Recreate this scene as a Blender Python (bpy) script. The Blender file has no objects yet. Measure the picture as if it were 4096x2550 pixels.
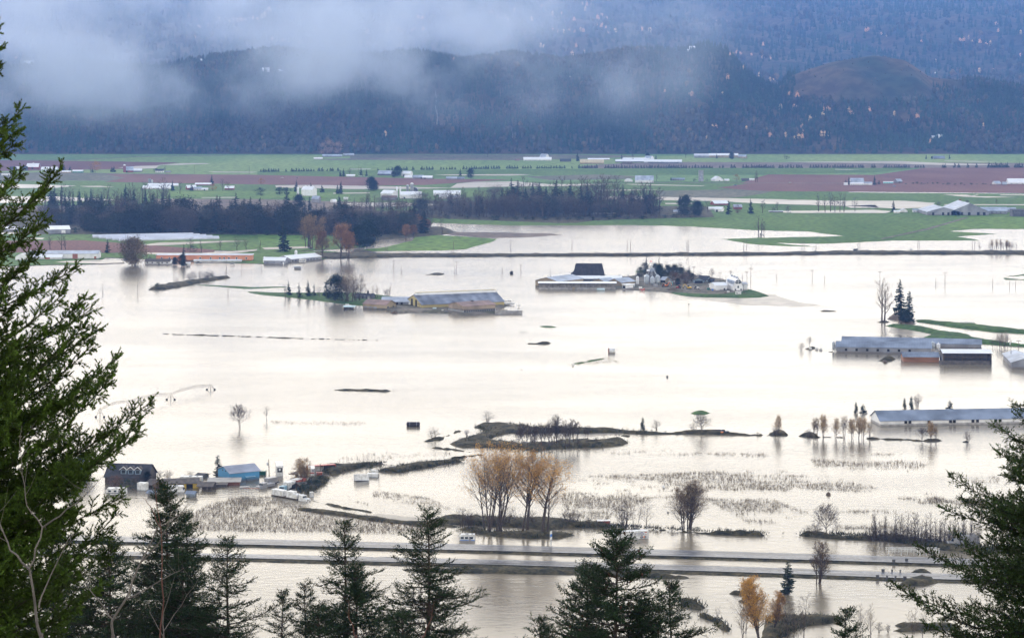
import bpy, math, random
import numpy as np
from mathutils import Vector, Matrix, noise
from mathutils.geometry import delaunay_2d_cdt

# ------------------------------------------------------------------ camera, sky, sun, exposure
S = bpy.context.scene
COL = S.collection
F, VH, H, CU = 8800.0, 350.0, 150.0, 2048.0     # focal length (photo pixels), horizon row, camera height (m), centre column
cam_d = bpy.data.cameras.new('camera'); cam = bpy.data.objects.new('camera', cam_d); COL.objects.link(cam)
cam.location = (0, 0, H); cam.rotation_euler = (math.radians(90), 0, 0)
cam_d.sensor_width = 36; cam_d.lens = 36 * F / 4096; cam_d.shift_y = -(1275 - VH) / 4096
cam_d.clip_start = 0.5; cam_d.clip_end = 60000
S.camera = cam

SUN_EL, SUN_AZ = 20.0, -22.0      # degrees; azimuth from the view axis (+Y), negative = left
W = bpy.data.worlds.new('World'); S.world = W; W.use_nodes = True
wn, wl = W.node_tree.nodes, W.node_tree.links
wn.clear()
wo = wn.new('ShaderNodeOutputWorld'); bg = wn.new('ShaderNodeBackground')
sky = wn.new('ShaderNodeTexSky'); sky.sky_type = 'NISHITA'; sky.sun_disc = False
sky.sun_elevation = math.radians(SUN_EL); sky.sun_rotation = math.radians(SUN_AZ)
sky.air_density = 1.0; sky.dust_density = 1.5; sky.ozone_density = 1.0; sky.altitude = 100
# broken cloud cover, brightest low down towards the sun
tc = wn.new('ShaderNodeTexCoord'); mp = wn.new('ShaderNodeMapping'); mp.inputs['Scale'].default_value = (1.6, 1.6, 5.0)
nz = wn.new('ShaderNodeTexNoise'); nz.inputs['Scale'].default_value = 2.2; nz.inputs['Detail'].default_value = 6
rp = wn.new('ShaderNodeValToRGB'); rp.color_ramp.elements[0].position = 0.30; rp.color_ramp.elements[1].position = 0.62
mx = wn.new('ShaderNodeMix'); mx.data_type = 'RGBA'
sep = wn.new('ShaderNodeSeparateXYZ')
cr = wn.new('ShaderNodeValToRGB')
e = cr.color_ramp.elements
e[0].position = 0.0; e[0].color = (26.5, 24.0, 19.2, 1)
e[1].position = 1.0; e[1].color = (3.4, 4.0, 5.2, 1)
m2 = e.new(0.25); m2.color = (16.6, 15.2, 12.8, 1)
m3 = e.new(0.45); m3.color = (5.0, 5.2, 5.4, 1)
wl.new(tc.outputs['Generated'], mp.inputs['Vector']); wl.new(mp.outputs[0], nz.inputs['Vector'])
wl.new(nz.outputs['Fac'], rp.inputs[0]); wl.new(tc.outputs['Generated'], sep.inputs[0])
wl.new(sep.outputs['Z'], cr.inputs[0])
SKYCLOUD = wn.new('ShaderNodeMath'); SKYCLOUD.operation = 'MULTIPLY_ADD'
SKYCLOUD.inputs[1].default_value = 0.3; SKYCLOUD.inputs[2].default_value = 0.68
wl.new(rp.outputs[0], SKYCLOUD.inputs[0]); wl.new(SKYCLOUD.outputs[0], mx.inputs['Factor'])
wl.new(sky.outputs[0], mx.inputs['A']); wl.new(cr.outputs[0], mx.inputs['B'])
wl.new(mx.outputs['Result'], bg.inputs['Color']); bg.inputs['Strength'].default_value = 0.12
wl.new(bg.outputs[0], wo.inputs['Surface'])

sd = bpy.data.lights.new('sun', 'SUN'); sun = bpy.data.objects.new('sun', sd); COL.objects.link(sun)
sd.energy = 1.0; sd.angle = math.radians(14); sd.color = (1.0, 0.93, 0.84)
az, el = math.radians(SUN_AZ), math.radians(SUN_EL)
sdir = Vector((math.sin(az) * math.cos(el), math.cos(az) * math.cos(el), math.sin(el)))
sun.rotation_euler = sdir.to_track_quat('Z', 'Y').to_euler()
S.view_settings.view_transform = 'Standard'; S.view_settings.look = 'None'
S.view_settings.exposure = 0.9; S.view_settings.gamma = 1.0
S.cycles.max_bounces = 6; S.cycles.transparent_max_bounces = 8; S.cycles.volume_bounces = 1
S.cycles.diffuse_bounces = 2; S.cycles.glossy_bounces = 2; S.cycles.use_denoising = True

# ------------------------------------------------------------------ helpers
RND = random.Random(11)
def gp(u, v, z=0.0):
    """world point at height z seen at photo position (u, v)"""
    Y = F * (H - z) / (v - VH)
    return Vector(((u - CU) * Y / F, Y, z))
def ppm(v): return (v - VH) / H           # photo pixels per metre for ground at row v

def tag(o, label=None, cat=None, group=None, kind=None):
    if label: o['label'] = label
    if cat: o['category'] = cat
    if group: o['group'] = group
    if kind: o['kind'] = kind
    return o
def empty(name, loc=(0, 0, 0), rz=0.0):
    o = bpy.data.objects.new(name, None); COL.objects.link(o)
    o.location = loc; o.rotation_euler = (0, 0, rz); o.empty_display_size = 0.5
    return o

MATS = {}
def mat(name, col, rough=0.8, var=0.2, scale=0.5, metal=0.0, stretch=(1, 1, 1), col2=None, spec=0.3, bump=0.0, detail=4):
    if name in MATS: return MATS[name]
    m = bpy.data.materials.new(name); m.use_nodes = True
    n, l = m.node_tree.nodes, m.node_tree.links
    b = n['Principled BSDF']; b.inputs['Roughness'].default_value = rough; b.inputs['Metallic'].default_value = metal
    b.inputs['Specular IOR Level'].default_value = spec
    t = n.new('ShaderNodeTexCoord'); mp = n.new('ShaderNodeMapping'); mp.inputs['Scale'].default_value = stretch
    z = n.new('ShaderNodeTexNoise'); z.inputs['Scale'].default_value = scale; z.inputs['Detail'].default_value = detail
    r = n.new('ShaderNodeValToRGB')
    c2 = col2 or tuple(min(1, c * (1 + var)) for c in col)
    c1 = tuple(c * (1 - var) for c in col) if not col2 else col
    r.color_ramp.elements[0].position = 0.36; r.color_ramp.elements[0].color = (*c1, 1)
    r.color_ramp.elements[1].position = 0.64; r.color_ramp.elements[1].color = (*c2, 1)
    l.new(t.outputs['Object'], mp.inputs['Vector']); l.new(mp.outputs[0], z.inputs['Vector'])
    l.new(z.outputs['Fac'], r.inputs[0]); l.new(r.outputs[0], b.inputs['Base Color'])
    if bump:
        bp = n.new('ShaderNodeBump'); bp.inputs['Strength'].default_value = bump; bp.inputs['Distance'].default_value = 0.3
        l.new(z.outputs['Fac'], bp.inputs['Height']); l.new(bp.outputs[0], b.inputs['Normal'])
    MATS[name] = m
    return m
def ribbed(name, col, pitch, axis='X', depth=0.15, rough=0.5, metal=0.0, stain=0.25):
    """profiled sheet metal or boards: fine stripes plus weather stains"""
    if name in MATS: return MATS[name]
    m = mat(name, col, rough, stain, 0.12, metal, stretch=(1, 1, 1))
    n, l = m.node_tree.nodes, m.node_tree.links
    b = n['Principled BSDF']; src = b.inputs['Base Color'].links[0].from_socket
    t = n.new('ShaderNodeTexCoord'); w = n.new('ShaderNodeTexWave'); w.bands_direction = axis
    w.inputs['Scale'].default_value = 0.314 / pitch; w.inputs['Distortion'].default_value = 0.3
    l.new(t.outputs['Object'], w.inputs['Vector'])
    x = n.new('ShaderNodeMix'); x.data_type = 'RGBA'; x.blend_type = 'MULTIPLY'; x.inputs['Factor'].default_value = depth
    l.new(src, x.inputs['A']); l.new(w.outputs['Color'], x.inputs['B']); l.new(x.outputs['Result'], b.inputs['Base Color'])
    return m

class MB:
    """collects shapes and links them as one mesh object"""
    def __init__(s): s.v = []; s.f = []; s.mi = []; s.m = 0
    def add(s, vs, fs):
        k = len(s.v); s.v.extend([tuple(p) for p in vs]); s.f.extend([tuple(i + k for i in f) for f in fs]); s.mi.extend([s.m] * len(fs)); return s
    def box(s, x0, x1, y0, y1, z0, z1, M=None):
        p = [Vector(q) for q in ((x0, y0, z0), (x1, y0, z0), (x1, y1, z0), (x0, y1, z0), (x0, y0, z1), (x1, y0, z1), (x1, y1, z1), (x0, y1, z1))]
        if M is not None: p = [M @ q for q in p]
        return s.add(p, [(0, 3, 2, 1), (4, 5, 6, 7), (0, 1, 5, 4), (1, 2, 6, 5), (2, 3, 7, 6), (3, 0, 4, 7)])
    def prism(s, pts, x0, x1, axis='x'):
        """polygon pts in the (y,z) plane extruded along x (or (x,z) along y, or (x,y) along z)"""
        n = len(pts)
        if axis == 'x': a = [(x0, p, q) for p, q in pts]; b = [(x1, p, q) for p, q in pts]
        elif axis == 'y': a = [(p, x0, q) for p, q in pts]; b = [(p, x1, q) for p, q in pts]
        else: a = [(p, q, x0) for p, q in pts]; b = [(p, q, x1) for p, q in pts]
        return s.add(a + b, [tuple(range(n))[::-1], tuple(range(n, 2 * n))] + [(i, (i + 1) % n, (i + 1) % n + n, i + n) for i in range(n)])
    def tube(s, p0, p1, r0, r1=None, n=6, caps=True):
        p0, p1 = Vector(p0), Vector(p1); r1 = r0 if r1 is None else r1
        d = (p1 - p0); 
        if d.length < 1e-6: return s
        d.normalize(); a = d.orthogonal().normalized(); b = d.cross(a)
        ring = [(math.cos(6.2832 * i / n), math.sin(6.2832 * i / n)) for i in range(n)]
        vs = [p0 + (a * c + b * t) * r0 for c, t in ring] + [p1 + (a * c + b * t) * r1 for c, t in ring]
        fs = [(i, (i + 1) % n, (i + 1) % n + n, i + n) for i in range(n)]
        if caps: fs += [tuple(range(n))[::-1], tuple(range(n, 2 * n))]
        return s.add(vs, fs)
    def path(s, pts, r0, r1, n=5):
        m = len(pts) - 1
        for i in range(m):
            s.tube(pts[i], pts[i + 1], r0 + (r1 - r0) * i / m, r0 + (r1 - r0) * (i + 1) / m, n, caps=(i in (0, m - 1)))
        return s
    def lathe(s, prof, n=16, c=(0, 0)):
        vs = []; fs = []
        for r, z in prof: vs += [(c[0] + r * math.cos(6.2832 * i / n), c[1] + r * math.sin(6.2832 * i / n), z) for i in range(n)]
        for k in range(len(prof) - 1):
            fs += [(k * n + i, k * n + (i + 1) % n, (k + 1) * n + (i + 1) % n, (k + 1) * n + i) for i in range(n)]
        fs += [tuple(range(n))[::-1], tuple(range((len(prof) - 1) * n, len(prof) * n))]
        return s.add(vs, fs)
    def build(s, name, mats, parent=None, smooth=False, loc=None):
        me = bpy.data.meshes.new(name); me.from_pydata(s.v, [], s.f)
        for m in (mats if isinstance(mats, (list, tuple)) else [mats]): me.materials.append(m)
        if any(s.mi): me.polygons.foreach_set('material_index', s.mi)
        if smooth: me.polygons.foreach_set('use_smooth', [True] * len(me.polygons))
        me.update()
        o = bpy.data.objects.new(name, me); COL.objects.link(o)
        if parent: o.parent = parent
        if loc is not None: o.location = loc
        return o

def np_mesh(name, V, Fc, mats, mi=None, tint=None, parent=None):
    """fast mesh from numpy arrays of triangles; tint is a per-vertex colour"""
    me = bpy.data.meshes.new(name); nv, nf = len(V), len(Fc)
    me.vertices.add(nv); me.vertices.foreach_set('co', np.ascontiguousarray(V, dtype=np.float32).ravel())
    k = Fc.shape[1]
    me.loops.add(nf * k); me.loops.foreach_set('vertex_index', np.ascontiguousarray(Fc, dtype=np.int32).ravel())
    me.polygons.add(nf); me.polygons.foreach_set('loop_start', np.arange(0, nf * k, k, dtype=np.int32))
    try: me.polygons.foreach_set('loop_total', np.full(nf, k, dtype=np.int32))
    except Exception: pass
    for m in (mats if isinstance(mats, (list, tuple)) else [mats]): me.materials.append(m)
    if mi is not None: me.polygons.foreach_set('material_index', np.asarray(mi, dtype=np.int32))
    if tint is not None:
        a = me.attributes.new('tint', 'FLOAT_COLOR', 'POINT')
        c = np.ones((nv, 4), dtype=np.float32); c[:, :3] = tint; a.data.foreach_set('color', c.ravel())
    me.update(calc_edges=True); me.validate()
    o = bpy.data.objects.new(name, me); COL.objects.link(o)
    if parent: o.parent = parent
    return o
def tintmat(name, rough=0.9, var=0.25, scale=0.3):
    m = mat(name, (1, 1, 1), rough, 0, scale, spec=0.1)
    n, l = m.node_tree.nodes, m.node_tree.links
    b = n['Principled BSDF']; r = [x for x in n if x.type == 'VALTORGB'][0]
    r.color_ramp.elements[0].color = (1 - var,) * 3 + (1,); r.color_ramp.elements[1].color = (1 + var,) * 3 + (1,)
    a = n.new('ShaderNodeAttribute'); a.attribute_name = 'tint'
    x = n.new('ShaderNodeMix'); x.data_type = 'RGBA'; x.blend_type = 'MULTIPLY'; x.inputs['Factor'].default_value = 1
    l.new(a.outputs['Color'], x.inputs['A']); l.new(r.outputs[0], x.inputs['B']); l.new(x.outputs['Result'], b.inputs['Base Color'])
    return m

def copy_tree(o, parent=None):
    c = o.copy(); COL.objects.link(c)
    if parent: c.parent = parent
    for ch in KIDS.get(o.name, []) or [x for x in o.children]: copy_tree(ch, c)
    return c
KIDS = {}
# ------------------------------------------------------------------ materials of the land
def two_noise(name, c1, c2, s1, s2, stretch=(1, 1, 1), rough=0.95, c3=None):
    m = mat(name, c1, rough, col2=c2, scale=s1, stretch=stretch, spec=0.1)
    n, l = m.node_tree.nodes, m.node_tree.links
    b = n['Principled BSDF']; src = b.inputs['Base Color'].links[0].from_socket
    t = n.new('ShaderNodeTexCoord'); z = n.new('ShaderNodeTexNoise'); z.inputs['Scale'].default_value = s2; z.inputs['Detail'].default_value = 5
    r = n.new('ShaderNodeValToRGB'); r.color_ramp.elements[0].position = .4; r.color_ramp.elements[1].position = .6
    r.color_ramp.elements[0].color = (.7, .7, .7, 1); r.color_ramp.elements[1].color = (1.25, 1.25, 1.25, 1)
    l.new(t.outputs['Object'], z.inputs['Vector']); l.new(z.outputs['Fac'], r.inputs[0])
    x = n.new('ShaderNodeMix'); x.data_type = 'RGBA'; x.blend_type = 'MULTIPLY'; x.inputs['Factor'].default_value = 1
    l.new(src, x.inputs['A']); l.new(r.outputs[0], x.inputs['B']); l.new(x.outputs['Result'], b.inputs['Base Color'])
    return m
M_GRASS = two_noise('meadow_grass', (.065, .130, .022), (.10, .17, .032), .012, .15, (1, .25, 1))
M_LUSH = two_noise('lush_grass', (.085, .165, .025), (.13, .21, .035), .01, .12, (1, .25, 1))
M_PALE = two_noise('pale_pasture', (.15, .235, .065), (.21, .28, .08), .006, .08, (1, .2, 1))
M_TEAL = two_noise('far_pasture', (.10, .19, .055), (.14, .23, .065), .006, .08, (1, .2, 1))
M_BERRY = two_noise('berry_canes', (.135, .058, .048), (.18, .085, .065), .01, .4, (1, .3, 1))
M_BROWN = two_noise('bare_soil', (.13, .10, .08), (.19, .15, .12), .012, .1, (1, .3, 1))
M_OLIVE = two_noise('stubble_soil', (.10, .105, .065), (.15, .14, .09), .01, .1, (1, .3, 1))
M_BANK = two_noise('rough_bank', (.030, .030, .018), (.10, .082, .045), .22, .9)
M_ASPH = two_noise('wet_asphalt', (.055, .055, .06), (.17, .17, .18), .35, .8, (.06, 1, 1), rough=.30)
M_GRAVEL = two_noise('farmyard_gravel', (.075, .075, .045), (.20, .17, .14), .07, .4)

def water_mat(name, depthcol=(.18, .148, .10), rough=.18, bump=.55, scl=1.0):
    m = bpy.data.materials.new(name); m.use_nodes = True
    n, l = m.node_tree.nodes, m.node_tree.links
    b = n['Principled BSDF']
    b.inputs['Roughness'].default_value = rough; b.inputs['IOR'].default_value = 1.33; b.inputs['Specular IOR Level'].default_value = .5
    t = n.new('ShaderNodeTexCoord')
    z0 = n.new('ShaderNodeTexNoise'); z0.inputs['Scale'].default_value = .006; z0.inputs['Detail'].default_value = 4
    r0 = n.new('ShaderNodeValToRGB'); r0.color_ramp.elements[0].position = .35; r0.color_ramp.elements[1].position = .65
    r0.color_ramp.elements[0].color = (*[c * .62 for c in depthcol], 1); r0.color_ramp.elements[1].color = (*[c * 1.35 for c in depthcol], 1)
    mp0 = n.new('ShaderNodeMapping'); mp0.inputs['Scale'].default_value = (.6, 2.2, 1); l.new(t.outputs['Object'], mp0.inputs['Vector']); l.new(mp0.outputs[0], z0.inputs['Vector']); l.new(z0.outputs['Fac'], r0.inputs[0]); l.new(r0.outputs[0], b.inputs['Base Color'])
    # wind chop: short waves across the view, patches of calmer water between
    mp = n.new('ShaderNodeMapping'); mp.inputs['Scale'].default_value = (.22 * scl, .42 * scl, 1); mp.inputs['Rotation'].default_value = (0, 0, .25)
    z1 = n.new('ShaderNodeTexNoise'); z1.inputs['Scale'].default_value = .9; z1.inputs['Detail'].default_value = 5
    l.new(t.outputs['Object'], mp.inputs['Vector']); l.new(mp.outputs[0], z1.inputs['Vector'])
    mp2 = n.new('ShaderNodeMapping'); mp2.inputs['Scale'].default_value = (.006, .02, 1)
    z2 = n.new('ShaderNodeTexNoise'); z2.inputs['Scale'].default_value = 1; z2.inputs['Detail'].default_value = 3
    l.new(t.outputs['Object'], mp2.inputs['Vector']); l.new(mp2.outputs[0], z2.inputs['Vector'])
    mr = n.new('ShaderNodeMapRange'); mr.inputs['From Min'].default_value = .35; mr.inputs['From Max'].default_value = .6
    mr.inputs['To Min'].default_value =   .8 * bump; mr.inputs['To Max'].default_value = 1.1 * bump
    l.new(z2.outputs['Fac'], mr.inputs['Value'])
    bp = n.new('ShaderNodeBump'); bp.inputs['Distance'].default_value = .25
    l.new(mr.outputs[0], bp.inputs['Strength']); l.new(z1.outputs['Fac'], bp.inputs['Height']); l.new(bp.outputs[0], b.inputs['Normal'])
    rr = n.new('ShaderNodeMapRange'); rr.inputs['From Min'].default_value = .4; rr.inputs['From Max'].default_value = .6; rr.inputs['To Min'].default_value = rough * .92; rr.inputs['To Max'].default_value = rough * 1.08
    l.new(z2.outputs['Fac'], rr.inputs['Value']); l.new(rr.outputs[0], b.inputs['Roughness'])
    return m
M_WATER = water_mat('flood_water_surface')
M_PUDDLE = water_mat('still_water_surface', rough=.32, bump=.4)

# ------------------------------------------------------------------ ground, water
def sheet(name, x0, x1, y0, y1, z, m):
    o = MB().add([(x0, y0, z), (x1, y0, z), (x1, y1, z), (x0, y1, z)], [(0, 1, 2, 3)]).build(name, m)
    return tag(o, kind='structure')
sheet('ground', -8200, 8200, -2000, 13400, -1.2, M_BROWN)
sheet('flood_water', -2600, 2600, 330, 5300, 0.0, M_WATER)

def ragged(pts, au, av, step, rnd):
    out = []
    n = len(pts)
    for i in range(n):
        a, b = pts[i], pts[(i + 1) % n]
        L = math.hypot(b[0] - a[0], (b[1] - a[1]) * 3)
        k = max(1, int(L / step))
        for j in range(k):
            t = j / k
            u = a[0] + (b[0] - a[0]) * t; v = a[1] + (b[1] - a[1]) * t
            q = noise.noise(Vector((u * .02, v * .05, 3.1))) + .6 * noise.noise(Vector((u * .07, v * .2, 7.7)))
            w = noise.noise(Vector((u * .015, v * .04, 9.1))) + .7 * noise.noise(Vector((u * .06, v * .16, 1.7)))
            out.append((u + au * q, v + av * w))
    return out
def inside(p, poly):
    x, y = p; c = False; n = len(poly); j = n - 1
    for i in range(n):
        xi, yi = poly[i]; xj, yj = poly[j]
        if (yi > y) != (yj > y) and x < (xj - xi) * (y - yi) / (yj - yi + 1e-12) + xi: c = not c
        j = i
    return c
def land(name, pts, m, z=.05, h=0.0, w=3.0, au=3, av=.5, step=12, sp=(14, 4), rough=0.0, seed=1, smooth=True):
    """a patch of land (or standing water) outlined by photo positions of its shore on the flat valley floor;
    h > 0 raises its middle into a low bank"""
    rnd = random.Random(seed)
    poly = ragged(pts, au, av, step, rnd)
    W2 = [gp(u, v) for u, v in poly]; P = [Vector((q.x, q.y)) for q in W2]
    n = len(P); edges = [(i, (i + 1) % n) for i in range(n)]
    ins = []
    if h > 0 or rough > 0:
        us = [p[0] for p in poly]; vs = [p[1] for p in poly]
        v = min(vs) + sp[1] * .5
        while v < max(vs):
            u = min(us)
            while u < max(us):
                q = (u + rnd.uniform(-.4, .4) * sp[0], v + rnd.uniform(-.4, .4) * sp[1])
                if q[1] > VH + 200 and inside(q, poly): ins.append(q)
                u += sp[0]
            v += sp[1]
    allp = P + [Vector((gp(*q).x, gp(*q).y)) for q in ins]
    vo, eo, fo, *_ = delaunay_2d_cdt(allp, edges, [list(range(n))], 1, 1e-4)
    A = np.array([[p.x, p.y] for p in P]); B = np.roll(A, -1, 0); D = B - A; L2 = (D ** 2).sum(1) + 1e-9
    V = []
    for p in vo:
        q = np.array([p.x, p.y])
        if h > 0:
            t = np.clip(((q - A) * D).sum(1) / L2, 0, 1)
            d = np.sqrt((((A + D * t[:, None]) - q) ** 2).sum(1).min())
            k = min(1, d / w); k = k * (2 - k)
            zz = z - .25 + (h + .25) * k * (1 + rough * noise.noise(Vector((p.x * .12, p.y * .12, 2)))) + (rough * h * .5 * noise.noise(Vector((p.x * .5, p.y * .5, 5))) if k > .5 else 0)
        else: zz = z + (rough * noise.noise(Vector((p.x * .3, p.y * .3, 5))) if rough else 0)
        V.append((p.x, p.y, zz))
    mb = MB(); mb.add(V, fo)
    return tag(mb.build(name, m, smooth=smooth), kind='structure')

def band(u0, u1, v0a, v0b, v1a, v1b): return [(u0, v0a), (u1, v0b), (u1, v1b), (u0, v1a)]
# --- far valley, v 612..760, back to front.  Heights step up by a few cm so that nothing is coplanar
land('pasture', [(-400, 606), (4500, 606), (4500, 760), (-400, 760)], M_TEAL, z=.04, au=0, av=0, step=400)
land('pasture', [(250, 642), (600, 627), (1100, 620), (2430, 631), (2500, 655), (2500, 700), (-300, 700), (-300, 660)], M_PALE, z=.10, au=0, av=.3)
land('pasture', [(2500, 628), (3100, 616), (4500, 614), (4500, 652), (2500, 652)], M_PALE, z=.10, au=0, av=.3)
land('road', [(-300, 640), (280, 640), (560, 626), (900, 621.5), (900, 623), (560, 628), (270, 642.5), (-300, 642)], M_GRAVEL, z=.25, au=0, av=0)
land('berry_field', [(-300, 640), (300, 644), (720, 650), (640, 660), (520, 676), (-300, 690)], M_BERRY, z=.15, av=.3)
land('bare_field', [(1250, 637), (1500, 632), (2100, 637), (2100, 641), (1300, 640)], M_BROWN, z=.16)
land('bare_field', [(1400, 618), (2300, 619), (2600, 624), (2400, 634), (2050, 641), (1400, 633)], M_OLIVE, z=.14)
land('bare_field', [(2330, 664), (2500, 652), (2760, 648), (4096, 652), (4500, 655), (4500, 674), (2330, 674)], M_BROWN, z=.17)
land('bare_field', [(-300, 690), (250, 690), (520, 694), (1100, 700), (1100, 712), (800, 722), (-300, 725)], M_OLIVE, z=.18)
land('berry_field', [(420, 697), (1030, 700), (1750, 716), (2050, 718), (1700, 740), (1400, 744), (420, 728), (500, 712)], M_BERRY, z=.22, av=.3)
land('pasture', [(1030, 686), (2000, 678), (2800, 672), (3690, 672), (3500, 690), (3000, 700), (2048, 702), (1700, 713), (1030, 702)], M_GRASS, z=.19, av=.3)
land('pasture', [(-300, 724), (600, 726), (1400, 742), (2048, 728), (3200, 722), (3400, 770), (4500, 778), (4500, 868), (1700, 868), (-300, 830)], M_GRASS, z=.12)
land('bare_field', [(2100, 706), (2400, 698), (2560, 706), (2500, 717), (2200, 722)], M_OLIVE, z=.24)
land('berry_field', [(3020, 713), (3072, 698), (3500, 700), (3700, 672), (4500, 668), (4500, 734), (3072, 733), (2960, 735)], M_BERRY, z=.26, av=.4)
land('berry_field', [(2870, 752), (2990, 735), (3072, 733), (4500, 735), (4500, 776), (3500, 767), (3125, 766), (3000, 762)], M_BERRY, z=.30, av=.4)
land('road', [(2600, 731), (3400, 733), (3400, 734.5), (2600, 732.5)], M_GRAVEL, z=.4, au=0, av=0)
land('bare_field', [(2620, 764), (2900, 758), (3100, 763), (3050, 775), (2950, 790), (2800, 797), (2640, 790)], M_OLIVE, z=.2)
# middle distance
land('bare_field', [(-300, 822), (340, 824), (600, 830), (620, 795), (1030, 797), (1500, 810), (1500, 860), (-300, 862)], M_BROWN, z=.24)
land('pasture', [(690, 768), (950, 764), (1400, 770), (1400, 790), (900, 792), (660, 786)], M_LUSH, z=.26)
land('scrub', [(200, 848), (1700, 842), (1720, 944), (1500, 962), (1300, 944), (800, 939), (200, 938), (-300, 900), (-300, 850)], M_BANK, z=.30, h=.6, w=12, sp=(40, 10), rough=.4)
land('scrub', [(1650, 800), (2600, 822), (2840, 828), (2860, 868), (2400, 880), (2280, 894), (1700, 872)], M_BANK, z=.30, h=.6, w=12, sp=(40, 10), rough=.4)
land('pasture', [(-300, 936), (330, 938), (830, 938), (1500, 944), (1480, 962), (1460, 990), (1100, 1010), (840, 1000), (570, 984), (-300, 965)], M_GRASS, z=.28)
land('pasture', [(1030, 939), (1224, 938), (1230, 985), (1040, 992)], M_LUSH, z=.4)
land('berry_field', [(-300, 966), (330, 962), (640, 984), (860, 1000), (850, 1012), (100, 1012), (-300, 1000)], M_BERRY, z=.36)
land('pasture', [(-300, 1004), (900, 1010), (1300, 1005), (1400, 1012), (1280, 1040), (1050, 1056), (420, 1030), (380, 1056), (-300, 1072)], M_GRASS, z=.32, av=1)
land('pasture', [(1680, 868), (2048, 875), (2300, 886), (2700, 868), (3070, 852), (3700, 852), (4500, 866), (4500, 915), (3900, 916), (3800, 925), (3990, 935), (3830, 945), (3920, 962), (3600, 962), (3480, 966), (3300, 975), (3100, 972), (2880, 956), (3000, 952), (3380, 944), (3230, 926), (3000, 920), (2750, 905), (2500, 900), (2048, 902), (1690, 890)], M_GRASS, z=.06, au=8, av=1.2)
land('pasture', [(3740, 908), (3880, 866), (4500, 872), (4500, 918), (3880, 914)], M_LUSH, z=.14)
land('pasture', [(2900, 957), (3072, 958), (3100, 972), (3270, 987), (3130, 984), (2990, 975)], M_GRASS, z=.05, au=10, av=1)
land('pasture', [(1660, 946), (1740, 940), (1830, 944), (1990, 955), (1960, 970), (1900, 985), (1860, 997), (1760, 1002), (1500, 1004), (1450, 998), (1560, 985), (1650, 962)], M_LUSH, z=.06, au=8, av=1.2)
land('mud', [(1760, 930), (1900, 928), (2200, 934), (2260, 938), (2100, 950), (1950, 952), (1800, 940)], M_BROWN, z=.03, au=20, av=1.5)
land('mud', [(1700, 908), (1770, 905), (1830, 928), (1760, 942), (1660, 940), (1670, 925)], M_BANK, z=.1, h=.5, w=4)
# standing water among the fields
def pool(pts, z=.34, au=6, av=.35): return land('flood_water', pts, M_PUDDLE, z=z, au=au, av=av)
pool([(470, 671), (560, 664), (640, 662), (620, 674), (540, 676)])
pool([(630, 660), (720, 654), (820, 653), (840, 656), (700, 661)])
pool([(830, 687), (1030, 688), (1010, 691), (850, 690)])
pool([(-300, 736), (60, 737), (305, 743), (230, 752), (-300, 755)])
pool([(318, 745), (400, 744), (460, 749), (350, 748)])
pool([(-300, 785), (205, 786), (470, 800), (380, 805), (200, 803), (160, 812), (-300, 814)])
pool([(800, 790), (950, 789), (940, 792), (810, 792)])
pool([(1100, 742), (1250, 740), (1500, 745), (1800, 752), (1830, 735), (1900, 728), (2060, 726), (2200, 738), (2480, 735), (2300, 745), (2050, 747), (1900, 751), (1600, 757), (1400, 757), (1100, 750)], av=.8)
pool([(1740, 699), (2060, 697), (2130, 699), (2040, 703), (1780, 702)])
pool([(1400, 676), (1480, 675), (1480, 678), (1400, 679)])
pool([(2480, 736), (2820, 743), (2810, 745), (2560, 741)])
pool([(2380, 760), (2660, 759), (2500, 763), (2380, 763)])
pool([(1330, 772), (1480, 770), (1480, 774), (1330, 776)])
pool([(3120, 649), (3500, 645), (3600, 645), (3800, 654), (4050, 660), (3800, 661), (3600, 656), (3400, 652)])
pool([(3780, 643), (4000, 647), (3900, 648), (3780, 645)])
pool([(3340, 677), (3440, 679), (3400, 680), (3340, 679)])
pool([(3770, 779), (3860, 779), (3900, 785), (4070, 789), (3950, 791), (3860, 788)])
pool([(3870, 785), (3920, 778), (3900, 784)])
pool([(4000, 779), (4100, 779), (4100, 782), (4000, 782)])
pool([(2600, 788), (2760, 790), (3072, 797), (3340, 804), (3600, 803), (3740, 812), (3720, 830), (3600, 836), (3440, 826), (3072, 816), (2900, 806), (2600, 800)], av=1)
pool([(3070, 845), (3500, 840), (3570, 846), (3540, 853), (3150, 852)])
pool([(3380, 824), (3500, 820), (3520, 832), (3400, 832)])
pool([(2660, 813), (2800, 812), (2760, 818), (2660, 817)])
pool([(3780, 818), (4200, 818), (4200, 822), (3780, 821)])
pool([(330, 841), (560, 838), (540, 846), (350, 848)], z=.5)
pool([(180, 870), (330, 868), (340, 880), (200, 884)], z=1.1)
pool([(1380, 815), (1560, 812), (1760, 818), (1760, 826), (1400, 830)], z=.9)
pool([(2350, 790), (2600, 786), (2600, 800), (2350, 802)], z=1.1)
pool([(100, 952), (180, 953), (170, 958), (110, 958)], z=.5)
pool([(572, 980), (640, 972), (900, 964), (1000, 966), (860, 972), (720, 980), (600, 984)], z=.5)
pool([(570, 1012), (800, 1014), (930, 1006), (1030, 998), (1024, 1004), (950, 1014), (800, 1020), (570, 1018)], z=.5)
pool([(1050, 992), (1250, 986), (1250, 994), (1060, 1000)], z=.5)
pool([(395, 1040), (480, 1042), (500, 1052), (400, 1056), (220, 1050), (250, 1046)], z=.45)
pool([(2280, 855), (2560, 852), (2560, 857), (2300, 860)], z=1.1)
land('road', [(3520, 955), (3700, 916), (3860, 870), (3875, 871), (3720, 918), (3530, 957)], M_GRAVEL, z=.3, au=2, av=.3)
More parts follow.
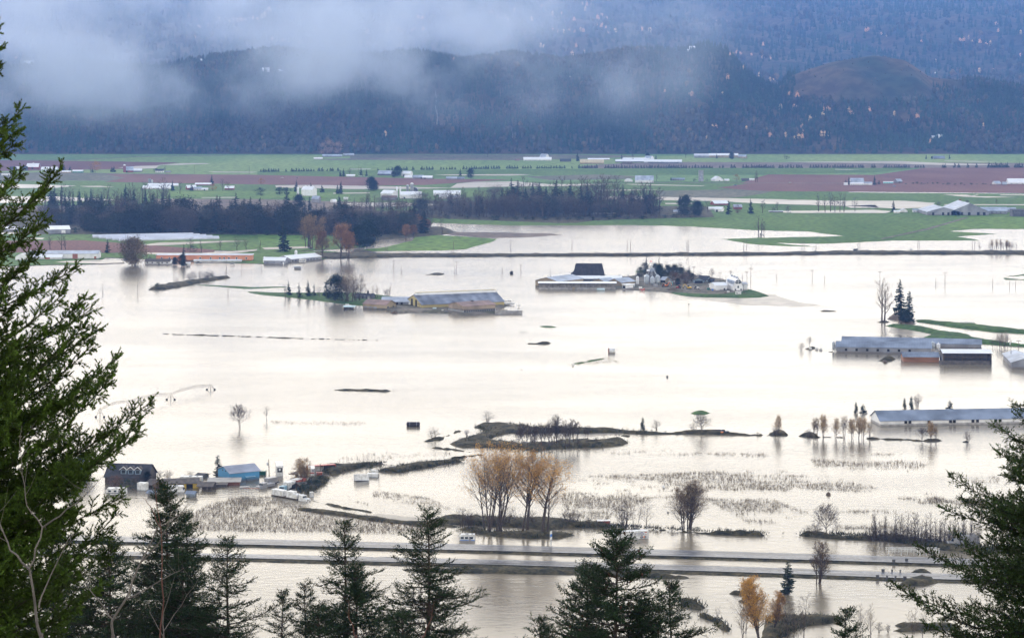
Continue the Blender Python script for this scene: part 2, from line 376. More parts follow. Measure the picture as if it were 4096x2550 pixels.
# dyke road across the valley
land('dyke_road', [(1250, 1012), (1500, 1016), (2048, 1018), (3072, 1012), (3330, 1007), (4500, 1004), (4500, 1018), (3400, 1018), (3072, 1021), (2048, 1027), (1600, 1029), (1400, 1034), (1330, 1036), (1250, 1030)], M_BANK, z=.05, h=1.6, w=5, sp=(20, 3), rough=.35, au=3, av=.7)
# ------------------------------------------------------------------ mountains behind the valley
YB, YC = 4960.0, 5600.0
CREST = [(-1500, 200), (-600, 235), (0, 285), (300, 262), (600, 280), (850, 235), (1100, 205), (1350, 240), (1650, 215), (1850, 250), (2050, 222), (2250, 248), (2400, 228), (2500, 206), (2620, 205), (2700, 215), (2830, 188), (2900, 205), (2950, 255), (3020, 325), (3110, 360), (3170, 300), (3330, 248), (3500, 222), (3620, 240), (3720, 310), (3900, 325), (4096, 360), (4700, 400), (5600, 380)]
CU_ = [c[0] for c in CREST]; CV_ = [c[1] for c in CREST]
def sstep(a, b, x):
    t = min(1, max(0, (x - a) / (b - a))); return t * t * (3 - 2 * t)
def fbm(x, y, s):
    return noise.noise(Vector((x * s, y * s, 1))) + .5 * noise.noise(Vector((x * s * 2.1, y * s * 2.1, 5))) + .25 * noise.noise(Vector((x * s * 4.3, y * s * 4.3, 9)))
def hill(x, y):
    if y < YB - 20: return -1.0
    u = CU + x * F / YC
    cz = H + (VH - float(np.interp(u, CU_, CV_))) * YC / F
    n1 = fbm(x, y, 1 / 420.0); n2 = fbm(x, y, 1 / 110.0)
    yc = YC + 60 * n1
    if y <= yc:
        t = max(0, (y - YB) / (yc - YB)); z = cz * (t ** .85 * .75 + .25 * sstep(0, 1, t)) + (46 * n1 + 16 * n2) * math.sin(math.pi * min(1, t)) - 34 * (1 - min(1, abs(noise.noise(Vector((x / 260.0, y / 900.0, 8)))) * 4)) * math.sin(math.pi * min(1, t)) 
    else:
        back = sstep(yc, yc + 500, y)
        z = cz * (1 - .35 * back)
    # the high mountain behind
    top = 720 + 50 * fbm(x, 3.0, 1 / 2600.0)
    t2 = min(1, max(0, (y - 6200) / 6000))
    zb = (t2 ** .8) * top + 60 * t2 ** .3 * (fbm(x + 700, y * .6, 1 / 900.0)) + 18 * n2
    gul = abs(noise.noise(Vector((x / 500.0 + y / 1400.0, 4.2, 1))))
    zb -= 70 * (1 - min(1, gul * 3.2)) * t2 ** .5
    return max(z, zb if y > 6200 else -9)
def mountain():
    us = np.linspace(-900, 5000, 330)
    ys = np.concatenate([np.linspace(4940, 5800, 60), np.linspace(5820, 6400, 14), np.linspace(6450, 13000, 90)])
    V = []
    for y in ys:
        for u in us:
            x = (u - CU) * (y if y > 5600 else 5600) / F
            V.append((x, y, hill(x, y)))
    nu, ny = len(us), len(ys)
    fs = [(j * nu + i, j * nu + i + 1, (j + 1) * nu + i + 1, (j + 1) * nu + i) for j in range(ny - 1) for i in range(nu - 1)]
    return tag(MB().add(V, fs).build('mountain', two_noise('forest_floor', (.030, .040, .028), (.095, .066, .045), .006, .03), smooth=True), kind='structure')
mountain()
def hillpoint(u, v):
    """first point of the slope seen at photo position (u, v)"""
    y = 4990.0
    while y < 12900:
        x = (u - CU) * y / F; z = H + (VH - v) * y / F
        if hill(x, y) >= z: return Vector((x, y, hill(x, y)))
        y += 12
    return None

# templates for the far wood, as unit-high triangle sets
def t_conifer(rnd, n=6, tiers=2):
    V = []; Fc = []
    for k in range(tiers):
        z0 = .02 + .42 * k; z1 = .62 + .38 * k if k < tiers - 1 else 1.0; r = .21 * (1 - .42 * k)
        b = len(V); V.append((0, 0, z1))
        for i in range(n):
            a = 6.2832 * (i + rnd.uniform(-.3, .3)) / n; q = r * rnd.uniform(.6, 1.25); V.append((q * math.cos(a), q * math.sin(a), z0 + rnd.uniform(-.05, .1)))
        Fc += [(b, b + 1 + i, b + 1 + (i + 1) % n) for i in range(n)]
    return np.array(V), np.array(Fc)
def t_round(rnd, n=7):
    V = [(0, 0, 1)]; Fc = []
    for (z, r) in ((.8, .24), (.5, .33), (.2, .22)):
        for i in range(n):
            a = 6.2832 * (i + rnd.uniform(-.35, .35)) / n; q = r * rnd.uniform(.6, 1.3); V.append((q * math.cos(a), q * math.sin(a), z + rnd.uniform(-.1, .12)))
    for i in range(n): Fc.append((0, 1 + i, 1 + (i + 1) % n))
    for k in range(2):
        for i in range(n):
            a, b = 1 + k * n + i, 1 + k * n + (i + 1) % n
            Fc += [(a, a + n, b + n), (a, b + n, b)]
    return np.array(V), np.array(Fc)
def scatter(name, P, hh, kinds, tints, temps, m, kind='stuff', widen=1.0):
    """P (n,3) feet, hh heights, kinds index into temps: one merged mesh"""
    VV = []; FF = []; TT = []; base = 0
    rs = np.random.RandomState(4)
    for k, (tv, tf) in enumerate(temps):
        idx = np.where(kinds == k)[0]
        if not len(idx): continue
        a = rs.rand(len(idx)) * 6.2832; c, s = np.cos(a), np.sin(a); hx = hh[idx] * rs.uniform(.75, 1.3, len(idx)) * widen
        x = (tv[None, :, 0] * c[:, None] - tv[None, :, 1] * s[:, None]) * hx[:, None] + P[idx, 0][:, None]
        y = (tv[None, :, 0] * s[:, None] + tv[None, :, 1] * c[:, None]) * hx[:, None] + P[idx, 1][:, None]
        z = tv[None, :, 2] * hh[idx][:, None] + P[idx, 2][:, None]
        V = np.stack([x, y, z], -1).reshape(-1, 3)
        Fc = (tf[None] + (np.arange(len(idx)) * len(tv))[:, None, None]).reshape(-1, 3) + base
        T = np.repeat(tints[idx], len(tv), 0)
        VV.append(V); FF.append(Fc); TT.append(T); base += len(V)
    o = np_mesh(name, np.concatenate(VV), np.concatenate(FF), m, tint=np.concatenate(TT))
    return tag(o, kind=kind)
def forest():
    rnd = random.Random(5); P = []; hh = []; kd = []; tn = []
    temps = [t_conifer(rnd) for _ in range(4)] + [t_round(rnd) for _ in range(4)]
    def put(x, y, hgt, brown):
        z = hill(x, y)
        P.append((x, y, z - 1)); 
        if brown: kd.append(4 + rnd.randrange(4)); c = (.058, .054, .044) if rnd.random() < .95 else (.11, .08, .045); hgt *= .8
        else: kd.append(rnd.randrange(4)); c = (.024, .044, .028)
        k = rnd.uniform(.8, 1.2) * (1 + .45 * fbm(x - 300, y, 1 / 180.0)); tn.append([q * k for q in c]); hh.append(hgt)
    def clear(x, y):
        u = CU + x * F / y; v = VH - (hill(x, y) - H) * F / y
        return (3180 < u < 3730 and v < 400 + 25 * noise.noise(Vector((u * .01, 0, 0)))) or (u > 3700 and 300 < v < 350 and u < 3850)
    n = 0
    while n < 17000:                               # the near slope
        x = rnd.uniform(-2000, 2000); y = YB + (YC + 120 - YB) * rnd.random() ** .9
        if abs(x) > (2300) * y / F: continue
        if clear(x, y):
            if rnd.random() < .10: put(x, y, rnd.uniform(3, 7), True)
            n += .2; continue
        b = fbm(x + 90, y, 1 / 260.0) + .25 - .45 * (y - YB) / 600
        brown = rnd.random() < sstep(-.2, .5, b) * .75
        put(x, y, rnd.uniform(13, 24), brown); n += 1
    n = 0
    while n < 15000:                               # the far slope
        y = 6200 + 6500 * rnd.random() ** 1.25; x = rnd.uniform(-1, 1) * 2350 * y / F
        b = fbm(x - 900, y, 1 / 700.0)
        put(x, y, rnd.uniform(22, 40) * (y / 9000) ** .3, rnd.random() < sstep(-.3, .5, b) * .6); n += 1
    return scatter('forest', np.array(P), np.array(hh), np.array(kd), np.array(tn), temps, tintmat('forest_foliage', var=.3, scale=.2))
forest()
# ------------------------------------------------------------------ banks, islands and roads standing out of the flood
def T(pts, u0, v0, k): return [(u0 + x / k, v0 + y / k) for x, y in pts]
A2 = (0, 1000, 2.362); B2 = (1024, 1000, 2.362); C2 = (2048, 1000, 2.362); D2 = (3072, 1000, 2.362)
B3 = (1024, 1600, 1.592); C3 = (2048, 1600, 1.592); D3 = (3072, 1600, 1.592); Z4 = (1500, 1600, 2.208)
M_TURF = two_noise('island_turf', (.040, .085, .022), (.065, .12, .03), .05, .3)
M_MUDW = two_noise('silty_shallows', (.20, .17, .13), (.27, .23, .18), .03, .1, (1, .3, 1), rough=.3)
def isl(name, pts, fr, m, h=.8, w=4, sp=(12, 4), au=2.5, av=.8, rough=.5, z=.02, step=8):
    return land(name, T(pts, *fr), m, z=z, h=h, w=w, sp=sp, au=au, av=av, rough=rough, step=step)
# the left bank with shrubs and the grassy farm island
isl('bank', [(1395, 375), (1450, 350), (1560, 330), (1800, 290), (1980, 270), (2150, 253), (2190, 262), (2050, 285), (1900, 312), (1700, 352), (1560, 376)], A2, M_BANK, h=1.8, sp=(10, 2))
isl('bank', [(1325, 358), (1480, 330), (1640, 300), (1650, 304), (1500, 336), (1340, 362)], A2, M_BANK, h=.4, w=2, av=.3)
isl('turf', [(1780, 330), (1950, 324), (2150, 333), (2419, 346), (2560, 340), (2700, 343), (2780, 352), (2680, 356), (2440, 366), (2300, 370), (2000, 345)], A2, M_TURF, h=.3, w=8, av=.5)
isl('turf', [(-150, 388), (0, 390), (250, 402), (700, 400), (1000, 400), (1120, 412), (1400, 448), (1700, 458), (1500, 530), (1250, 575), (1000, 528), (830, 515), (650, 490), (450, 465), (250, 445), (0, 420), (-90, 400)], B2, M_TURF, h=.9, w=12, sp=(20, 3), rough=.15, av=.4)
isl('farmyard', [(980, 535), (1100, 520), (1400, 500), (2100, 470), (2350, 505), (2420, 520), (2330, 545), (2290, 570), (2400, 572), (2410, 590), (2250, 608), (1950, 612), (1820, 600), (1680, 598), (1500, 594), (1330, 603), (1230, 590), (1300, 570), (1150, 562)], B2, M_GRAVEL, h=1.0, w=5, sp=(16, 3), rough=.3, z=.06)
isl('bank', [(1590, 233), (1640, 225), (1700, 212), (1780, 222), (1810, 232), (1720, 237)], B2, M_BANK, h=1, av=.3)
# the dairy farm island
land('farmyard', [(2143, 1152), (2145, 1128), (2200, 1118), (2330, 1103), (2480, 1106), (2545, 1100), (2545, 1084), (2600, 1078), (2720, 1082), (2800, 1100), (2900, 1116), (2990, 1140), (2992, 1158), (2960, 1186), (2850, 1186), (2760, 1182), (2680, 1172), (2600, 1165), (2500, 1160), (2300, 1156)], M_GRAVEL, z=.02, h=.8, w=8, sp=(14, 3), rough=.3, au=2, av=.6)
land('turf', [(2660, 1165), (2760, 1174), (2850, 1178), (2950, 1170), (2990, 1155), (3030, 1163), (3070, 1178), (3082, 1184), (3040, 1190), (2960, 1192), (2850, 1190), (2760, 1187), (2700, 1178)], M_TURF, z=.04, h=1.1, w=8, sp=(14, 3), rough=.15, au=2, av=.5)
land('turf', [(2538, 1086), (2600, 1078), (2640, 1083), (2600, 1092), (2545, 1090)], M_TURF, z=.04, h=1.2, w=5, au=1, av=.3)
land('silty_water', [(2700, 1182), (2850, 1189), (2990, 1192), (3100, 1186), (3150, 1200), (3240, 1219), (3120, 1223), (2980, 1220), (2850, 1205)], M_MUDW, z=.012, au=12, av=1.5)
land('silty_water', [(3000, 1168), (3090, 1176), (3180, 1206), (3290, 1222), (3160, 1228), (3080, 1205)], M_MUDW, z=.016, au=14, av=2)
land('silty_water', [(2080, 1738), (2300, 1722), (2520, 1730), (2360, 1745), (2120, 1760)], M_MUDW, z=.012, au=14, av=2)
land('silty_water', [(1500, 2052), (1700, 2070), (1860, 2100), (1700, 2096), (1480, 2075)], M_MUDW, z=.012, au=12, av=3)
land('silty_water', [(3560, 1300), (3720, 1310), (3860, 1345), (3700, 1352), (3560, 1332)], M_MUDW, z=.012, au=12, av=2)
# right hand strips
isl('turf', [(1380, 655), (1500, 663), (1700, 683), (1950, 700), (2200, 730), (2500, 765), (2500, 795), (2200, 780), (1950, 755), (1700, 725), (1560, 700), (1400, 680)], D2, M_TURF, h=1.2, w=5, sp=(14, 4), rough=.25)
isl('turf', [(1095, 715), (1200, 703), (1350, 712), (1500, 730), (1650, 770), (1900, 795), (1960, 830), (2100, 850), (2300, 880), (2500, 905), (2500, 920), (2200, 902), (2000, 885), (1480, 838), (1460, 825), (1540, 795), (1400, 765), (1200, 735)], D2, M_TURF, h=1.2, w=5, sp=(14, 4), rough=.25)
isl('bank', [(1120, 650), (1180, 605), (1250, 600), (1340, 625), (1390, 660), (1380, 692), (1290, 690), (1200, 660)], D2, M_BROWN, h=3, w=7, sp=(7, 3))
isl('bank', [(1010, 680), (1060, 668), (1130, 666), (1165, 680), (1100, 690)], D2, M_BANK, h=.8, w=3, av=.4)
isl('bank', [(2195, 268), (2280, 242), (2500, 222), (2500, 236), (2300, 250), (2250, 270), (2500, 275), (2500, 285), (2240, 278)], D2, M_TURF, h=.8, w=3, av=.4)
isl('bank', [(470, 580), (520, 566), (640, 570), (670, 580), (560, 585)], D2, M_BANK, h=.4, w=2, av=.4)
isl('bank', [(330, 940), (370, 918), (440, 912), (475, 925), (430, 940), (370, 945)], D2, M_BANK, h=1, w=3)
isl('bank', [(1035, 1045), (1090, 1025), (1160, 1010), (1215, 1028), (1190, 1045), (1100, 1048)], D2, M_BANK, h=1.6, w=3, av=.5)
isl('bank', [(540, 962), (600, 958), (680, 964), (600, 968)], D2, M_BANK, h=.3, w=2, av=.2)
# small islets
isl('turf', [(228, 720), (300, 712), (400, 718), (440, 733), (380, 735), (300, 730)], C2, M_TURF, h=.5, w=4, av=.4)
isl('bank', [(60, 880), (200, 878), (290, 872), (320, 862), (375, 878), (360, 892), (250, 890)], C2, M_BANK, h=1, w=3, av=.4)
isl('turf', [(500, 1085), (620, 1058), (760, 1030), (905, 1013), (880, 1030), (780, 1052), (660, 1074), (560, 1085)], C2, M_TURF, h=.35, w=4, av=1.2, au=5)
isl('bank', [(48, 1155), (60, 1130), (130, 1104), (125, 1120), (90, 1140)], C2, M_BANK, h=.4, w=3, av=.5)
isl('turf', [(1125, 86), (1160, 66), (1220, 62), (1275, 82), (1230, 94), (1160, 94)], C3, M_TURF, h=.5, w=4, av=.4)
isl('bank', [(1520, 790), (1900, 800), (2419, 818), (2700, 828), (3060, 838), (3600, 852), (3600, 855), (2700, 834), (2419, 822), (1900, 806), (1520, 795)], A2, M_BANK, h=.45, w=1.2, sp=(8, 2), au=4, av=.25)
isl('bank', [(710, 1322), (850, 1312), (1000, 1318), (1050, 1306), (1110, 1320), (1350, 1332), (1200, 1335), (1000, 1332), (800, 1327)], B2, M_BANK, h=.6, w=2, sp=(8, 2), av=.6)
# the slough islands in the middle
isl('bank', [(860, 238), (930, 210), (1140, 208), (1240, 225), (1400, 245), (1900, 255), (2100, 255), (2240, 275), (2429, 285), (2600, 288), (2850, 272), (3100, 290), (3400, 305), (3660, 316), (3660, 322), (3100, 308), (2850, 300), (2429, 305), (2180, 292), (1980, 290), (1850, 300), (1700, 292), (1500, 290), (1210, 290), (1100, 310), (1020, 350), (1180, 375), (1300, 385), (1500, 378), (1850, 340), (1950, 355), (2100, 345), (2200, 345), (2245, 375), (2200, 400), (2000, 415), (1700, 425), (1550, 430), (1430, 455), (1380, 465), (1330, 460), (1380, 440), (1250, 430), (1000, 420), (760, 420), (680, 400), (650, 385), (720, 350), (850, 315), (990, 285), (960, 265), (900, 250)], Z4, M_BANK, h=1.2, w=4, sp=(12, 4))
isl('bank', [(420, 365), (470, 340), (590, 322), (680, 298), (700, 270), (750, 258), (778, 270), (700, 300), (620, 325), (612, 355), (540, 357), (430, 375)], Z4, M_BANK, h=1, w=3)
isl('bank', [(445, 400), (500, 412), (720, 434), (880, 458), (870, 464), (700, 444), (500, 424)], Z4, M_BANK, h=.7, w=2, av=.6)
isl('bank', [(590, 512), (680, 506), (740, 500), (900, 480), (980, 470), (990, 478), (900, 492), (760, 512), (640, 520)], Z4, M_BANK, h=.7, w=2, av=.6)
isl('bank', [(0, 630), (100, 600), (300, 570), (450, 548), (700, 528), (820, 538), (700, 555), (500, 590), (350, 615), (250, 638), (100, 638), (0, 636)], Z4, M_BANK, h=1.2, w=3)
isl('bank', [(400, 430), (450, 408), (560, 415), (760, 402), (830, 400), (900, 396), (830, 404), (700, 420), (570, 455), (520, 478), (470, 478), (420, 450)], B3, M_BANK, h=1.4, w=3)
isl('bank', [(255, 560), (300, 520), (350, 495), (400, 480), (480, 498), (440, 540), (400, 560), (340, 602), (280, 604)], B3, M_BANK, h=1.4, w=4)
isl('bank', [(340, 625), (440, 650), (560, 678), (700, 695), (770, 722), (700, 712), (560, 692), (440, 664), (350, 640)], B3, M_BANK, h=.5, w=1.5, av=2.5, au=8, step=5)
isl('bank', [(250, 680), (400, 695), (600, 720), (850, 755), (1090, 775), (1250, 790), (1320, 812), (1030, 800), (800, 778), (560, 740), (380, 720), (260, 700)], B3, M_BANK, h=.8, w=3, av=1.5)
isl('bank', [(1080, 765), (1210, 742), (1400, 742), (1630, 755), (1860, 755), (2040, 775), (2240, 790), (2290, 806), (2700, 830), (2900, 842), (3050, 838), (3240, 850), (3240, 868), (2900, 858), (2620, 832), (2240, 812), (2000, 815), (1850, 830), (1700, 812), (1400, 800), (1150, 790)], B3, M_BANK, h=1.4, w=4, sp=(14, 5))
isl('bank', [(1260, 815), (1400, 810), (1520, 842), (1700, 838), (1880, 838), (2020, 848), (2040, 862), (1930, 884), (1750, 882), (1560, 872), (1400, 850)], B3, M_BANK, h=1.2, w=4, sp=(12, 5))
isl('bank', [(175, 862), (230, 845), (370, 848), (430, 866), (600, 868), (760, 860), (900, 872), (1050, 900), (1300, 940), (1630, 940), (1630, 975), (1250, 972), (1100, 955), (950, 918), (700, 895), (500, 890), (370, 882)], D3, M_BANK, h=1.5, w=5, sp=(14, 5))
isl('bank', [(0, 212), (60, 190), (110, 200), (140, 226), (0, 226)], D3, M_BANK, h=1.2, w=3)
isl('bank', [(185, 228), (240, 206), (310, 208), (330, 234), (515, 236), (515, 240), (300, 240)], D3, M_BANK, h=1.2, w=3)
isl('bank', [(620, 244), (650, 236), (680, 244), (900, 250), (1000, 254), (1080, 245), (1120, 262), (1000, 262), (800, 253), (650, 250)], D3, M_BANK, h=.8, w=2, av=.5)
isl('bank', [(1220, 265), (1260, 258), (1295, 266), (1260, 271)], D3, M_BANK, h=.6, w=2, av=.3)
isl('bank', [(670, 228), (700, 222), (780, 226), (740, 236)], C3, M_BANK, h=.6, w=2, av=.3)
# near islands
for i, (fr, p, m) in enumerate([
    (C3, [(1055, 1278), (1090, 1260), (1160, 1272), (1240, 1320), (1200, 1340), (1110, 1325)], M_BANK),
    (C3, [(1180, 1365), (1240, 1362), (1330, 1400), (1400, 1450), (1390, 1480), (1330, 1462), (1270, 1410), (1190, 1380)], M_BANK),
    (C3, [(1370, 1232), (1400, 1216), (1530, 1218), (1520, 1240), (1420, 1240)], M_BANK),
    (C3, [(1435, 1280), (1470, 1252), (1570, 1252), (1570, 1290), (1500, 1300)], M_BANK),
    (D3, [(-20, 1390), (60, 1368), (200, 1372), (380, 1378), (500, 1390), (500, 1400), (380, 1425), (250, 1440), (150, 1470), (60, 1540), (-60, 1560)], M_BANK),
    (D3, [(790, 1430), (900, 1424), (1100, 1430), (1250, 1440), (1200, 1460), (1000, 1470), (850, 1475), (770, 1470), (860, 1455)], M_BANK),
    (D3, [(770, 1412), (785, 1410), (800, 1418), (785, 1422)], M_BANK),
    (D3, [(815, 1180), (870, 1145), (960, 1125), (1060, 1130), (1100, 1160), (1000, 1180), (880, 1186)], M_BANK),
    (D3, [(890, 1105), (930, 1078), (1010, 1076), (1060, 1100), (960, 1112)], M_BANK)]):
    isl('bank', p, fr, m, h=1.0, w=2.5, sp=(9, 4), av=1, rough=.6)
# the two carriageways of the flooded motorway
def road(pc, wa, wb, z=.45):
    """pc: centre line photo positions with half widths (photo rows) of asphalt and of verge"""
    top = [(u, v - b) for u, v, a, b in pc]; bot = [(u, v + b * 1.05) for u, v, a, b in pc]
    land('verge', top + bot[::-1], M_BANK, z=.02, h=z, w=2.5, sp=(30, 4), au=5, av=1.2, rough=.12, step=12)
    t = []; b_ = []
    for u, v, a, b in pc:
        p = gp(u, v); q0 = gp(u, v - a); q1 = gp(u, v + a)
        t.append((q0.x, q0.y, z + .2)); b_.append((q1.x, q1.y, z + .2))
    n = len(t); mb = MB().add(t + b_, [(i, i + 1, n + i + 1, n + i) for i in range(n - 1)])
    tag(mb.build('road', M_ASPH), kind='structure')
    # edge lines and broken centre line
    mb = MB()
    for i in range(n - 1):
        T0, T1, B0, B1 = map(Vector, (t[i], t[i + 1], b_[i], b_[i + 1]))
        for k, dash in ((.07, 0), (.93, 0), (.5, 1)):
            p0 = T0.lerp(B0, k); p1 = T1.lerp(B1, k); d = p1 - p0; L = d.length; d /= L
            segs = [(0, L)] if not dash else [(s, s + 3) for s in range(0, int(L) - 3, 9)]
            for s0, s1 in segs:
                a, b = p0 + d * s0, p0 + d * s1; wv = Vector((0, .09, 0)); up = Vector((0, 0, .008))
                mb.add([a - wv + up, b - wv + up, b + wv + up, a + wv + up], [(0, 1, 2, 3)])
    tag(mb.build('road_marking', mat('road_paint', (.55, .55, .5), .6)), kind='structure')
road([(-300, 2131, 11, 16), (400, 2160, 11, 16), (1024, 2173, 11, 16), (2048, 2199, 12, 18), (3072, 2228, 12, 17), (3640, 2245, 12, 17), (4096, 2259, 12, 17), (4700, 2278, 12, 17)], 0, 0)
road([(-300, 2195, 8, 15), (400, 2218, 8, 15), (1024, 2231, 8, 16), (2048, 2256, 10, 19), (3072, 2287, 11, 20), (3640, 2308, 11, 18), (4096, 2322, 11, 18), (4700, 2345, 11, 18)], 0, 0)
isl('bank', [(850, 1075), (1000, 1070), (1300, 1072), (1630, 1070), (1800, 1075), (2200, 1090), (2600, 1110), (2760, 1125), (2770, 1138), (2500, 1135), (2200, 1118), (1700, 1108), (1200, 1100), (950, 1085)], B3, M_BANK, h=.9, w=3, sp=(16, 5), av=1.2)
# ------------------------------------------------------------------ trees
M_BARK = mat('grey_bark', (.075, .06, .05), .9, .3, 2.0, spec=.1)
M_TWIG = mat('bare_twigs', (.085, .065, .055), .9, .3, .8, spec=.1)
M_TWIGP = mat('pale_twigs', (.16, .12, .085), .9, .3, .8, spec=.1)
M_TWIGR = mat('russet_twigs', (.13, .065, .045), .9, .3, .8, spec=.1)
M_FIR = mat('fir_needles', (.011, .021, .011), .85, .5, .6, spec=.15)
M_CEDAR = mat('cedar_foliage', (.022, .036, .018), .85, .4, .6, spec=.15)
M_GOLD = mat('golden_leaves', (.34, .17, .035), .8, .35, .8, spec=.1)
M_OCHRE = mat('ochre_leaves', (.22, .145, .07), .8, .35, .8, spec=.1)
M_ORANGE = mat('orange_leaves', (.40, .16, .04), .8, .3, .8, spec=.1)
M_OLIVEL = mat('olive_leaves', (.10, .09, .035), .8, .35, .8, spec=.1)
TEMPLATES = {}
def grow(seed, h=10, stems=1, spread=.35, limbs=12, up=.5, twigs=6, tw=.05, lean=0, first=.25, droop=0, tr=.022, levels=3, wig=.12, curve=.0):
    """bare skeleton: returns (MB trunk, MB twigs, list of twig tips)"""
    r = random.Random(seed); T_, C_, tips = MB(), MB(), []
    def vec(a, e): return Vector((math.cos(a) * math.cos(e), math.sin(a) * math.cos(e), math.sin(e)))
    def twig(p, d, L):
        q = p + d * L; s = d.orthogonal().normalized() * tw * .5; s.rotate(Matrix.Rotation(r.uniform(0, 6.28), 3, d))
        C_.add([p - s, p + s, q], [(0, 1, 2)]); tips.append(q)
        if r.random() < .7:
            m = p + d * L * .5; e = (d + Vector((r.uniform(-1, 1), r.uniform(-1, 1), r.uniform(-.5, 1))) * .8).normalized()
            q2 = m + e * L * .55; C_.add([m - s * .6, m + s * .6, q2], [(0, 1, 2)]); tips.append(q2)
    def branch(p, d, L, rad, lv):
        k = 4 if lv < 2 else 3; pts = [p]; cur = p
        for i in range(k):
            d = (d + Vector((r.gauss(0, wig), r.gauss(0, wig), r.gauss(0, wig) + up * .16 - droop * .2))).normalized()
            cur = cur + d * L / k; pts.append(cur)
        tgt = T_ if lv < 2 else C_
        if lv < 2: tgt.path(pts, rad, rad * .35, 4)
        else:
            s = d.orthogonal().normalized() * max(tw * .7, rad)
            tgt.add([pts[0] - s, pts[0] + s, pts[-1]], [(0, 1, 2)])
        n = (7, twigs, twigs)[min(lv, 2)]
        for i in range(n):
            t = .25 + .75 * (i + r.random()) / n; j = min(k - 1, int(t * k)); q = pts[j].lerp(pts[j + 1], t * k - j)
            a = (pts[j + 1] - pts[j]).normalized(); side = a.orthogonal().normalized(); side.rotate(Matrix.Rotation(r.uniform(0, 6.28), 3, a))
            e = (a * .75 + side * r.uniform(.5, .9)).normalized()
            if lv + 1 >= levels: twig(q, e, L * r.uniform(.22, .45))
            else: branch(q, e, L * r.uniform(.38, .6) * (1.1 - .4 * t), rad * .45, lv + 1)
        twig(pts[-1], d, L * .25)
    for s in range(stems):
        a = r.uniform(0, 6.28); off = 0 if stems == 1 else h * .035 * math.sqrt(stems)
        p = Vector((math.cos(a) * off, math.sin(a) * off, -.3)); H_ = h * r.uniform(.82, 1)
        e0 = lean if stems == 1 else r.uniform(.04, .22) + lean
        d = Vector((math.cos(a) * e0, math.sin(a) * e0, 1)).normalized()
        pts = [p]; n = 9
        for i in range(n):
            d = (d + Vector((r.gauss(0, .035), r.gauss(0, .035), .05)) + Vector((curve, 0, 0)) * .1).normalized(); pts.append(pts[-1] + d * (H_ * .92 + .3) / n)
        rad = h * tr * (1 if stems == 1 else .7); T_.path(pts, rad, rad * .12, 6)
        m = max(4, int(limbs / math.sqrt(stems)))
        for i in range(m):
            t = first + (1 - first) * (i + r.random()) / m; x = t * n; j = min(n - 1, int(x)); q = pts[j].lerp(pts[j + 1], x - j)
            a = 2.4 * i + r.uniform(-.5, .5); L = h * spread * (1.15 - .75 * t) * r.uniform(.75, 1.15)
            branch(q, vec(a, .25 + up * .9 * r.uniform(.6, 1.2)), L, rad * (1.1 - t) * .5, 1)
    return T_, C_, tips
def leaf_tris(tips, n, size, seed, jit=.5, keep=1.0, cond=None):
    r = random.Random(seed); mb = MB()
    for q in tips:
        if r.random() > keep or (cond and not cond(q)): continue
        for _ in range(n):
            c = q + Vector((r.gauss(0, jit), r.gauss(0, jit), r.gauss(0, jit)))
            a = Vector((r.gauss(0, 1), r.gauss(0, 1), r.gauss(0, 1))).normalized() * size * r.uniform(.5, 1.1); b = a.orthogonal().normalized() * size * r.uniform(.4, .8)
            mb.add([c - a * .5, c + b * .5, c + a * .5, c - b * .5], [(0, 1, 2, 3)])
    return mb
def as_mesh(mb, name, mats):
    o = mb.build(name, mats); me = o.data; bpy.data.objects.remove(o); return me
def T_bare(key, twm=None, bark=None, leaves=None, **k):
    t, c, tips = grow(**k)
    if leaves:
        n, size, m, keep = leaves[:4]; jit = leaves[4] if len(leaves) > 4 else .4
        l = leaf_tris(tips, n, size, k['seed'], jit, keep); c.m = 1; c.add(l.v, l.f); mats = [twm or M_TWIG, m]
    else: mats = [twm or M_TWIG]
    TEMPLATES[key] = dict(h=k.get('h', 10), parts=[('trunk', as_mesh(t, key + '_trunk', bark or M_BARK)), ('crown', as_mesh(c, key + '_crown', mats))])
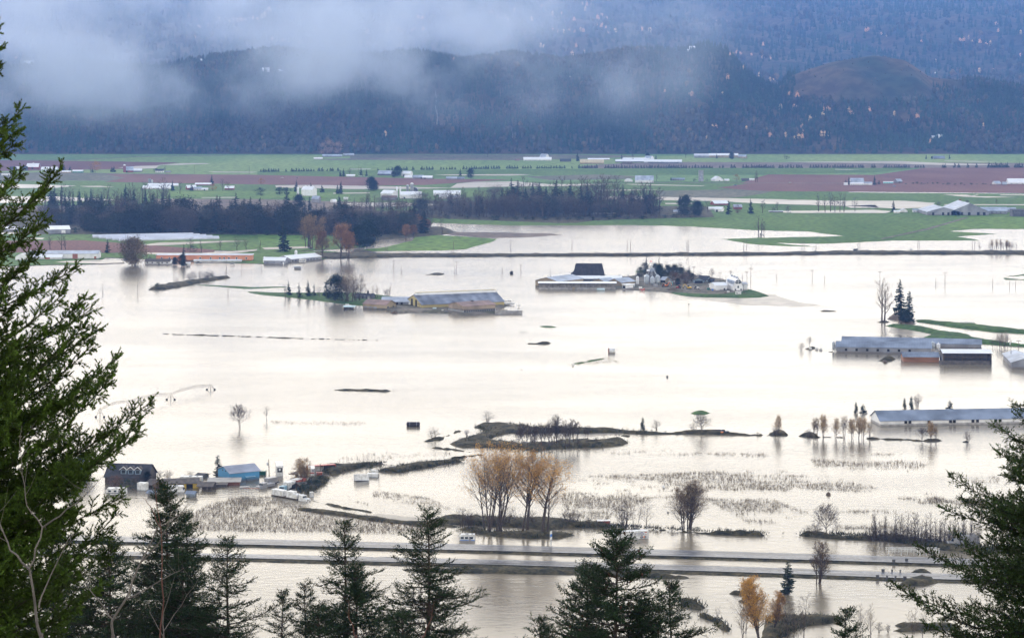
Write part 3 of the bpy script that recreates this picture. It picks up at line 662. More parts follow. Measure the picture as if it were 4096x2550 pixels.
def T_conifer(key, seed, h=20, w=.22, n=95, m=None, sparse=0.0, droop=.35, base=.06, top=1.0, jag=1.0, pw=.8, seg=3):
    r = random.Random(seed); t = MB(); t.path([(0, 0, -.3), (r.gauss(0, .1), r.gauss(0, .1), h * .5), (0, 0, h * .98)], h * .016, h * .003, 6)
    c = MB()
    for i in range(n):
        f = base + (1 - base) * ((i + r.random()) / n); z = h * f
        R_ = h * w * ((1 - f) ** pw + .02) * r.uniform(.6, 1.2) * (1 - sparse * r.random())
        a = r.uniform(0, 6.283); dx, dy = math.cos(a), math.sin(a); sx, sy = -dy, dx
        th = R_ * .30 * jag + .04 * h * .2
        for k in range(seg):
            t0, t1 = k / seg * .9, (k + 1) / seg; wd = R_ * .38 * (1 - t0 * .6) * r.uniform(.7, 1.3); zz0 = z - droop * R_ * t0; zz1 = z - droop * R_ * t1 + (.12 * R_ if k == seg - 1 else 0)
            o = r.uniform(-.3, .3) * wd
            c.add([(dx * R_ * t0, dy * R_ * t0, zz0 + .05 * th), (dx * R_ * t1 + sx * (wd + o), dy * R_ * t1 + sy * (wd + o), zz1 - th * r.uniform(.1, .8)), (dx * R_ * (t1 + .12), dy * R_ * (t1 + .12), zz1),
                   (dx * R_ * t1 - sx * (wd - o), dy * R_ * t1 - sy * (wd - o), zz1 - th * r.uniform(.1, .8))], [(0, 1, 2), (0, 2, 3)])
            c.add([(dx * R_ * t0, dy * R_ * t0, zz0), (dx * R_ * t1 * .8, dy * R_ * t1 * .8, zz0 - th * r.uniform(.5, 1.3)), (dx * R_ * t1 * 1.02, dy * R_ * t1 * 1.02, zz1)], [(0, 1, 2)])
    TEMPLATES[key] = dict(h=h, parts=[('trunk', as_mesh(t, key + '_trunk', M_BARK)), ('crown', as_mesh(c, key + '_crown', m or M_FIR))])
def T_cloud(key, seed, h, shape, n, size, m, stems=3, clumps=26, trunk=.25):
    """leafy crown: leaf clumps spread through a volume given by shape(rnd) -> (x,y,z) in metres"""
    r = random.Random(seed); t, c2, tips = grow(seed=seed, h=h * .75, stems=stems, spread=.4, limbs=10, levels=2, twigs=4, tw=.08, first=trunk)
    c = MB()
    for _ in range(clumps):
        q = Vector(shape(r)); cl = h * .09 * r.uniform(.7, 1.3)
        for _ in range(n // clumps):
            p = q + Vector((r.gauss(0, cl), r.gauss(0, cl), r.gauss(0, cl * .9)))
            a = Vector((r.gauss(0, 1), r.gauss(0, 1), r.gauss(0, 1))).normalized() * size * r.uniform(.5, 1.2); b = a.orthogonal().normalized() * size * r.uniform(.3, .7)
            c.add([p - a * .5, p + b * .5, p + a * .5, p - b * .5], [(0, 1, 2, 3)])
    TEMPLATES[key] = dict(h=h, parts=[('trunk', as_mesh(t, key + '_trunk', M_BARK)), ('crown', as_mesh(c, key + '_crown', m))])
def ell(rx, rz, cz):
    def f(r):
        a = r.uniform(0, 6.283); q = r.random() ** .5; e = r.uniform(-1.3, 1.5)
        return (rx * q * math.cos(a) * math.cos(e), rx * q * math.sin(a) * math.cos(e), cz + rz * math.sin(e))
    return f
for i in range(3):
    T_conifer('fir%d' % i, 20 + i, 22, .25, 150, sparse=.45)
    T_conifer('cone%d' % i, 30 + i, 10, .36, 80, base=.04, droop=.2, sparse=.2, pw=.7, seg=2)
    T_conifer('narrow%d' % i, 40 + i, 24, .17, 130, sparse=.4, pw=.6)
T_conifer('spruce_old', 51, 26, .24, 120, sparse=.85, droop=.15, base=.05)
T_conifer('spruce_rag', 52, 30, .17, 190, sparse=.7, droop=.3, pw=.45, jag=1.4)
T_conifer('cedar', 53, 20, .17, 150, m=M_CEDAR, sparse=.3, pw=.45, base=.02, droop=.1)
for i in range(4):
    T_bare('bare%d' % i, seed=60 + i, h=16, spread=.38, limbs=14, up=.55, tw=.10, levels=3, twigs=5)
    T_bare('row%d' % i, seed=70 + i, h=14, spread=.24, limbs=16, up=.8, tw=.07, levels=3, twigs=5, first=.2)
    T_bare('bush%d' % i, seed=80 + i, h=5, stems=6, spread=.5, limbs=16, up=.4, tw=.05, levels=3, twigs=4, first=.1)
T_bare('grove0', seed=141, h=11, stems=2, spread=.34, limbs=26, up=.7, tw=.10, twigs=6, first=.3, tr=.02)
T_bare('grove1', seed=142, h=11, stems=1, spread=.38, limbs=22, up=.65, tw=.10, twigs=6, first=.32, tr=.022)
T_cloud('foot_tree', 143, 13, ell(4.8, 5, 7), 1600, .7, mat('pinkish_tan_leaves', (.30, .19, .14), .8, .3, .3), clumps=40)
T_bare('pale0', M_TWIGP, seed=90, h=13, spread=.26, limbs=14, up=.8, tw=.06, twigs=5)
T_bare('pale1', M_TWIGP, seed=91, h=13, spread=.34, limbs=14, up=.6, tw=.06, twigs=6)
T_bare('thin0', M_TWIGP, seed=92, h=12, stems=3, spread=.34, limbs=22, up=.8, tw=.07, twigs=5, leaves=(1, .26, M_OCHRE, .6))
T_bare('thin1', M_TWIGP, seed=93, h=12, stems=3, spread=.36, limbs=26, up=.6, tw=.07, twigs=5, first=.15, leaves=(2, .30, mat('buff_gold_leaves', (.36, .24, .11), .8, .3, .8), .9))
T_bare('broad', M_TWIGP, seed=94, h=12, stems=4, spread=.40, limbs=26, up=.7, tw=.07, twigs=5, first=.18)
T_bare('mushroom', seed=95, h=9, spread=.45, limbs=18, up=.55, tw=.06, twigs=6, first=.3)
T_cloud('willow', 96, 14, ell(4.6, 5.8, 7.6), 7000, .7, mat('willow_leaves', (.17, .125, .055), .8, .3, .4), stems=5, clumps=60)
T_cloud('round_gold', 97, 10, ell(5.2, 3.4, 6.2), 1500, .5, M_GOLD, clumps=40)
T_cloud('round_dark', 98, 13, ell(4.3, 5.2, 7.0), 5200, .7, M_FIR, clumps=90)
T_cloud('round_scrub', 99, 5, ell(3.6, 1.8, 2.2), 900, .4, M_CEDAR, clumps=30)
T_cloud('russet', 100, 9, ell(5, 3.4, 4.4), 1500, .45, mat('russet_leaves', (.12, .06, .035), .8, .4, .8), clumps=40)
T_cloud('brown_mass', 131, 13, ell(4.6, 5.4, 7.0), 3000, .40, mat('grey_brown_twigs', (.085, .066, .054), .9, .3, .3), clumps=70)
T_cloud('dark_mass', 132, 14, ell(4.6, 6.0, 7.2), 4200, .6, mat('dark_wood_foliage', (.028, .034, .020), .9, .4, .3), clumps=80)
T_cloud('hill_gold', 101, 14, ell(3.6, 5.0, 8), 260, 1.5, mat('hill_gold_leaves', (.95, .62, .36), .8, .2, .3), stems=1, clumps=26)
T_cloud('hill_gold2', 102, 13, ell(4.6, 4.0, 7), 300, 1.5, mat('hill_rust_leaves', (.90, .50, .32), .8, .2, .3), stems=1, clumps=26)
T_bare('autumn0', M_TWIG, seed=103, h=20, stems=4, spread=.28, limbs=28, up=.75, tw=.1, twigs=5, leaves=(2, .5, M_OCHRE, .8, .6))
T_bare('autumn1', M_TWIG, seed=104, h=18, stems=3, spread=.34, limbs=24, up=.6, tw=.1, twigs=5, leaves=(3, .5, mat('rusty_leaves', (.24, .12, .045), .8, .3, .8), .9, .6))
T_bare('dead', M_TWIGP, seed=106, h=24, stems=2, spread=.40, limbs=22, up=.6, tw=.09, twigs=5, tr=.03, lean=.05)
# the tall cottonwoods by the motorway
T_bare('cotton0', M_TWIG, seed=110, h=27, stems=4, spread=.46, limbs=36, up=.62, tw=.045, twigs=5, first=.3, tr=.016, lean=.12, leaves=(2, .34, mat('tan_gold_leaves', (.52, .28, .06), .8, .3, .8), .75, .35))
T_bare('cotton1', M_TWIG, seed=111, h=26, stems=2, spread=.46, limbs=26, up=.62, tw=.045, twigs=5, first=.35, tr=.018, leaves=(2, .34, M_GOLD, .75, .35))
T_bare('cotton2', M_TWIG, seed=112, h=24, stems=1, spread=.44, limbs=26, up=.62, tw=.045, twigs=6, first=.35, tr=.022, lean=0, curve=.35, leaves=(2, .36, MATS['tan_gold_leaves'], .9, .35))
T_bare('clump_oak', M_TWIG, seed=113, h=15, stems=7, spread=.42, limbs=64, up=.7, tw=.06, twigs=5, first=.15, leaves=(2, .25, mat('dull_ochre_leaves', (.16, .105, .05), .8, .3, .8), .9, .25))
T_bare('yellow_poplar', M_TWIGP, seed=114, h=14, stems=2, spread=.26, limbs=34, up=.9, tw=.05, twigs=6, first=.1, leaves=(3, .22, mat('bright_gold_leaves', (.46, .24, .04), .8, .3, .8), 1.0, .25))
T_bare('swamp_tree', mat('dark_twigs', (.06, .04, .03), .9, .3, .8), seed=115, h=13, stems=5, spread=.3, limbs=44, up=.6, tw=.05, twigs=6, first=.15, leaves=(1, .2, M_OCHRE, .3, .25))
T_bare('thin_near', M_TWIGP, seed=116, h=13, stems=2, spread=.28, limbs=24, up=.7, tw=.035, twigs=6, first=.2, tr=.010)
T_bare('thin_near2', M_TWIG, seed=117, h=12, stems=1, spread=.33, limbs=20, up=.7, tw=.035, twigs=6, first=.2, tr=.012)
T_bare('spread_near', M_TWIG, seed=118, h=11, stems=2, spread=.60, limbs=30, up=.5, tw=.09, twigs=6, first=.22, tr=.02)

def tree(name, key, u, v, hp, label, cat='tree', group=None, wx=1.0, z=0.0, rz=None, single=False):
    """hp = height in photo pixels; feet at photo position (u, v)"""
    t = TEMPLATES[key]; loc = gp(u, v, 0); s = hp / ppm(v) / t['h']
    loc.z = z
    if single:                      # too small in the photo to show its parts
        if 'one' not in t:
            a, b = t['parts'][0][1], t['parts'][1][1]; mb = MB()
            for k, me in enumerate((a, b)):
                mb.m = 0 if k == 0 else 1
                off = len(mb.v)
                mb.add([q.co for q in me.vertices], [tuple(p.vertices) for p in me.polygons])
            mts = [a.materials[0]] + [b.materials[-1]]
            t['one'] = as_mesh(mb, key + '_whole', mts)
        o = bpy.data.objects.new(name, t['one']); COL.objects.link(o)
        o.location = loc; o.rotation_euler = (0, 0, RND.uniform(0, 6.28) if rz is None else rz)
    else:
        o = empty(name, loc, RND.uniform(0, 6.28) if rz is None else rz)
        for pn, me in t['parts']:
            c = bpy.data.objects.new(pn, me); COL.objects.link(c); c.parent = o
    o.scale = (s * wx, s * wx, s)
    return tag(o, label, cat, group)
# ------------------------------------------------------------------ buildings
W_WHITE = mat('white_siding', (.72, .72, .72), .6, .08, .3)
W_GREY = ribbed('grey_siding', (.24, .25, .28), .6)
W_DGREY = mat('dark_siding', (.09, .09, .10), .8, .3, .3)
W_RED = mat('red_siding', (.22, .05, .04), .7, .25, .3)
W_TAN = ribbed('tan_siding', (.31, .25, .16), .6)
W_YEL = ribbed('yellow_siding', (.42, .35, .15), .8, stain=.12)
W_BRN = ribbed('weathered_board', (.28, .22, .16), .4, stain=.35)
W_ORA = mat('orange_siding', (.60, .26, .15), .7, .12, .3)
W_BLUE = ribbed('blue_siding', (.08, .27, .48), .6, stain=.1)
W_SLATE = mat('slate_blue_siding', (.20, .27, .34), .7, .12, .4)
W_CONC = mat('concrete', (.30, .29, .28), .85, .25, .5)
def muddy(m):
    # tide mark of silt left on the lowest metre of a wall
    n, l = m.node_tree.nodes, m.node_tree.links; b = n['Principled BSDF']; src = b.inputs['Base Color'].links[0].from_socket
    t = n.new('ShaderNodeTexCoord'); s = n.new('ShaderNodeSeparateXYZ'); l.new(t.outputs['Object'], s.inputs[0])
    z = n.new('ShaderNodeTexNoise'); z.inputs['Scale'].default_value = .6; a = n.new('ShaderNodeMath'); a.operation = 'ADD'; l.new(t.outputs['Object'], z.inputs['Vector']); l.new(s.outputs['Z'], a.inputs[0]); l.new(z.outputs['Fac'], a.inputs[1])
    r = n.new('ShaderNodeMapRange'); r.inputs['From Min'].default_value = .9; r.inputs['From Max'].default_value = 1.7; r.inputs['To Min'].default_value = .65; r.inputs['To Max'].default_value = 0; l.new(a.outputs[0], r.inputs['Value'])
    x = n.new('ShaderNodeMix'); x.data_type = 'RGBA'; l.new(r.outputs[0], x.inputs['Factor']); l.new(src, x.inputs['A']); x.inputs['B'].default_value = (.12, .10, .08, 1); l.new(x.outputs['Result'], b.inputs['Base Color'])
for m_ in (W_WHITE, W_GREY, W_RED, W_TAN, W_YEL, W_BRN, W_ORA, W_BLUE, W_SLATE): muddy(m_)
R_WHITE = ribbed('white_metal_roof', (.78, .79, .80), .9, depth=.06, stain=.06)
R_LIGHT = ribbed('galvanised_roof', (.37, .41, .48), .9, depth=.14, stain=.26)
R_GREY = ribbed('grey_metal_roof', (.19, .225, .29), .9, depth=.16, stain=.32)
R_DARK = mat('dark_shingle_roof', (.045, .045, .05), .85, .3, .6)
R_BRN = mat('brown_shingle_roof', (.10, .085, .075), .85, .3, .6)
R_RUST = ribbed('rusty_metal_roof', (.20, .12, .10), .9, depth=.2, stain=.4)
R_TAN = mat('tan_roof', (.52, .44, .30), .7, .12, .3)
M_BLACK = mat('dark_opening', (.012, .012, .014), .7, .2, 1)
M_GLASS = mat('window_glass', (.03, .04, .05), .15, .2, 1)
M_TRIM = mat('white_trim', (.75, .75, .74), .6, .05, 1)
M_STEEL = mat('galvanised_steel', (.42, .46, .50), .4, .15, .8, metal=.4)
M_WOOD = mat('weathered_wood', (.11, .085, .065), .9, .3, 1)
M_RUST = mat('rust', (.22, .08, .04), .9, .35, 1.5)

def roof_pts(style, W, hw, hr, ov=.5):
    k = hr / (W / 2)
    if style == 'gable': return [(-W / 2 - ov, hw - ov * k), (0, hw + hr), (W / 2 + ov, hw - ov * k)]
    if style == 'gambrel': return [(-W / 2 - ov, hw - ov * 1.2), (-W * .30, hw + hr * .66), (0, hw + hr), (W * .30, hw + hr * .66), (W / 2 + ov, hw - ov * 1.2)]
    if style == 'arch': return [(-W / 2 * math.cos(a), hw + hr * math.sin(a)) for a in [math.pi * i / 12 for i in range(13)]]
    if style == 'flat': return [(-W / 2 - ov, hw + hr * .5), (W / 2 + ov, hw + hr)]
    if style == 'shed': return [(-W / 2 - ov, hw), (W / 2 + ov, hw + hr)]
def bldg(name, label, uc, v, wpx, hwp, hrp, D=10, rot=0, wall=None, roof=None, style='gable', ridge='x', cat='barn', doors=(), windows=(), group=None, open_front=False, cupolas=0, z=0, ov=.5, hip=0, flare=0):
    wall, roof = wall or W_WHITE, roof or R_WHITE
    s = ppm(v); a = math.radians(rot); ca, sa = abs(math.cos(a)), abs(math.sin(a))
    L = (wpx / s - D * sa) / ca if ca > .3 else wpx / s
    L = max(3, L); hw, hr = hwp / s, hrp / s
    p = gp(uc, v); loc = (p.x, p.y + (L * sa + D * ca) / 2, z)
    o = empty(name, loc, a); tag(o, label, cat, group)
    # ridge 'y' turns the section: local length runs away from the viewer
    LL, WW = (L, D) if ridge == 'x' else (D, L)
    Mx = Matrix.Identity(4) if ridge == 'x' else Matrix.Rotation(math.pi / 2, 4, 'Z')
    rp_ = roof_pts(style, WW, hw, hr, ov)
    inner = [(y * (WW / (WW + 2 * ov)) if style != 'arch' else y, zz - .02) for y, zz in rp_]
    if style in ('gable', 'gambrel'): inner = roof_pts(style, WW - .02, hw - .02, hr - .05, 0)
    if style in ('flat', 'shed'): inner = [(-WW / 2, rp_[0][1] - .03), (WW / 2, rp_[1][1] - .03)]
    if hip: inner = [(-WW / 2, hw - .02), (WW / 2, hw - .02)]
    sec = [(-WW / 2, -.6)] + inner + [(WW / 2, -.6)]
    w = MB()
    if open_front:
        t = .2
        w.prism([(WW / 2 - t, -.6), (WW / 2 - t, hw), (WW / 2, hw), (WW / 2, -.6)], -LL / 2, LL / 2)
        for x in (-LL / 2, LL / 2 - .2): w.prism(sec, x, x + .2) if open_front == 1 else None
        n = max(3, int(LL / 5))
    else: w.prism(sec, -LL / 2, LL / 2)
    w.v = [tuple(Mx @ Vector(q)) for q in w.v]; w.build('wall', wall, o)
    if open_front:
        for i in range(n + 1):
            q = MB(); x = -LL / 2 + .15 + (LL - .3) * i / n; q.box(x - .12, x + .12, -WW / 2, -WW / 2 + .24, -.6, hw); q.v = [tuple(Mx @ Vector(c)) for c in q.v]; q.build('post', M_WOOD, o)
    r = MB(); th = .18
    up = [(y, zz + .02) for y, zz in rp_]; up2 = [(y, zz + th) for y, zz in rp_]
    rm = MB()
    o2 = ov if style != 'arch' else .1
    V = []; n = len(up)
    hx = hip
    for (x, e) in ((-LL / 2 - o2, 1), (LL / 2 + o2, -1)):
        for ring in (up, up2):
            for y, zz in ring:
                k = (zz - up[0][1]) / max(.01, hr + ov * .5)
                V.append((x + e * hx * max(0, min(1, k)), y, zz))
    fs = []
    if hip: fs.append((0, 1, 2)); fs.append((2 * n, 2 * n + 2, 2 * n + 1))
    for i in range(n - 1):
        a0, a1, b0, b1 = i, i + 1, n + i, n + i + 1
        c0, c1, d0, d1 = 2 * n + i, 2 * n + i + 1, 3 * n + i, 3 * n + i + 1
        fs += [(b0, b1, d1, d0), (a0, c0, c1, a1), (a0, a1, b1, b0), (c0, d0, d1, c1)]
    fs += [(0, n, 3 * n, 2 * n), (n - 1, 3 * n - 1, 4 * n - 1, 2 * n + n - 1)]
    rm.add([tuple(Mx @ Vector(q)) for q in V], fs); rf = rm.build('roof', roof, o)
    for i in range(cupolas):
        x = LL * ((i + .5) / cupolas - .5); c = MB(); c.box(x - .6, x + .6, -.6, .6, hw + hr - .3, hw + hr + .9)
        c.prism([(-.85, hw + hr + .9), (0, hw + hr + 1.6), (.85, hw + hr + .9)], x - .85, x + .85)
        c.v = [tuple(Mx @ Vector(q)) for q in c.v]; c.build('cupola', roof, rf)
    def panel(nm, face, t, wd, z0, z1, m, frame=False):
        q = MB(); e = .05
        if face == 'f': x = t * L; q.box(x - wd / 2, x + wd / 2, -D / 2 - e, -D / 2 + .02, z0, z1)
        elif face == 'r': y = t * D; q.box(L / 2 - .02, L / 2 + e, y - wd / 2, y + wd / 2, z0, z1)
        else: y = t * D; q.box(-L / 2 - e, -L / 2 + .02, y - wd / 2, y + wd / 2, z0, z1)
        ob = q.build(nm, m, o)
        if frame:
            f = MB(); e2 = e + .03; b = .18
            def fb(c0, c1, h0, h1):
                if face == 'f': f.box(c0, c1, -D / 2 - e2, -D / 2 - e + .01, h0, h1)
                elif face == 'r': f.box(L / 2 + e - .01, L / 2 + e2, c0, c1, h0, h1)
                else: f.box(-L / 2 - e2, -L / 2 - e + .01, c0, c1, h0, h1)
            c = t * (L if face == 'f' else D)
            fb(c - wd / 2 - b, c - wd / 2, z0 - b, z1 + b); fb(c + wd / 2, c + wd / 2 + b, z0 - b, z1 + b)
            fb(c - wd / 2, c + wd / 2, z1, z1 + b); fb(c - wd / 2, c + wd / 2, z0 - b, z0)
            f.build('frame', M_TRIM, ob)
    for d in doors: panel('door', d[0], d[1], d[2], d[4] if len(d) > 4 else -.3, d[3], d[5] if len(d) > 5 else M_BLACK)
    for d in windows: panel('window', d[0], d[1], d[2], d[3], d[4], M_GLASS, frame=len(d) > 5)
    o['_L'], o['_D'], o['_hw'], o['_hr'] = L, D, hw, hr
    return o
def ex(o, name, mb, m, smooth=False): return mb.build(name, m, o, smooth)
def fw(n, w=1.0, z0=.9, z1=2.0, frame=False):
    return [('f', -.5 + (i + .5) / n, w, z0, z1) + ((1,) if frame else ()) for i in range(n)]

# -- far valley farms, left
b = bldg('barn', 'red barn with bright white gambrel roof and cupola in the berry field at far left', 130, 676, 47, 9, 13, 14, 0, W_RED, R_WHITE, 'gambrel', cupolas=1, doors=[('f', 0, 3, 3)])
bldg('house', 'small dark roofed house leftmost of the farm beside the red barn', 50, 683, 24, 7, 9, 9, 0, W_GREY, R_DARK, cat='house', windows=fw(3))
bldg('house', 'small dark roofed house just left of the red barn with white roof', 94, 683, 25, 8, 10, 9, 0, W_DGREY, R_DARK, cat='house', windows=fw(3))
bldg('shed', 'low white shed between the two dark roofed houses', 72, 678, 26, 6, 6, 8, 0, cat='shed')
bldg('shed', 'long white barn with pale green walls right of the red barn', 196, 684, 64, 7, 9, 12, 0, mat('pale_green_siding', (.45, .55, .5), .7, .1), doors=[('f', .3, 4, 2.5)])
bldg('shed', 'small pale gabled shed in front of the long white barn', 192, 692, 38, 5, 6, 9, 20, mat('pale_green_siding', (.45, .55, .5)), R_LIGHT, cat='shed')
bldg('shed', 'long low white shed with tan end wall in the far left farm', 250, 693, 62, 6, 4, 10, 0, W_TAN, cat='shed')
bldg('shed', 'white shed with green lower wall left of the golden willow', 310, 691, 40, 6, 5, 10, 0, mat('green_siding', (.08, .25, .14), .7, .1), cat='shed', windows=fw(4, 1.2, .8, 1.6))
bldg('trailer', 'white box trailer parked alone in the brown field at far left', 22, 703, 32, 7, 1, 3, 0, style='flat', cat='trailer', doors=[('f', .4, 1.2, 2.2)])
bldg('barn', 'dark red gambrel barn with pale roof beside a domed silo', 512, 690, 40, 9, 14, 16, 12, W_RED, R_LIGHT, 'gambrel', doors=[('f', -.3, 2.5, 3)])
bldg('shed', 'low shed with white roof joined to the dark red gambrel barn', 548, 688, 36, 6, 7, 10, 0, W_GREY, cat='shed')
bldg('house', 'white house with dark roof standing alone by the light green field', 637, 691, 32, 8, 7, 9, 0, W_WHITE, R_DARK, cat='house', windows=fw(4, .9, 1, 2.1), doors=[('f', .1, 1, 2.1)])
bldg('shed', 'low cream shed with flat roof right of the white house', 672, 692, 20, 5, 3, 6, 0, W_TAN, R_GREY, cat='shed')
bldg('barn', 'long low barn with twin bright white roofs behind the bare tree line', 624, 757, 108, 6, 8, 16, 0, W_WHITE, R_WHITE, windows=fw(6, 2, .8, 1.6))
bldg('barn', 'second white roofed barn just behind the long low twin roofed barn', 640, 745, 100, 5, 6, 12, 0, W_GREY, R_WHITE)
bldg('barn', 'small white roofed barn half hidden behind dark conifers, left of the red gabled barn', 694, 745, 34, 5, 6, 10, 0)
bldg('barn', 'red barn with gabled white roof in the left middle farm', 761, 760, 46, 9, 10, 12, 20, W_RED, R_WHITE, windows=fw(3, 1, 1, 2))
bldg('barn', 'long red barn with white roof left of the tall fir', 812, 742, 64, 5, 5, 12, 0, W_RED, R_WHITE)
bldg('house', 'white house with dark windows left of the low orange willow', 790, 762, 30, 8, 6, 8, 0, W_WHITE, R_LIGHT, cat='house', windows=fw(3))
bldg('shed', 'low white outbuilding just left of the low orange willow', 818, 762, 24, 6, 4, 8, 0, cat='shed', doors=[('f', 0, 2, 2)])
bldg('barn', 'red barn with white roof right of the low orange willow', 917, 760, 36, 8, 8, 10, 0, W_RED, R_WHITE, windows=fw(3, 1, 1, 2))
bldg('warehouse', 'broad white warehouse with low gabled white roof at left', 219, 937, 112, 19, 12, 24, 18, W_GREY, R_WHITE, doors=[('f', .2, 4, 4, -.3, W_WHITE)], cat='warehouse')
bldg('barn', 'white roofed barn behind the branches at the left edge', 28, 925, 70, 8, 8, 16, 0, W_GREY, R_WHITE)
bldg('shed', 'small white roofed shed between left edge barn and warehouse', 98, 922, 30, 6, 6, 9, 20, W_GREY, R_WHITE, cat='shed')
bldg('house', 'white roofed house glimpsed behind bare trees above the greenhouses', 560, 895, 44, 8, 9, 12, 10, W_WHITE, R_WHITE, cat='house')
bldg('house', 'second white roofed house glimpsed just right behind the bare trees', 604, 893, 40, 8, 9, 12, -15, W_WHITE, R_WHITE, cat='house')
bldg('house', 'grey roofed house among trees above the long greenhouses', 546, 924, 40, 8, 11, 12, -20, W_GREY, R_LIGHT, cat='house', windows=fw(2))
bldg('house', 'steep dark roofed house with white gable above the long greenhouses', 604, 925, 30, 8, 14, 10, 35, W_WHITE, R_DARK, cat='house')
bldg('house', 'tiny white gabled house deep in the dark left wood', 425, 910, 18, 6, 9, 8, 40, W_WHITE, R_LIGHT, cat='house')
M_GH = ribbed('greenhouse_film', (.62, .64, .70), 1.2, depth=.25, stain=.1)
for i in range(5):
    bldg('greenhouse', ['rearmost', 'second from rearmost', 'middle', 'second from front', 'front'][i] + ' of the five long white greenhouses', 560 + i * 26, 952 + i * 3.2, 395, 5.5, 7, 8, 17, M_GH, M_GH, cat='greenhouse', group='row of long greenhouses', ov=.15, doors=[('l', 0, 2, 1.4)])
bldg('barn', 'long white barn with grey roof and red doors at the left shore', 253, 1036, 278, 22, 10, 14, 0, W_WHITE, R_LIGHT, doors=[('f', .17, 4.5, 4.8, 0, mat('brick_red_door', (.3, .12, .08))), ('f', .46, 2, 2.4, 0, mat('brick_red_door', (.3, .12, .08))), ('f', -.32, 2.4, 3)])
bldg('barn', 'short white barn standing in front of the long white barn at the left shore', 184, 1038, 124, 10, 9, 9, 0, W_WHITE, R_WHITE, doors=[('f', .05, 4, 2, 0, mat('brick_red_door', (.3, .12, .08)))])
bldg('barn', 'white arched shed half behind the fir branches at the left shore', 90, 1042, 58, 10, 16, 12, 0, W_WHITE, R_LIGHT, 'arch', 'y')
bldg('chicken_barn', 'very long orange barn with white framed windows left of the twin silo barn', 816, 1043, 384, 21, 3, 12, 0, W_ORA, R_LIGHT, 'flat', windows=[('f', t, 1.3, 1.6, 3.0, 1) for t in (-.44, -.36, -.31, -.04, .07, .165, .21, .26, .34, .44)], cat='barn')
bldg('shed', 'low grey annex along the foot of the long orange barn', 870, 1049, 190, 7, 3, 4, 0, W_WHITE, R_LIGHT, 'shed', cat='shed')
bldg('house', 'white bungalow with grey roof in front of the long orange barn', 631, 1058, 108, 12, 9, 10, -8, W_WHITE, R_BRN, cat='house', windows=fw(5, 1.3, 1, 2, True), doors=[('f', .07, 1, 2.1)])
bldg('shed', 'tiny white shed right of the tall dark fir at the shore', 752, 1065, 15, 13, 3, 3, 0, cat='shed')
bldg('chicken_barn', 'long pale roofed barn angled away from the shore beside a small silo', 1188, 1050, 172, 14, 12, 17, 52, W_GREY, R_WHITE, windows=[('f', -.45 + i * .1, 1.6, .8, 1.8) for i in range(9)], cat='barn')
bldg('shed', 'grey shed with white gabled roof in front of the angled barn at the shore', 1100, 1058, 92, 16, 11, 11, -8, W_GREY, R_WHITE, cat='shed', windows=fw(3, .8, 1.4, 2), doors=[('f', .44, 1, 2.1, 0, M_TRIM)])
bldg('shed', 'small grey floating shed left of the leaning utility pole', 1190, 1076, 26, 9, 1, 3, 0, W_GREY, R_LIGHT, 'flat', cat='shed')
# -- far valley farms, middle
bldg('barn', 'distant pale barn under the pink tree at the foot of the mountain', 1328, 628, 78, 5, 5, 14, 0, W_GREY, R_LIGHT)
bldg('barn', 'distant pale barn rightmost below the mountain left of centre', 1393, 624, 46, 5, 5, 14, 10, W_GREY, R_LIGHT)
bldg('shed', 'distant low white shed in front of the pink tree', 1272, 637, 34, 5, 2, 8, 0, cat='shed')
bldg('barn', 'lavender grey roofed barn behind the row of small cedars', 1540, 702, 60, 7, 12, 18, -10, W_DGREY, R_LIGHT)
bldg('barn', 'white gabled barn with dark door beside the lavender roofed barn', 1627, 706, 46, 12, 9, 12, -20, W_WHITE, R_WHITE, doors=[('f', -.2, 3, 3.2)])
bldg('shed', 'low white shed just below the white gabled barn', 1637, 713, 38, 5, 5, 9, 0, cat='shed')
bldg('shed', 'pale grey open fronted shed beside the berry field', 1672, 715, 46, 7, 7, 9, 12, W_GREY, R_LIGHT, cat='shed', doors=[('f', .3, 3.5, 2.5)])
bldg('shed', 'pale grey shed with white roof rightmost of the farm above the long berry field', 1710, 716, 44, 6, 7, 9, -12, W_GREY, R_WHITE, cat='shed', doors=[('f', -.2, 3.5, 2.4)])
bldg('shed', 'grey flat shed left of the dark round tree', 1806, 719, 42, 7, 5, 9, 0, W_GREY, R_LIGHT, cat='shed')
bldg('shed', 'small grey shed between the flat shed and the dark round tree', 1843, 718, 28, 5, 5, 8, 0, W_GREY, R_GREY, cat='shed')
bldg('shed', 'low white farm building left of the lavender roofed barn', 1402, 707, 34, 5, 4, 8, 0, cat='shed')
b = bldg('feed_mill', 'tall white metal mill building with ridge vents', 1234, 785, 60, 26, 12, 14, -22, W_WHITE, R_WHITE, cat='mill', cupolas=3)
bldg('shed', 'grey gabled shed in front of the tall white mill', 1263, 812, 36, 17, 10, 10, -15, W_GREY, R_LIGHT, cat='shed')
bldg('shed', 'small white kiosk on the grey yard right of the white mill', 1383, 800, 16, 9, 2, 5, 0, cat='shed')
bldg('shed', 'low white arched shed in the yard right of the white mill', 1333, 812, 28, 6, 8, 9, 30, W_WHITE, R_WHITE, 'arch', cat='shed')
bldg('barn', 'white gabled barn left of the tall silo pair', 1555, 792, 68, 18, 12, 16, -28, W_WHITE, R_WHITE, doors=[('f', .2, 2, 3)])
bldg('barn', 'large white low roofed barn in front of the tall silo pair', 1643, 795, 84, 16, 12, 18, 0, W_WHITE, R_WHITE, doors=[('f', -.3, 2, 2.5)])
bldg('shed', 'lilac grey shed with a rust red roof left of the large white barn', 1556, 801, 60, 12, 6, 8, 0, W_GREY, R_RUST, cat='shed')
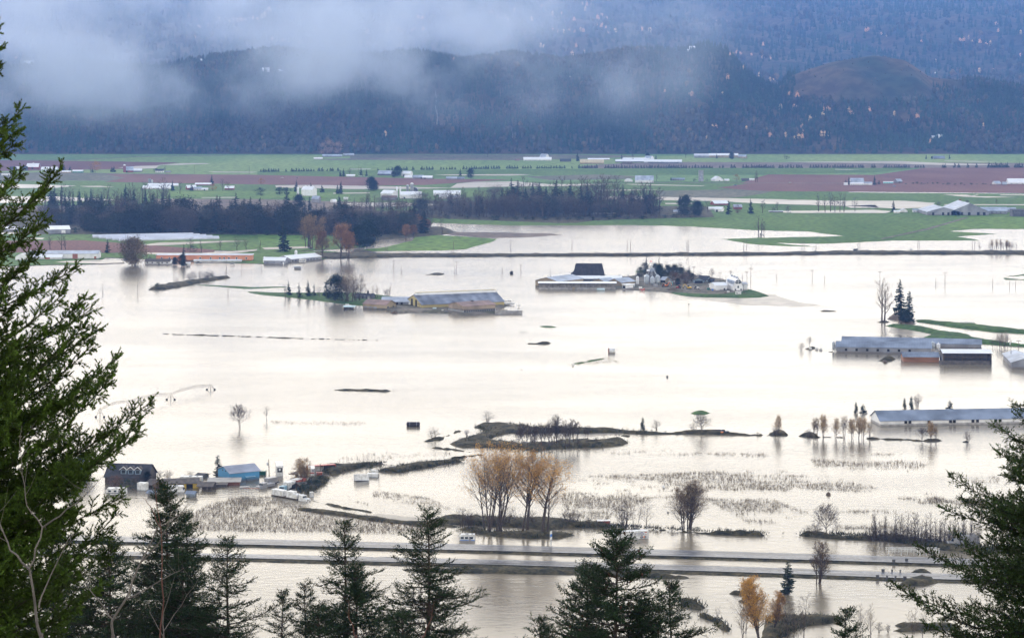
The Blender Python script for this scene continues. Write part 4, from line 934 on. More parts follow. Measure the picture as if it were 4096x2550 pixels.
bldg('barn', 'dark arched barn behind the large white barn and silos', 1656, 772, 32, 8, 14, 14, 0, W_DGREY, R_GREY, 'arch', 'y')
bldg('barn', 'long white barn with five dark openings', 1788, 783, 108, 10, 11, 14, 0, W_WHITE, R_WHITE, doors=[('f', t, 4, 1.8) for t in (-.36, -.18, 0, .18, .36)])
bldg('barn', 'white gabled barn in front of the long five opening barn', 1782, 796, 52, 8, 8, 12, -15, W_WHITE, R_WHITE, doors=[('f', -.35, 2, 2)])
bldg('house', 'low house with white roof and reddish gable right of the white gabled barn', 1822, 795, 40, 6, 6, 9, 20, W_WHITE, R_LIGHT, cat='house')
bldg('barn', 'distant white barn with lean-to left of centre under the hills', 2150, 643, 112, 7, 7, 14, 0, W_WHITE, R_WHITE, windows=fw(6, 1.5, .6, 1.3))
bldg('barn', 'distant white gambrel barn behind the low lean-to barn', 2178, 637, 38, 9, 12, 16, -30, W_WHITE, R_LIGHT, 'gambrel')
bldg('shed', 'tiny red roofed shed left of the distant white barns', 2069, 643, 18, 2, 5, 6, 0, W_RED, R_RUST, cat='shed')
bldg('shed', 'low dark shed cluster between the white gambrel and the tan arched shed', 2262, 647, 44, 6, 5, 10, 0, W_DGREY, R_DARK, cat='shed')
bldg('quonset', 'long tan arched shed at the far edge of the valley', 2368, 656, 96, 5, 13, 14, 0, W_TAN, R_TAN, 'arch', cat='shed')
bldg('barn', 'low white roofed barn behind the long tan arched shed', 2395, 641, 86, 4, 4, 12, 0, W_TAN, R_WHITE)
bldg('barn', 'rear white roofed barn of the far dairy, left half', 2550, 640, 130, 4, 5, 14, 0, W_WHITE, R_WHITE)
bldg('barn', 'small white gambrel barn above the far long dairy roofs', 2598, 640, 38, 8, 8, 14, -30, W_WHITE, R_LIGHT, 'gambrel')
bldg('barn', 'far dairy barn with white roof and dark eave, front left', 2520, 650, 114, 5, 7, 16, 0, W_GREY, R_WHITE, open_front=2)
bldg('barn', 'longest white roofed far dairy barn, front right with gabled end', 2654, 655, 152, 8, 8, 18, -6, W_GREY, R_WHITE, doors=[('r', 0, 3, 3)], windows=[('f', 0, 60, 1.6, 2.6)])
bldg('greenhouse', 'translucent grey far greenhouse left of the white yellow barn', 2820, 631, 84, 9, 7, 14, 0, W_GREY, M_GH, cat='greenhouse')
bldg('barn', 'far cream walled barn with white roof under the dark hillside', 2895, 631, 116, 10, 7, 14, 0, W_TAN, R_WHITE)
bldg('house', 'far cream house with small gables right of the cream barn', 2972, 634, 36, 8, 7, 9, -25, W_TAN, R_LIGHT, cat='house', windows=fw(3, .8, 1, 2))
bldg('barn', 'grey gabled barn with pale blue roof in the mid valley', 2579, 732, 76, 12, 17, 16, -6, W_WHITE, R_LIGHT, doors=[('r', .2, 3, 3)], windows=fw(5, .8, 1, 1.6))
bldg('quonset', 'small white arched shed left of the pale blue roofed barn', 2515, 728, 32, 4, 9, 10, 0, W_WHITE, R_LIGHT, 'arch', 'y', cat='shed')
bldg('house', 'derelict grey house left of the concrete silo', 2714, 722, 50, 6, 4, 8, 0, W_GREY, R_GREY, cat='house', windows=fw(5, .9, .8, 1.8))
bldg('barn', 'white gable fronted barn right of the concrete silo', 2871, 726, 48, 8, 12, 16, 18, W_WHITE, R_LIGHT, ridge='y', doors=[('f', .05, 1.5, 2)])
bldg('shed', 'low white shed right of the gable fronted white barn', 2908, 725, 18, 6, 3, 8, 0, cat='shed')
bldg('house', 'low brown house right of the round golden willow', 2982, 724, 28, 6, 5, 8, 0, W_DGREY, R_BRN, cat='house')
bldg('shed', 'white shed at the end of the farm track by the berry field', 3008, 723, 18, 7, 2, 6, 0, cat='shed')
bldg('barn', 'rear white roofed barn right of the dark middle wood', 2880, 822, 70, 8, 10, 16, 15, W_RED, R_WHITE)
bldg('barn', 'white gabled shed beside the orange tree right of the middle wood', 2880, 848, 40, 12, 8, 12, -20, W_WHITE, R_WHITE, doors=[('f', -.2, 2.5, 2.6)])
bldg('shed', 'low white outbuilding left of the white gabled shed in the middle wood', 2853, 840, 34, 8, 4, 9, 0, cat='shed')
bldg('barn', 'red barn with lavender roof behind the orange tree', 2952, 838, 32, 10, 9, 12, 0, W_RED, R_LIGHT)
bldg('house', 'pale blue roofed house half hidden in trees beside the middle pool', 2712, 852, 36, 6, 6, 9, -10, W_WHITE, R_LIGHT, cat='house')
# -- far valley farms, right
bldg('barn', 'grey white gambrel barn in the berry field with a windowed lean-to', 3430, 737, 52, 8, 16, 14, 0, W_WHITE, R_LIGHT, 'gambrel')
bldg('shed', 'low white lean-to with small windows in front of the gambrel barn', 3428, 742, 52, 8, 3, 6, 0, W_WHITE, R_WHITE, 'shed', cat='shed', windows=fw(6, 1.2, 1, 1.9))
bldg('shed', 'square white shed left of the gambrel barn in the berry field', 3384, 742, 15, 10, 1, 5, 0, style='flat', cat='shed')
bldg('shed', 'white shed with grey roof right of the gambrel barn in the berry field', 3473, 741, 32, 8, 5, 8, 0, W_WHITE, R_LIGHT, cat='shed')
bldg('mobile_home', 'turquoise mobile home with white roof in the berry field', 3554, 734, 38, 6, 2, 5, 0, mat('turquoise_siding', (.25, .6, .6), .6, .05), cat='mobile home', windows=fw(4, 1, .8, 1.5))
bldg('shed', 'grey gabled shed beside the turquoise mobile home', 3595, 732, 31, 8, 8, 9, 25, W_GREY, R_LIGHT, cat='shed', doors=[('f', 0, 2, 2)])
bldg('house', 'white gabled house left of the large right edge barn', 3989, 739, 34, 6, 8, 9, 20, W_WHITE, R_LIGHT, cat='house', windows=fw(3, .8, .8, 1.6))
bldg('shed', 'small blue grey shed between the white house and the right edge barn', 4020, 740, 18, 5, 7, 6, 0, W_GREY, R_LIGHT, cat='shed')
bldg('barn', 'large white barn cut by the right edge behind the hedge', 4090, 737, 110, 7, 15, 18, 0, W_WHITE, R_WHITE, windows=fw(5, 1.4, .6, 1.4))
bldg('house', 'far grey farmhouse with bushes under the right hillside', 3758, 636, 44, 5, 7, 10, 0, W_GREY, R_GREY, cat='house')
o1 = bldg('dairy_barn', 'large grey dairy barn with low twin gable fronts and white skylit roof', 3775, 861, 132, 14, 18, 60, 0, W_GREY, R_LIGHT, ridge='y', doors=[('f', t, 2.6, 3.4) for t in (-.32, -.02, .14, .36)])
o1 = bldg('dairy_barn', 'tallest grey dairy barn with wide pale roof and row of black openings', 3880, 861, 150, 16, 32, 70, 0, W_GREY, R_LIGHT, ridge='y', doors=[('f', t, 3, 3.6) for t in (-.38, -.22, -.02, .22, .38)])
bldg('barn', 'grey walled barn with long pale roof right of the tallest dairy barn', 3980, 856, 108, 13, 13, 16, -5, W_GREY, R_LIGHT, windows=fw(6, 1.4, 1.6, 2.4), doors=[('f', -.42, 2.5, 3)])
bldg('shed', 'black fronted open shed at the right edge beyond the green field', 4095, 866, 90, 22, 6, 14, 0, W_DGREY, R_DARK, 'flat', cat='shed')
bldg('shed', 'small pale gabled roof behind the black fronted shed', 4045, 850, 40, 12, 7, 10, 0, W_GREY, R_LIGHT, cat='shed')
bldg('shed', 'low white shed right beside the lone dark fir', 3589, 853, 22, 8, 3, 6, 0, cat='shed')
bldg('house', 'small white gabled house behind bushes right of the lone dark fir', 3617, 850, 26, 8, 8, 9, 0, W_WHITE, R_LIGHT, ridge='y', cat='house')
bldg('house', 'low white bungalow with chimney left of the arched white barn', 3674, 850, 40, 9, 5, 9, 0, W_WHITE, R_LIGHT, cat='house', windows=fw(4, .9, .9, 1.8))
bldg('barn', 'white arched barn with dark windows at the left end of the dairy', 3712, 852, 30, 9, 10, 14, 0, W_WHITE, R_LIGHT, 'arch', 'y', windows=[('f', 0, 1, 2.6, 3.6), ('f', .2, .8, .8, 1.8)])
bldg('shed', 'long pale low shed beside the flooded lane at middle right', 3105, 850, 55, 4, 2, 6, 0, W_GREY, R_LIGHT, 'flat', cat='shed')

# -- the yellow dairy farm
bldg('barn', 'tan barn with rusty patched roof leftmost of the yellow farm', 1514, 1238, 132, 19, 15, 13, -28, W_TAN, R_RUST, doors=[('f', t, 3, 1.6, .2, W_GREY) for t in (-.38, -.18, .02)] + [('r', -.3, 2.2, 2, 0, W_DGREY), ('r', .25, 1.6, 1.6, .4, M_GLASS)])
bldg('barn', 'grey barn with long pale roof behind the yellow barn and rusty roofed barn', 1622, 1224, 190, 14, 15, 18, 0, W_GREY, R_LIGHT, doors=[('f', t, 1.4, 2.2) for t in (-.18, -.08)] + [('f', .1, 2.2, 2.6, 0, M_TRIM)], z=.5)
yb = bldg('barn', 'huge yellow barn with streaked grey roof and raised clerestory ridge', 1816, 1237, 402, 17, 31, 33, 22, W_YEL, ribbed('streaked_metal_roof', (.19, .21, .26), 7, depth=.28, stain=.45), doors=[], z=.3)
L, D, hw, hr = yb['_L'], yb['_D'], yb['_hw'], yb['_hr']
q = MB(); q.box(-L / 2 + 1, L / 2, -.9, .9, hw + hr - .4, hw + hr + 1.5); ex(yb, 'clerestory', q, R_WHITE)
q = MB(); q.box(-L / 2 + .8, L / 2 + .2, -1.3, 1.3, hw + hr + 1.5, hw + hr + 1.7); ex(yb, 'clerestory_roof', q, W_YEL)
for y, w, h in ((.12, 3.4, 5.2), (-.14, 3.4, 5.2)):
    q = MB(); q.box(-L / 2 - .06, -L / 2 + .02, y * D - w / 2, y * D + w / 2, -.3, h); ex(yb, 'door', q, M_BLACK)
q = MB()
for y0, y1 in ((.22, .46), (-.46, -.22)): q.box(-L / 2 - .1, -L / 2, y0 * D, y1 * D, 2.6, 2.9)
for y in (.34, .44, -.34, -.46): q.box(-L / 2 - .1, -L / 2, y * D - .1, y * D + .1, 0, 2.7)
ex(yb, 'rail', q, M_WOOD)
bb = bldg('barn', 'brown weathered barn with rust red roof raised on posts at the water edge', 1886, 1255, 190, 30, 12, 19, 33, W_BRN, R_RUST)
L, D, hw = bb['_L'], bb['_D'], bb['_hw']
q = MB()
for i in range(15): x = -L / 2 + .3 + (L - .6) * i / 14; q.box(x - .12, x + .12, -D / 2 - .18, -D / 2 - .01, -.3, hw * .46)
for i in range(19): y = -D / 2 + .3 + (D - .6) * i / 18; q.box(-L / 2 - .18, -L / 2 - .01, y - .12, y + .12, -.3, hw * .46)
ex(bb, 'slat_wall', q, M_TRIM)
q = MB(); q.box(-L / 2 - .05, L / 2, -D / 2 - .06, -D / 2, -.4, hw * .5); q.box(-L / 2 - .06, -L / 2, -D / 2, D / 2, -.4, hw * .5); ex(bb, 'open_base', q, M_BLACK)
q = MB(); q.box(-.5, .9, -.6, .6, hw + bb['_hr'] - .2, hw + bb['_hr'] + .7); ex(bb, 'roof_vent', q, W_DGREY)
fh = bldg('farmhouse', 'dark farmhouse with white chimney gable beside the yellow farm trees', 1457, 1200, 84, 10, 10, 9, -15, W_DGREY, R_DARK, cat='house', windows=fw(4, 1.1, .9, 2, True), doors=[('f', .34, 1.6, 2.2, 0, M_TRIM)], z=.6)
q = MB(); q.box(2, 3.2, -1.2, 0, 2, 5.6); ex(fh, 'chimney', q, W_DGREY)
fs_ = bldg('shed', 'small half drowned shed with pale blue roof left of the yellow farm', 1396, 1238, 46, 9, 3, 6, -6, W_WHITE, mat('pale_blue_roof', (.4, .55, .6), .5, .1), 'flat', cat='shed', open_front=1)
bw = MB()
for i in range(3):
    for j in range(9): bw.box(j * 2.05, j * 2.05 + 2, (.2 if i % 2 else 0), 1.0, i * .85 - .4, i * .85 + .42)
p = gp(1980, 1256); o = bw.build('block_wall', W_CONC, loc=(p.x, p.y, 0)); o.rotation_euler[2] = .15
tag(o, 'long grey concrete block wall in the water right of the brown barn', 'wall')

# -- the central dairy farm
ls = bldg('open_shed', 'long open fronted cattle shed with white roof at the front of the central dairy', 2310, 1157, 310, 24, 3, 7, -1.5, W_CONC, R_WHITE, 'shed', open_front=2, cat='shed')
L, D, hw = ls['_L'], ls['_D'], ls['_hw']
q = MB(); q.box(-L / 2, L / 2, -D / 2 - .3, -D / 2 - .05, -.5, 1.3); ex(ls, 'low_wall', q, W_CONC)
dz = bldg('dairy_barn', 'tan ended dairy barn with blue grey roof and a row of ridge vents', 2240, 1150, 196, 24, 14, 21, 54, W_TAN, R_LIGHT, doors=[('l', -.4, 3, 3)])
L, D, hw, hr = dz['_L'], dz['_D'], dz['_hw'], dz['_hr']
for i in range(10):
    x = -L / 2 + L * (.2 + .078 * i); q = MB(); q.box(x - .9, x + .9, -.5, .5, hw + hr, hw + hr + .75); ex(dz, 'ridge_vent', q, R_WHITE)
bd = bldg('barn', 'huge dark steep roofed barn behind the central dairy', 2357, 1116, 128, 12, 47, 16, -2, mat('dark_brown_boards', (.05, .04, .035), .9, .3), mat('old_dark_shingles', (.035, .032, .035), .9, .3, .5), 'gable', hip=2.4)
MB().prism([(-7.5, 1.5), (-2, 9.5), (-2, 1.5)], 0, 0.1).add([(-16.5, -8, 1.4), (-10.5, -8, 2.2), (-9.0, -1, 8.6), (-16.5, 4, 1.4)], [(0, 1, 2), (0, 2, 3)]).build('side_roof', MATS['old_dark_shingles'], bd)
bldg('barn', 'low barn with bright white roof right below the dark steep barn', 2350, 1126, 100, 12, 9, 12, 0, W_DGREY, R_WHITE)
bldg('barn', 'low white roofed barn right of the dark steep barn', 2432, 1126, 110, 12, 8, 12, 0, W_DGREY, R_WHITE, doors=[('f', -.3, 6, 2)])
bldg('barn', 'tan gabled barn with grey roof in the middle of the central dairy', 2420, 1145, 100, 17, 12, 14, 45, W_TAN, R_LIGHT)
bldg('barn', 'tan gabled barn with long light roof at the right of the central dairy', 2488, 1147, 112, 17, 14, 13, 50, W_TAN, R_LIGHT)
bldg('shed', 'white box shed with dark open end beside the small white silo', 2512, 1157, 44, 16, 3, 5, 30, W_WHITE, R_WHITE, 'flat', cat='shed', doors=[('l', 0, 3.6, 2.6)])
bldg('shed', 'small white open trailer shed right of the white box shed', 2528, 1150, 20, 12, 1, 3, 0, W_WHITE, R_WHITE, 'flat', cat='shed', doors=[('f', 0, 2.6, 2)])
bldg('mill_tower', 'tall dark grey feed mill tower behind the grain bins', 2610, 1134, 24, 50, 10, 6, -15, W_DGREY, R_GREY, cat='mill')
bldg('house', 'dark roofed house behind the bare trees of the central farm', 2700, 1096, 60, 12, 9, 9, 0, W_SLATE, R_DARK, cat='house', windows=fw(4, 1, 1, 2), z=.8)
bldg('shed', 'tan garage with pale roof among parked machines', 2662, 1134, 40, 15, 10, 9, -30, W_TAN, R_LIGHT, cat='garage', doors=[('f', .1, 4, 2.4)])
hs = bldg('house', 'slate blue house with steep dark gables and white trim', 2820, 1134, 52, 12, 14, 9, -22, W_SLATE, R_DARK, cat='house', windows=fw(3, .8, 1, 2.1, True), z=.6)
bldg('carport', 'low slate gabled carport sheltering a white car', 2795, 1136, 42, 11, 9, 7, 0, W_SLATE, R_DARK, ridge='y', cat='carport', doors=[('f', 0, 6, 2)], z=.6)
bldg('porch', 'dark roofed porch at the right end of the slate blue house', 2846, 1133, 22, 10, 5, 5, 0, W_SLATE, R_DARK, cat='porch', open_front=1, z=.6)
M_DK = mat('dark_window_frame', (.03, .03, .03), .6)
gb = bldg('barn', 'white gambrel barn with black framed windows, dormers and three cupolas', 2944, 1168, 56, 22, 29, 24, 8, W_WHITE, R_LIGHT, 'gambrel', 'y', cupolas=3,
     windows=[('f', 0, 3.2, 5.6, 8.0), ('f', -.25, .8, 6, 7), ('f', .25, .8, 6, 7), ('f', 0, 1.1, 2.4, 4), ('f', -.3, 1, .8, 1.8), ('f', .3, 1, .8, 1.8)], z=.6)
L, D, hw, hr = gb['_L'], gb['_D'], gb['_hw'], gb['_hr']
for i in range(5):
    y = -D / 2 + D * (.12 + .16 * i); q = MB(); q.box(-L / 2 - .1, -L / 2 + 2.2, y - .8, y + .8, hw + .6, hw + 2.4); q.prism([(y - 1, hw + 2.4), (y, hw + 3.3), (y + 1, hw + 2.4)], -L / 2 - .4, -L / 2 + 2.4); ex(gb, 'dormer', q, R_LIGHT)
q = MB(); q.box(-.12, .12, -D / 2 - .1, -D / 2 - .04, 5.6, 8); q.box(-1.6, 1.6, -D / 2 - .1, -D / 2 - .04, 6.7, 6.9); ex(gb, 'mullion', q, M_TRIM)
bldg('lean_to', 'narrow white lean-to against the right side of the gambrel barn', 2983, 1164, 12, 22, 4, 14, 0, W_WHITE, R_GREY, 'flat', cat='shed', z=.6)
bldg('shed', 'white garage wing with pale low roof joined to the gambrel barn', 2876, 1165, 66, 20, 9, 14, 14, W_WHITE, R_WHITE, cat='garage', doors=[('f', -.3, 3, 2.6, 0, M_TRIM), ('f', .28, 1.2, 1.6, .4)], z=.6)

# -- right hand barns
bldg('chicken_barn', 'rear long grey barn with blue grey roof among the right flooded barns', 3664, 1393, 560, 16, 15, 14, -11, W_GREY, R_GREY, cat='barn')
cb = bldg('chicken_barn', 'front long grey barn with a row of square wall vents', 3546, 1416, 384, 24, 17, 13, -8, W_GREY, R_GREY, cat='barn')
L, D = cb['_L'], cb['_D']
for i in range(7):
    q = MB(); x = -L / 2 + L * (.1 + .112 * i); q.box(x - .65, x + .65, -D / 2 - .5, -D / 2, 1.2, 2.5); ex(cb, 'wall_vent', q, M_BLACK)
bldg('shed', 'blue grey roofed shed with orange brown plank wall in the flood', 3688, 1448, 146, 21, 14, 11, -3, mat('orange_planks', (.24, .12, .07), .8, .35, stretch=(.2, 1, 3)), R_GREY, cat='shed')
os_ = bldg('open_shed', 'tall open cattle shed with pale white roof and dark timber frame', 3872, 1456, 196, 44, 10, 12, -2, W_DGREY, R_WHITE, open_front=1, cat='shed')
L, D, hw = os_['_L'], os_['_D'], os_['_hw']
q = MB()
for i in range(14):
    x = -L / 2 + L * (i + .5) / 14; q.box(x - .1, x + .1, -D / 2 + .3, -D / 2 + .5, 0, hw); q.tube((x, -D / 2 + .4, hw * .62), (x + .8, -D / 2 + .4, hw), .07, n=4)
q.box(-L / 2, L / 2, -D / 2 + .25, -D / 2 + .45, hw * .6, hw * .66); ex(os_, 'frame', q, M_WOOD)
q = MB(); q.box(-L / 2 - 2.5, L / 2 - 1.5, -D / 2 - 1.6, -D / 2 - 1.2, -.5, 2.0); ex(os_, 'low_wall', q, mat('stained_concrete', (.10, .09, .085), .9, .3))
bldg('barn', 'grey gable fronted barn with pale roof cut by the right edge', 4112, 1474, 126, 24, 16, 40, -6, W_GREY, R_LIGHT, ridge='y')
cb = bldg('chicken_barn', 'longest grey roofed white barn with paired wall fans at lower right', 3850, 1703, 690, 21, 30, 15, 7, W_WHITE, R_GREY, cat='barn', doors=[('l', 0, 3, 2.4, 0, M_TRIM)])
L, D, hw = cb['_L'], cb['_D'], cb['_hw']
q = MB(); q.box(-L / 2 - .05, L / 2, -D / 2 - .06, -D / 2, -.5, .7); q.box(-L / 2 - .06, -L / 2, -D / 2, D / 2, -.5, .9); ex(cb, 'wall_base', q, W_CONC)
s_ = ppm(1703)
for u in (3615, 3632, 3711, 3800, 3816, 3893, 3912, 3988, 4006):
    x = (u - 3850) / s_ * 1.0; q = MB(); q.box(x - .6, x + .6, -D / 2 - .45, -D / 2, .9, 2.1); ex(cb, 'wall_fan', q, M_BLACK)

# -- lower left hamlet
dh = bldg('house', 'dark shingled house with three white trimmed dormers beside the fir branches', 510, 1936, 190, 27, 42, 12, -8, mat('dull_brown_siding', (.07, .062, .06), .8, .2), R_DARK, cat='house', windows=[('f', t, 1.3, .8, 2.1) for t in (-.3, 0, .3)])
L, D, hw, hr = dh['_L'], dh['_D'], dh['_hw'], dh['_hr']
for i in range(3):
    x = L * (-.08 + .17 * i); q = MB(); z0 = hw + hr * .25; y0 = -D / 2 + 1.2
    q.box(x - 1.1, x + 1.1, y0, y0 + 3.4, z0, z0 + 1.7); d_ = ex(dh, 'dormer', q, W_SLATE)
    q = MB(); q.prism([(x - 1.5, z0 + 1.6), (x, z0 + 2.7), (x + 1.5, z0 + 1.6)], y0 - .3, y0 + 4, 'y'); q.build('dormer_roof', R_BRN, d_)
    q = MB(); q.prism([(x - 1.7, z0 + 1.5), (x - 1.45, z0 + 1.5), (x, z0 + 2.6), (x + 1.45, z0 + 1.5), (x + 1.7, z0 + 1.5), (x, z0 + 2.9)], y0 - .4, y0 - .28, 'y'); q.build('gable_trim', M_TRIM, d_)
    q = MB(); q.box(x - .7, x + .7, y0 - .06, y0, z0 + .2, z0 + 1.4); q.build('window', M_GLASS, d_)
ys = bldg('shed', 'long brown roofed shed with bright yellow end wall', 712, 1955, 158, 20, 12, 9, 10, mat('yellow_boards', (.55, .38, .05), .7, .15), R_BRN, cat='shed', doors=[('f', t, 2.4, 1.6) for t in (-.3, 0, .25)])
bldg('shed', 'open gabled lumber shed left of the yellow ended shed', 612, 1952, 70, 14, 14, 8, -25, W_BRN, R_BRN, cat='shed', open_front=1)
bh = bldg('workshop', 'bright blue flooded workshop with grey roof and blue side porch', 944, 1927, 172, 35, 19, 11.5, -59 + 90, W_BLUE, ribbed('slate_metal_roof', (.27, .29, .35), .5, depth=.1), 'gable', cat='workshop', windows=[('l', .1, .9, 3.4, 3.9), ('l', -.15, .9, 3.4, 3.9)])
bldg('lean_to', 'low lean-to with buff roof and red brick wall at the front of the blue workshop', 893, 1941, 128, 13, 7, 5, 4, mat('red_brick', (.17, .08, .06), .9, .25, 2), mat('buff_roof', (.33, .31, .28), .7, .15), 'shed', cat='shed')
bldg('porch', 'small blue porch with pale blue roof on the right wall of the blue workshop', 993, 1921, 28, 14, 5, 3, 30, W_BLUE, mat('pale_blue_tin', (.3, .48, .6), .5, .1), 'shed', cat='shed')
bldg('shed', 'bright blue cabin with teal roof in front of the blue workshop', 873, 1933, 36, 13, 3, 3, -4, mat('cobalt_siding', (.03, .18, .42), .6, .1), mat('teal_roof', (.2, .5, .55), .5, .1), 'flat', cat='shed', doors=[('f', .25, .8, 1.1)])
bldg('shed', 'dark planked low shed left of the cobalt cabin', 860, 1946, 90, 9, 3, 4, 0, W_DGREY, R_BRN, cat='shed')
bldg('shed', 'small dark roofed blue grey hut behind the white motorhomes', 805, 1912, 46, 9, 6, 5, -20, W_SLATE, R_DARK, cat='hut')
gz = bldg('gazebo', 'dark roofed flooded gazebo with light showing through its posts', 822, 1962, 64, 18, 10, 7, -5, W_DGREY, R_BRN, cat='gazebo', open_front=2)
bldg('hut', 'tiny grey hut leftmost of the two in open flood water', 608, 1984, 22, 14, 6, 2.5, -15, W_GREY, R_GREY, cat='hut')
bldg('hut', 'tiny blue grey hut right of the motorhome in open flood water', 763, 1988, 27, 15, 7, 2.8, -12, W_SLATE, R_GREY, cat='hut')
bldg('shed', 'rust brown timber shed behind the parked lorries', 1200, 1955, 28, 16, 6, 5, 30, mat('rusty_boards', (.15, .07, .05), .9, .3), R_BRN, cat='shed')
# ------------------------------------------------------------------ silos, tanks, poles
def at(name, label, cat, u, v, rz=0, group=None, z=0):
    p = gp(u, v); o = empty(name, (p.x, p.y, z), math.radians(rz)); return tag(o, label, cat, group)
def silo(label, u, v, wpx, hpx, m=None, dome=None, legs=False, group=None, cone=.35, flat=False):
    s = ppm(v); r = wpx / s / 2; h = hpx / s; o = at('silo', label, 'silo', u, v, group=group)
    m = m or M_STEEL; z0 = h * .32 if legs else -.5
    hd = r * (1.0 if dome else .7)
    q = MB()
    if legs: q.lathe([(r * .18, h * .10), (r, z0), (r, h - hd)], 14)
    else:
        q.lathe([(r, z0), (r, h - (0 if flat else hd))], 16)
    q.build('tank', m, o)
    if not flat:
        q = MB()
        if dome: q.lathe([(r * 1.02, h - hd), (r * .86, h - hd * .5), (r * .5, h - hd * .15), (.05, h)], 14)
        else: q.lathe([(r * 1.04, h - hd), (r * .18, h - .1), (r * .18, h + .25)], 14)
        q.build('roof', dome or m, o, smooth=bool(dome))
    q = MB()
    for k in range(1, 5): z = z0 + (h - hd - z0) * k / 5; q.lathe([(r * 1.015, z - .05), (r * 1.03, z), (r * 1.015, z + .05)], 14)
    q.build('hoop', m, o)
    if legs:
        for i in range(4):
            a = .785 + 1.5708 * i; MB().tube((r * math.cos(a), r * math.sin(a), -.5), (r * math.cos(a), r * math.sin(a), h - hd), .09, n=4).build('leg', M_STEEL, o)
    q = MB()
    for x in (-.25, .25): q.tube((x, -r - .15, .3), (x, -r - .15, h - hd), .04, n=4)
    q.build('ladder', M_STEEL, o)
    return o
WHT = mat('white_tank', (.72, .72, .74), .5, .08)
CNC = mat('silo_concrete', (.26, .26, .28), .85, .25, .3)
silo('domed silo beside the far dark red gambrel barn', 498, 690, 11, 33, W_RED, W_WHITE)
silo('dark stave silo behind the long twin roofed barn', 598, 736, 12, 22, CNC, flat=True)
silo('short grey silo beside the dark stave silo', 608, 736, 9, 18, M_STEEL)
silo('small white silo rising behind the angled shore barn', 1184, 1036, 11, 36, WHT)
silo('slim white silo at the left corner of the grey shore shed', 1058, 1050, 12, 24, WHT)
silo('grey stave silo, shorter of the two silos by the large white barn', 1630, 772, 10, 34, CNC, M_STEEL)
silo('tallest grey silo with pale dome by the large white barn', 1648, 774, 13, 44, CNC, WHT)
silo('slim white tank, left of the pair before the grey silos', 1588, 790, 7, 44, WHT)
silo('slim white tank, right of the pair before the grey silos', 1601, 790, 7, 44, WHT)
silo('small white tower at the left corner of the tall white mill', 1192, 782, 9, 34, WHT)
silo('lone grey concrete silo with flat top in the mid valley', 2804, 726, 20, 45, CNC, flat=True)
silo('short white silo at the right end of the central dairy sheds', 2550, 1140, 12, 36, WHT, WHT)
silo('leftmost galvanised grain bin of the central farm', 2587, 1141, 21, 45, None, legs=True)
silo('shortest galvanised grain bin, between two taller bins', 2610, 1142, 19, 38, None, legs=True)
silo('right galvanised grain bin under the slanting pipes', 2631, 1141, 20, 43, None, legs=True)
silo('pale blue feed silo in front of the long grey roofed barn of the yellow farm', 1634, 1215, 13, 20, mat('pale_blue_tank', (.45, .56, .6), .5, .1))
silo('small pale feed silo left of the pale blue one at the yellow farm', 1622, 1216, 7, 13, WHT)
silo('taller hopper silo at the left end of the front long barn', 3334, 1405, 12, 41, None, legs=True)
silo('shorter hopper silo at the left end of the front long barn', 3346, 1405, 11, 33, None, legs=True)
silo('pale hopper silo rising behind the right end of the front long barn', 3731, 1396, 15, 32, None, legs=True)
silo('hopper silo standing between the long barns and the open shed', 3754, 1400, 15, 30, WHT, legs=True)
silo('small silo against the barn cut by the right edge', 4060, 1450, 12, 26, M_STEEL)
# elevator leg of the feed mill
o = at('grain_elevator', 'slender grain elevator tower with slanting pipes and a red white flag', 'grain elevator', 2606, 1138)
s = ppm(1138)
q = MB()
for x in (-.5, .5):
    for y in (-.5, .5): q.tube((x, y, 0), (x, y, 14.5), .07, n=4)
for k in range(14): q.tube((-.5, -.5, k), (.5, -.5, k + 1), .05, n=4); q.tube((.5, .5, k), (-.5, .5, k + 1), .05, n=4)
q.build('tower', M_STEEL, o)
q = MB(); q.box(-1.1, 1.1, -.8, .8, 14.5, 15.4); q.box(-3.6, -1.2, -.7, .7, 10.2, 11.6); q.build('head', WHT, o)
for dx, dz in ((4.4, 6.4), (3.9, 6.6), (5.0, 6.2), (-3.2, 7.2), (.6, 5.6)): MB().tube((.2, -.4, 14), (dx, -1.2, dz), .12, n=5).build('pipe', M_STEEL, o)
q = MB().tube((-1.2, 0, 15.2), (-1.2, 0, 18.4), .05, n=4).build('flagpole', M_STEEL, o)
f = MB(); f.box(-1.2, -.7, -.02, .02, 17.2, 18.3); f.box(-.1, .4, -.02, .02, 17.2, 18.3); f.build('flag', mat('flag_red', (.6, .03, .04), .7), o)
MB().box(-.7, -.1, -.02, .02, 17.2, 18.3).build('flag_centre', M_TRIM, o)

POLE_L = {0: 'slim flooded utility pole with bare top', 1: 'utility pole with one crossarm', 2: 'utility pole with double crossarm'}
def pole(u, v0, v1, label, arms=0, lean=0, group=None, r=.16, brace=0, xfmr=0):
    s = ppm(v1); h = (v1 - v0) / s; o = at('utility_pole', label, 'utility pole', u, v1, group=group); o.rotation_euler = (0, math.radians(lean), 0)
    MB().tube((0, 0, -.6), (0, 0, h), r * 1.15, r * .8, 6).build('shaft', M_WOOD, o)
    for k in range(arms): MB().box(-1.5, 1.5, -.09, .09, h - .5 - 1.1 * k, h - .25 - 1.1 * k).build('crossarm', M_WOOD, o)
    if brace: MB().tube((-brace, 0, -.4), (-.1, 0, h * .62), .1, .09, 5).build('brace', M_WOOD, o)
    if xfmr: MB().lathe([(.3, h - 2.4), (.3, h - 1.4)], 8, (-.5, 0)).build('transformer', M_STEEL, o)
    return o
G_D = 'tall pole pairs along the dyke road'; LD = 'tall slim pole of the pairs planted along the dyke road'
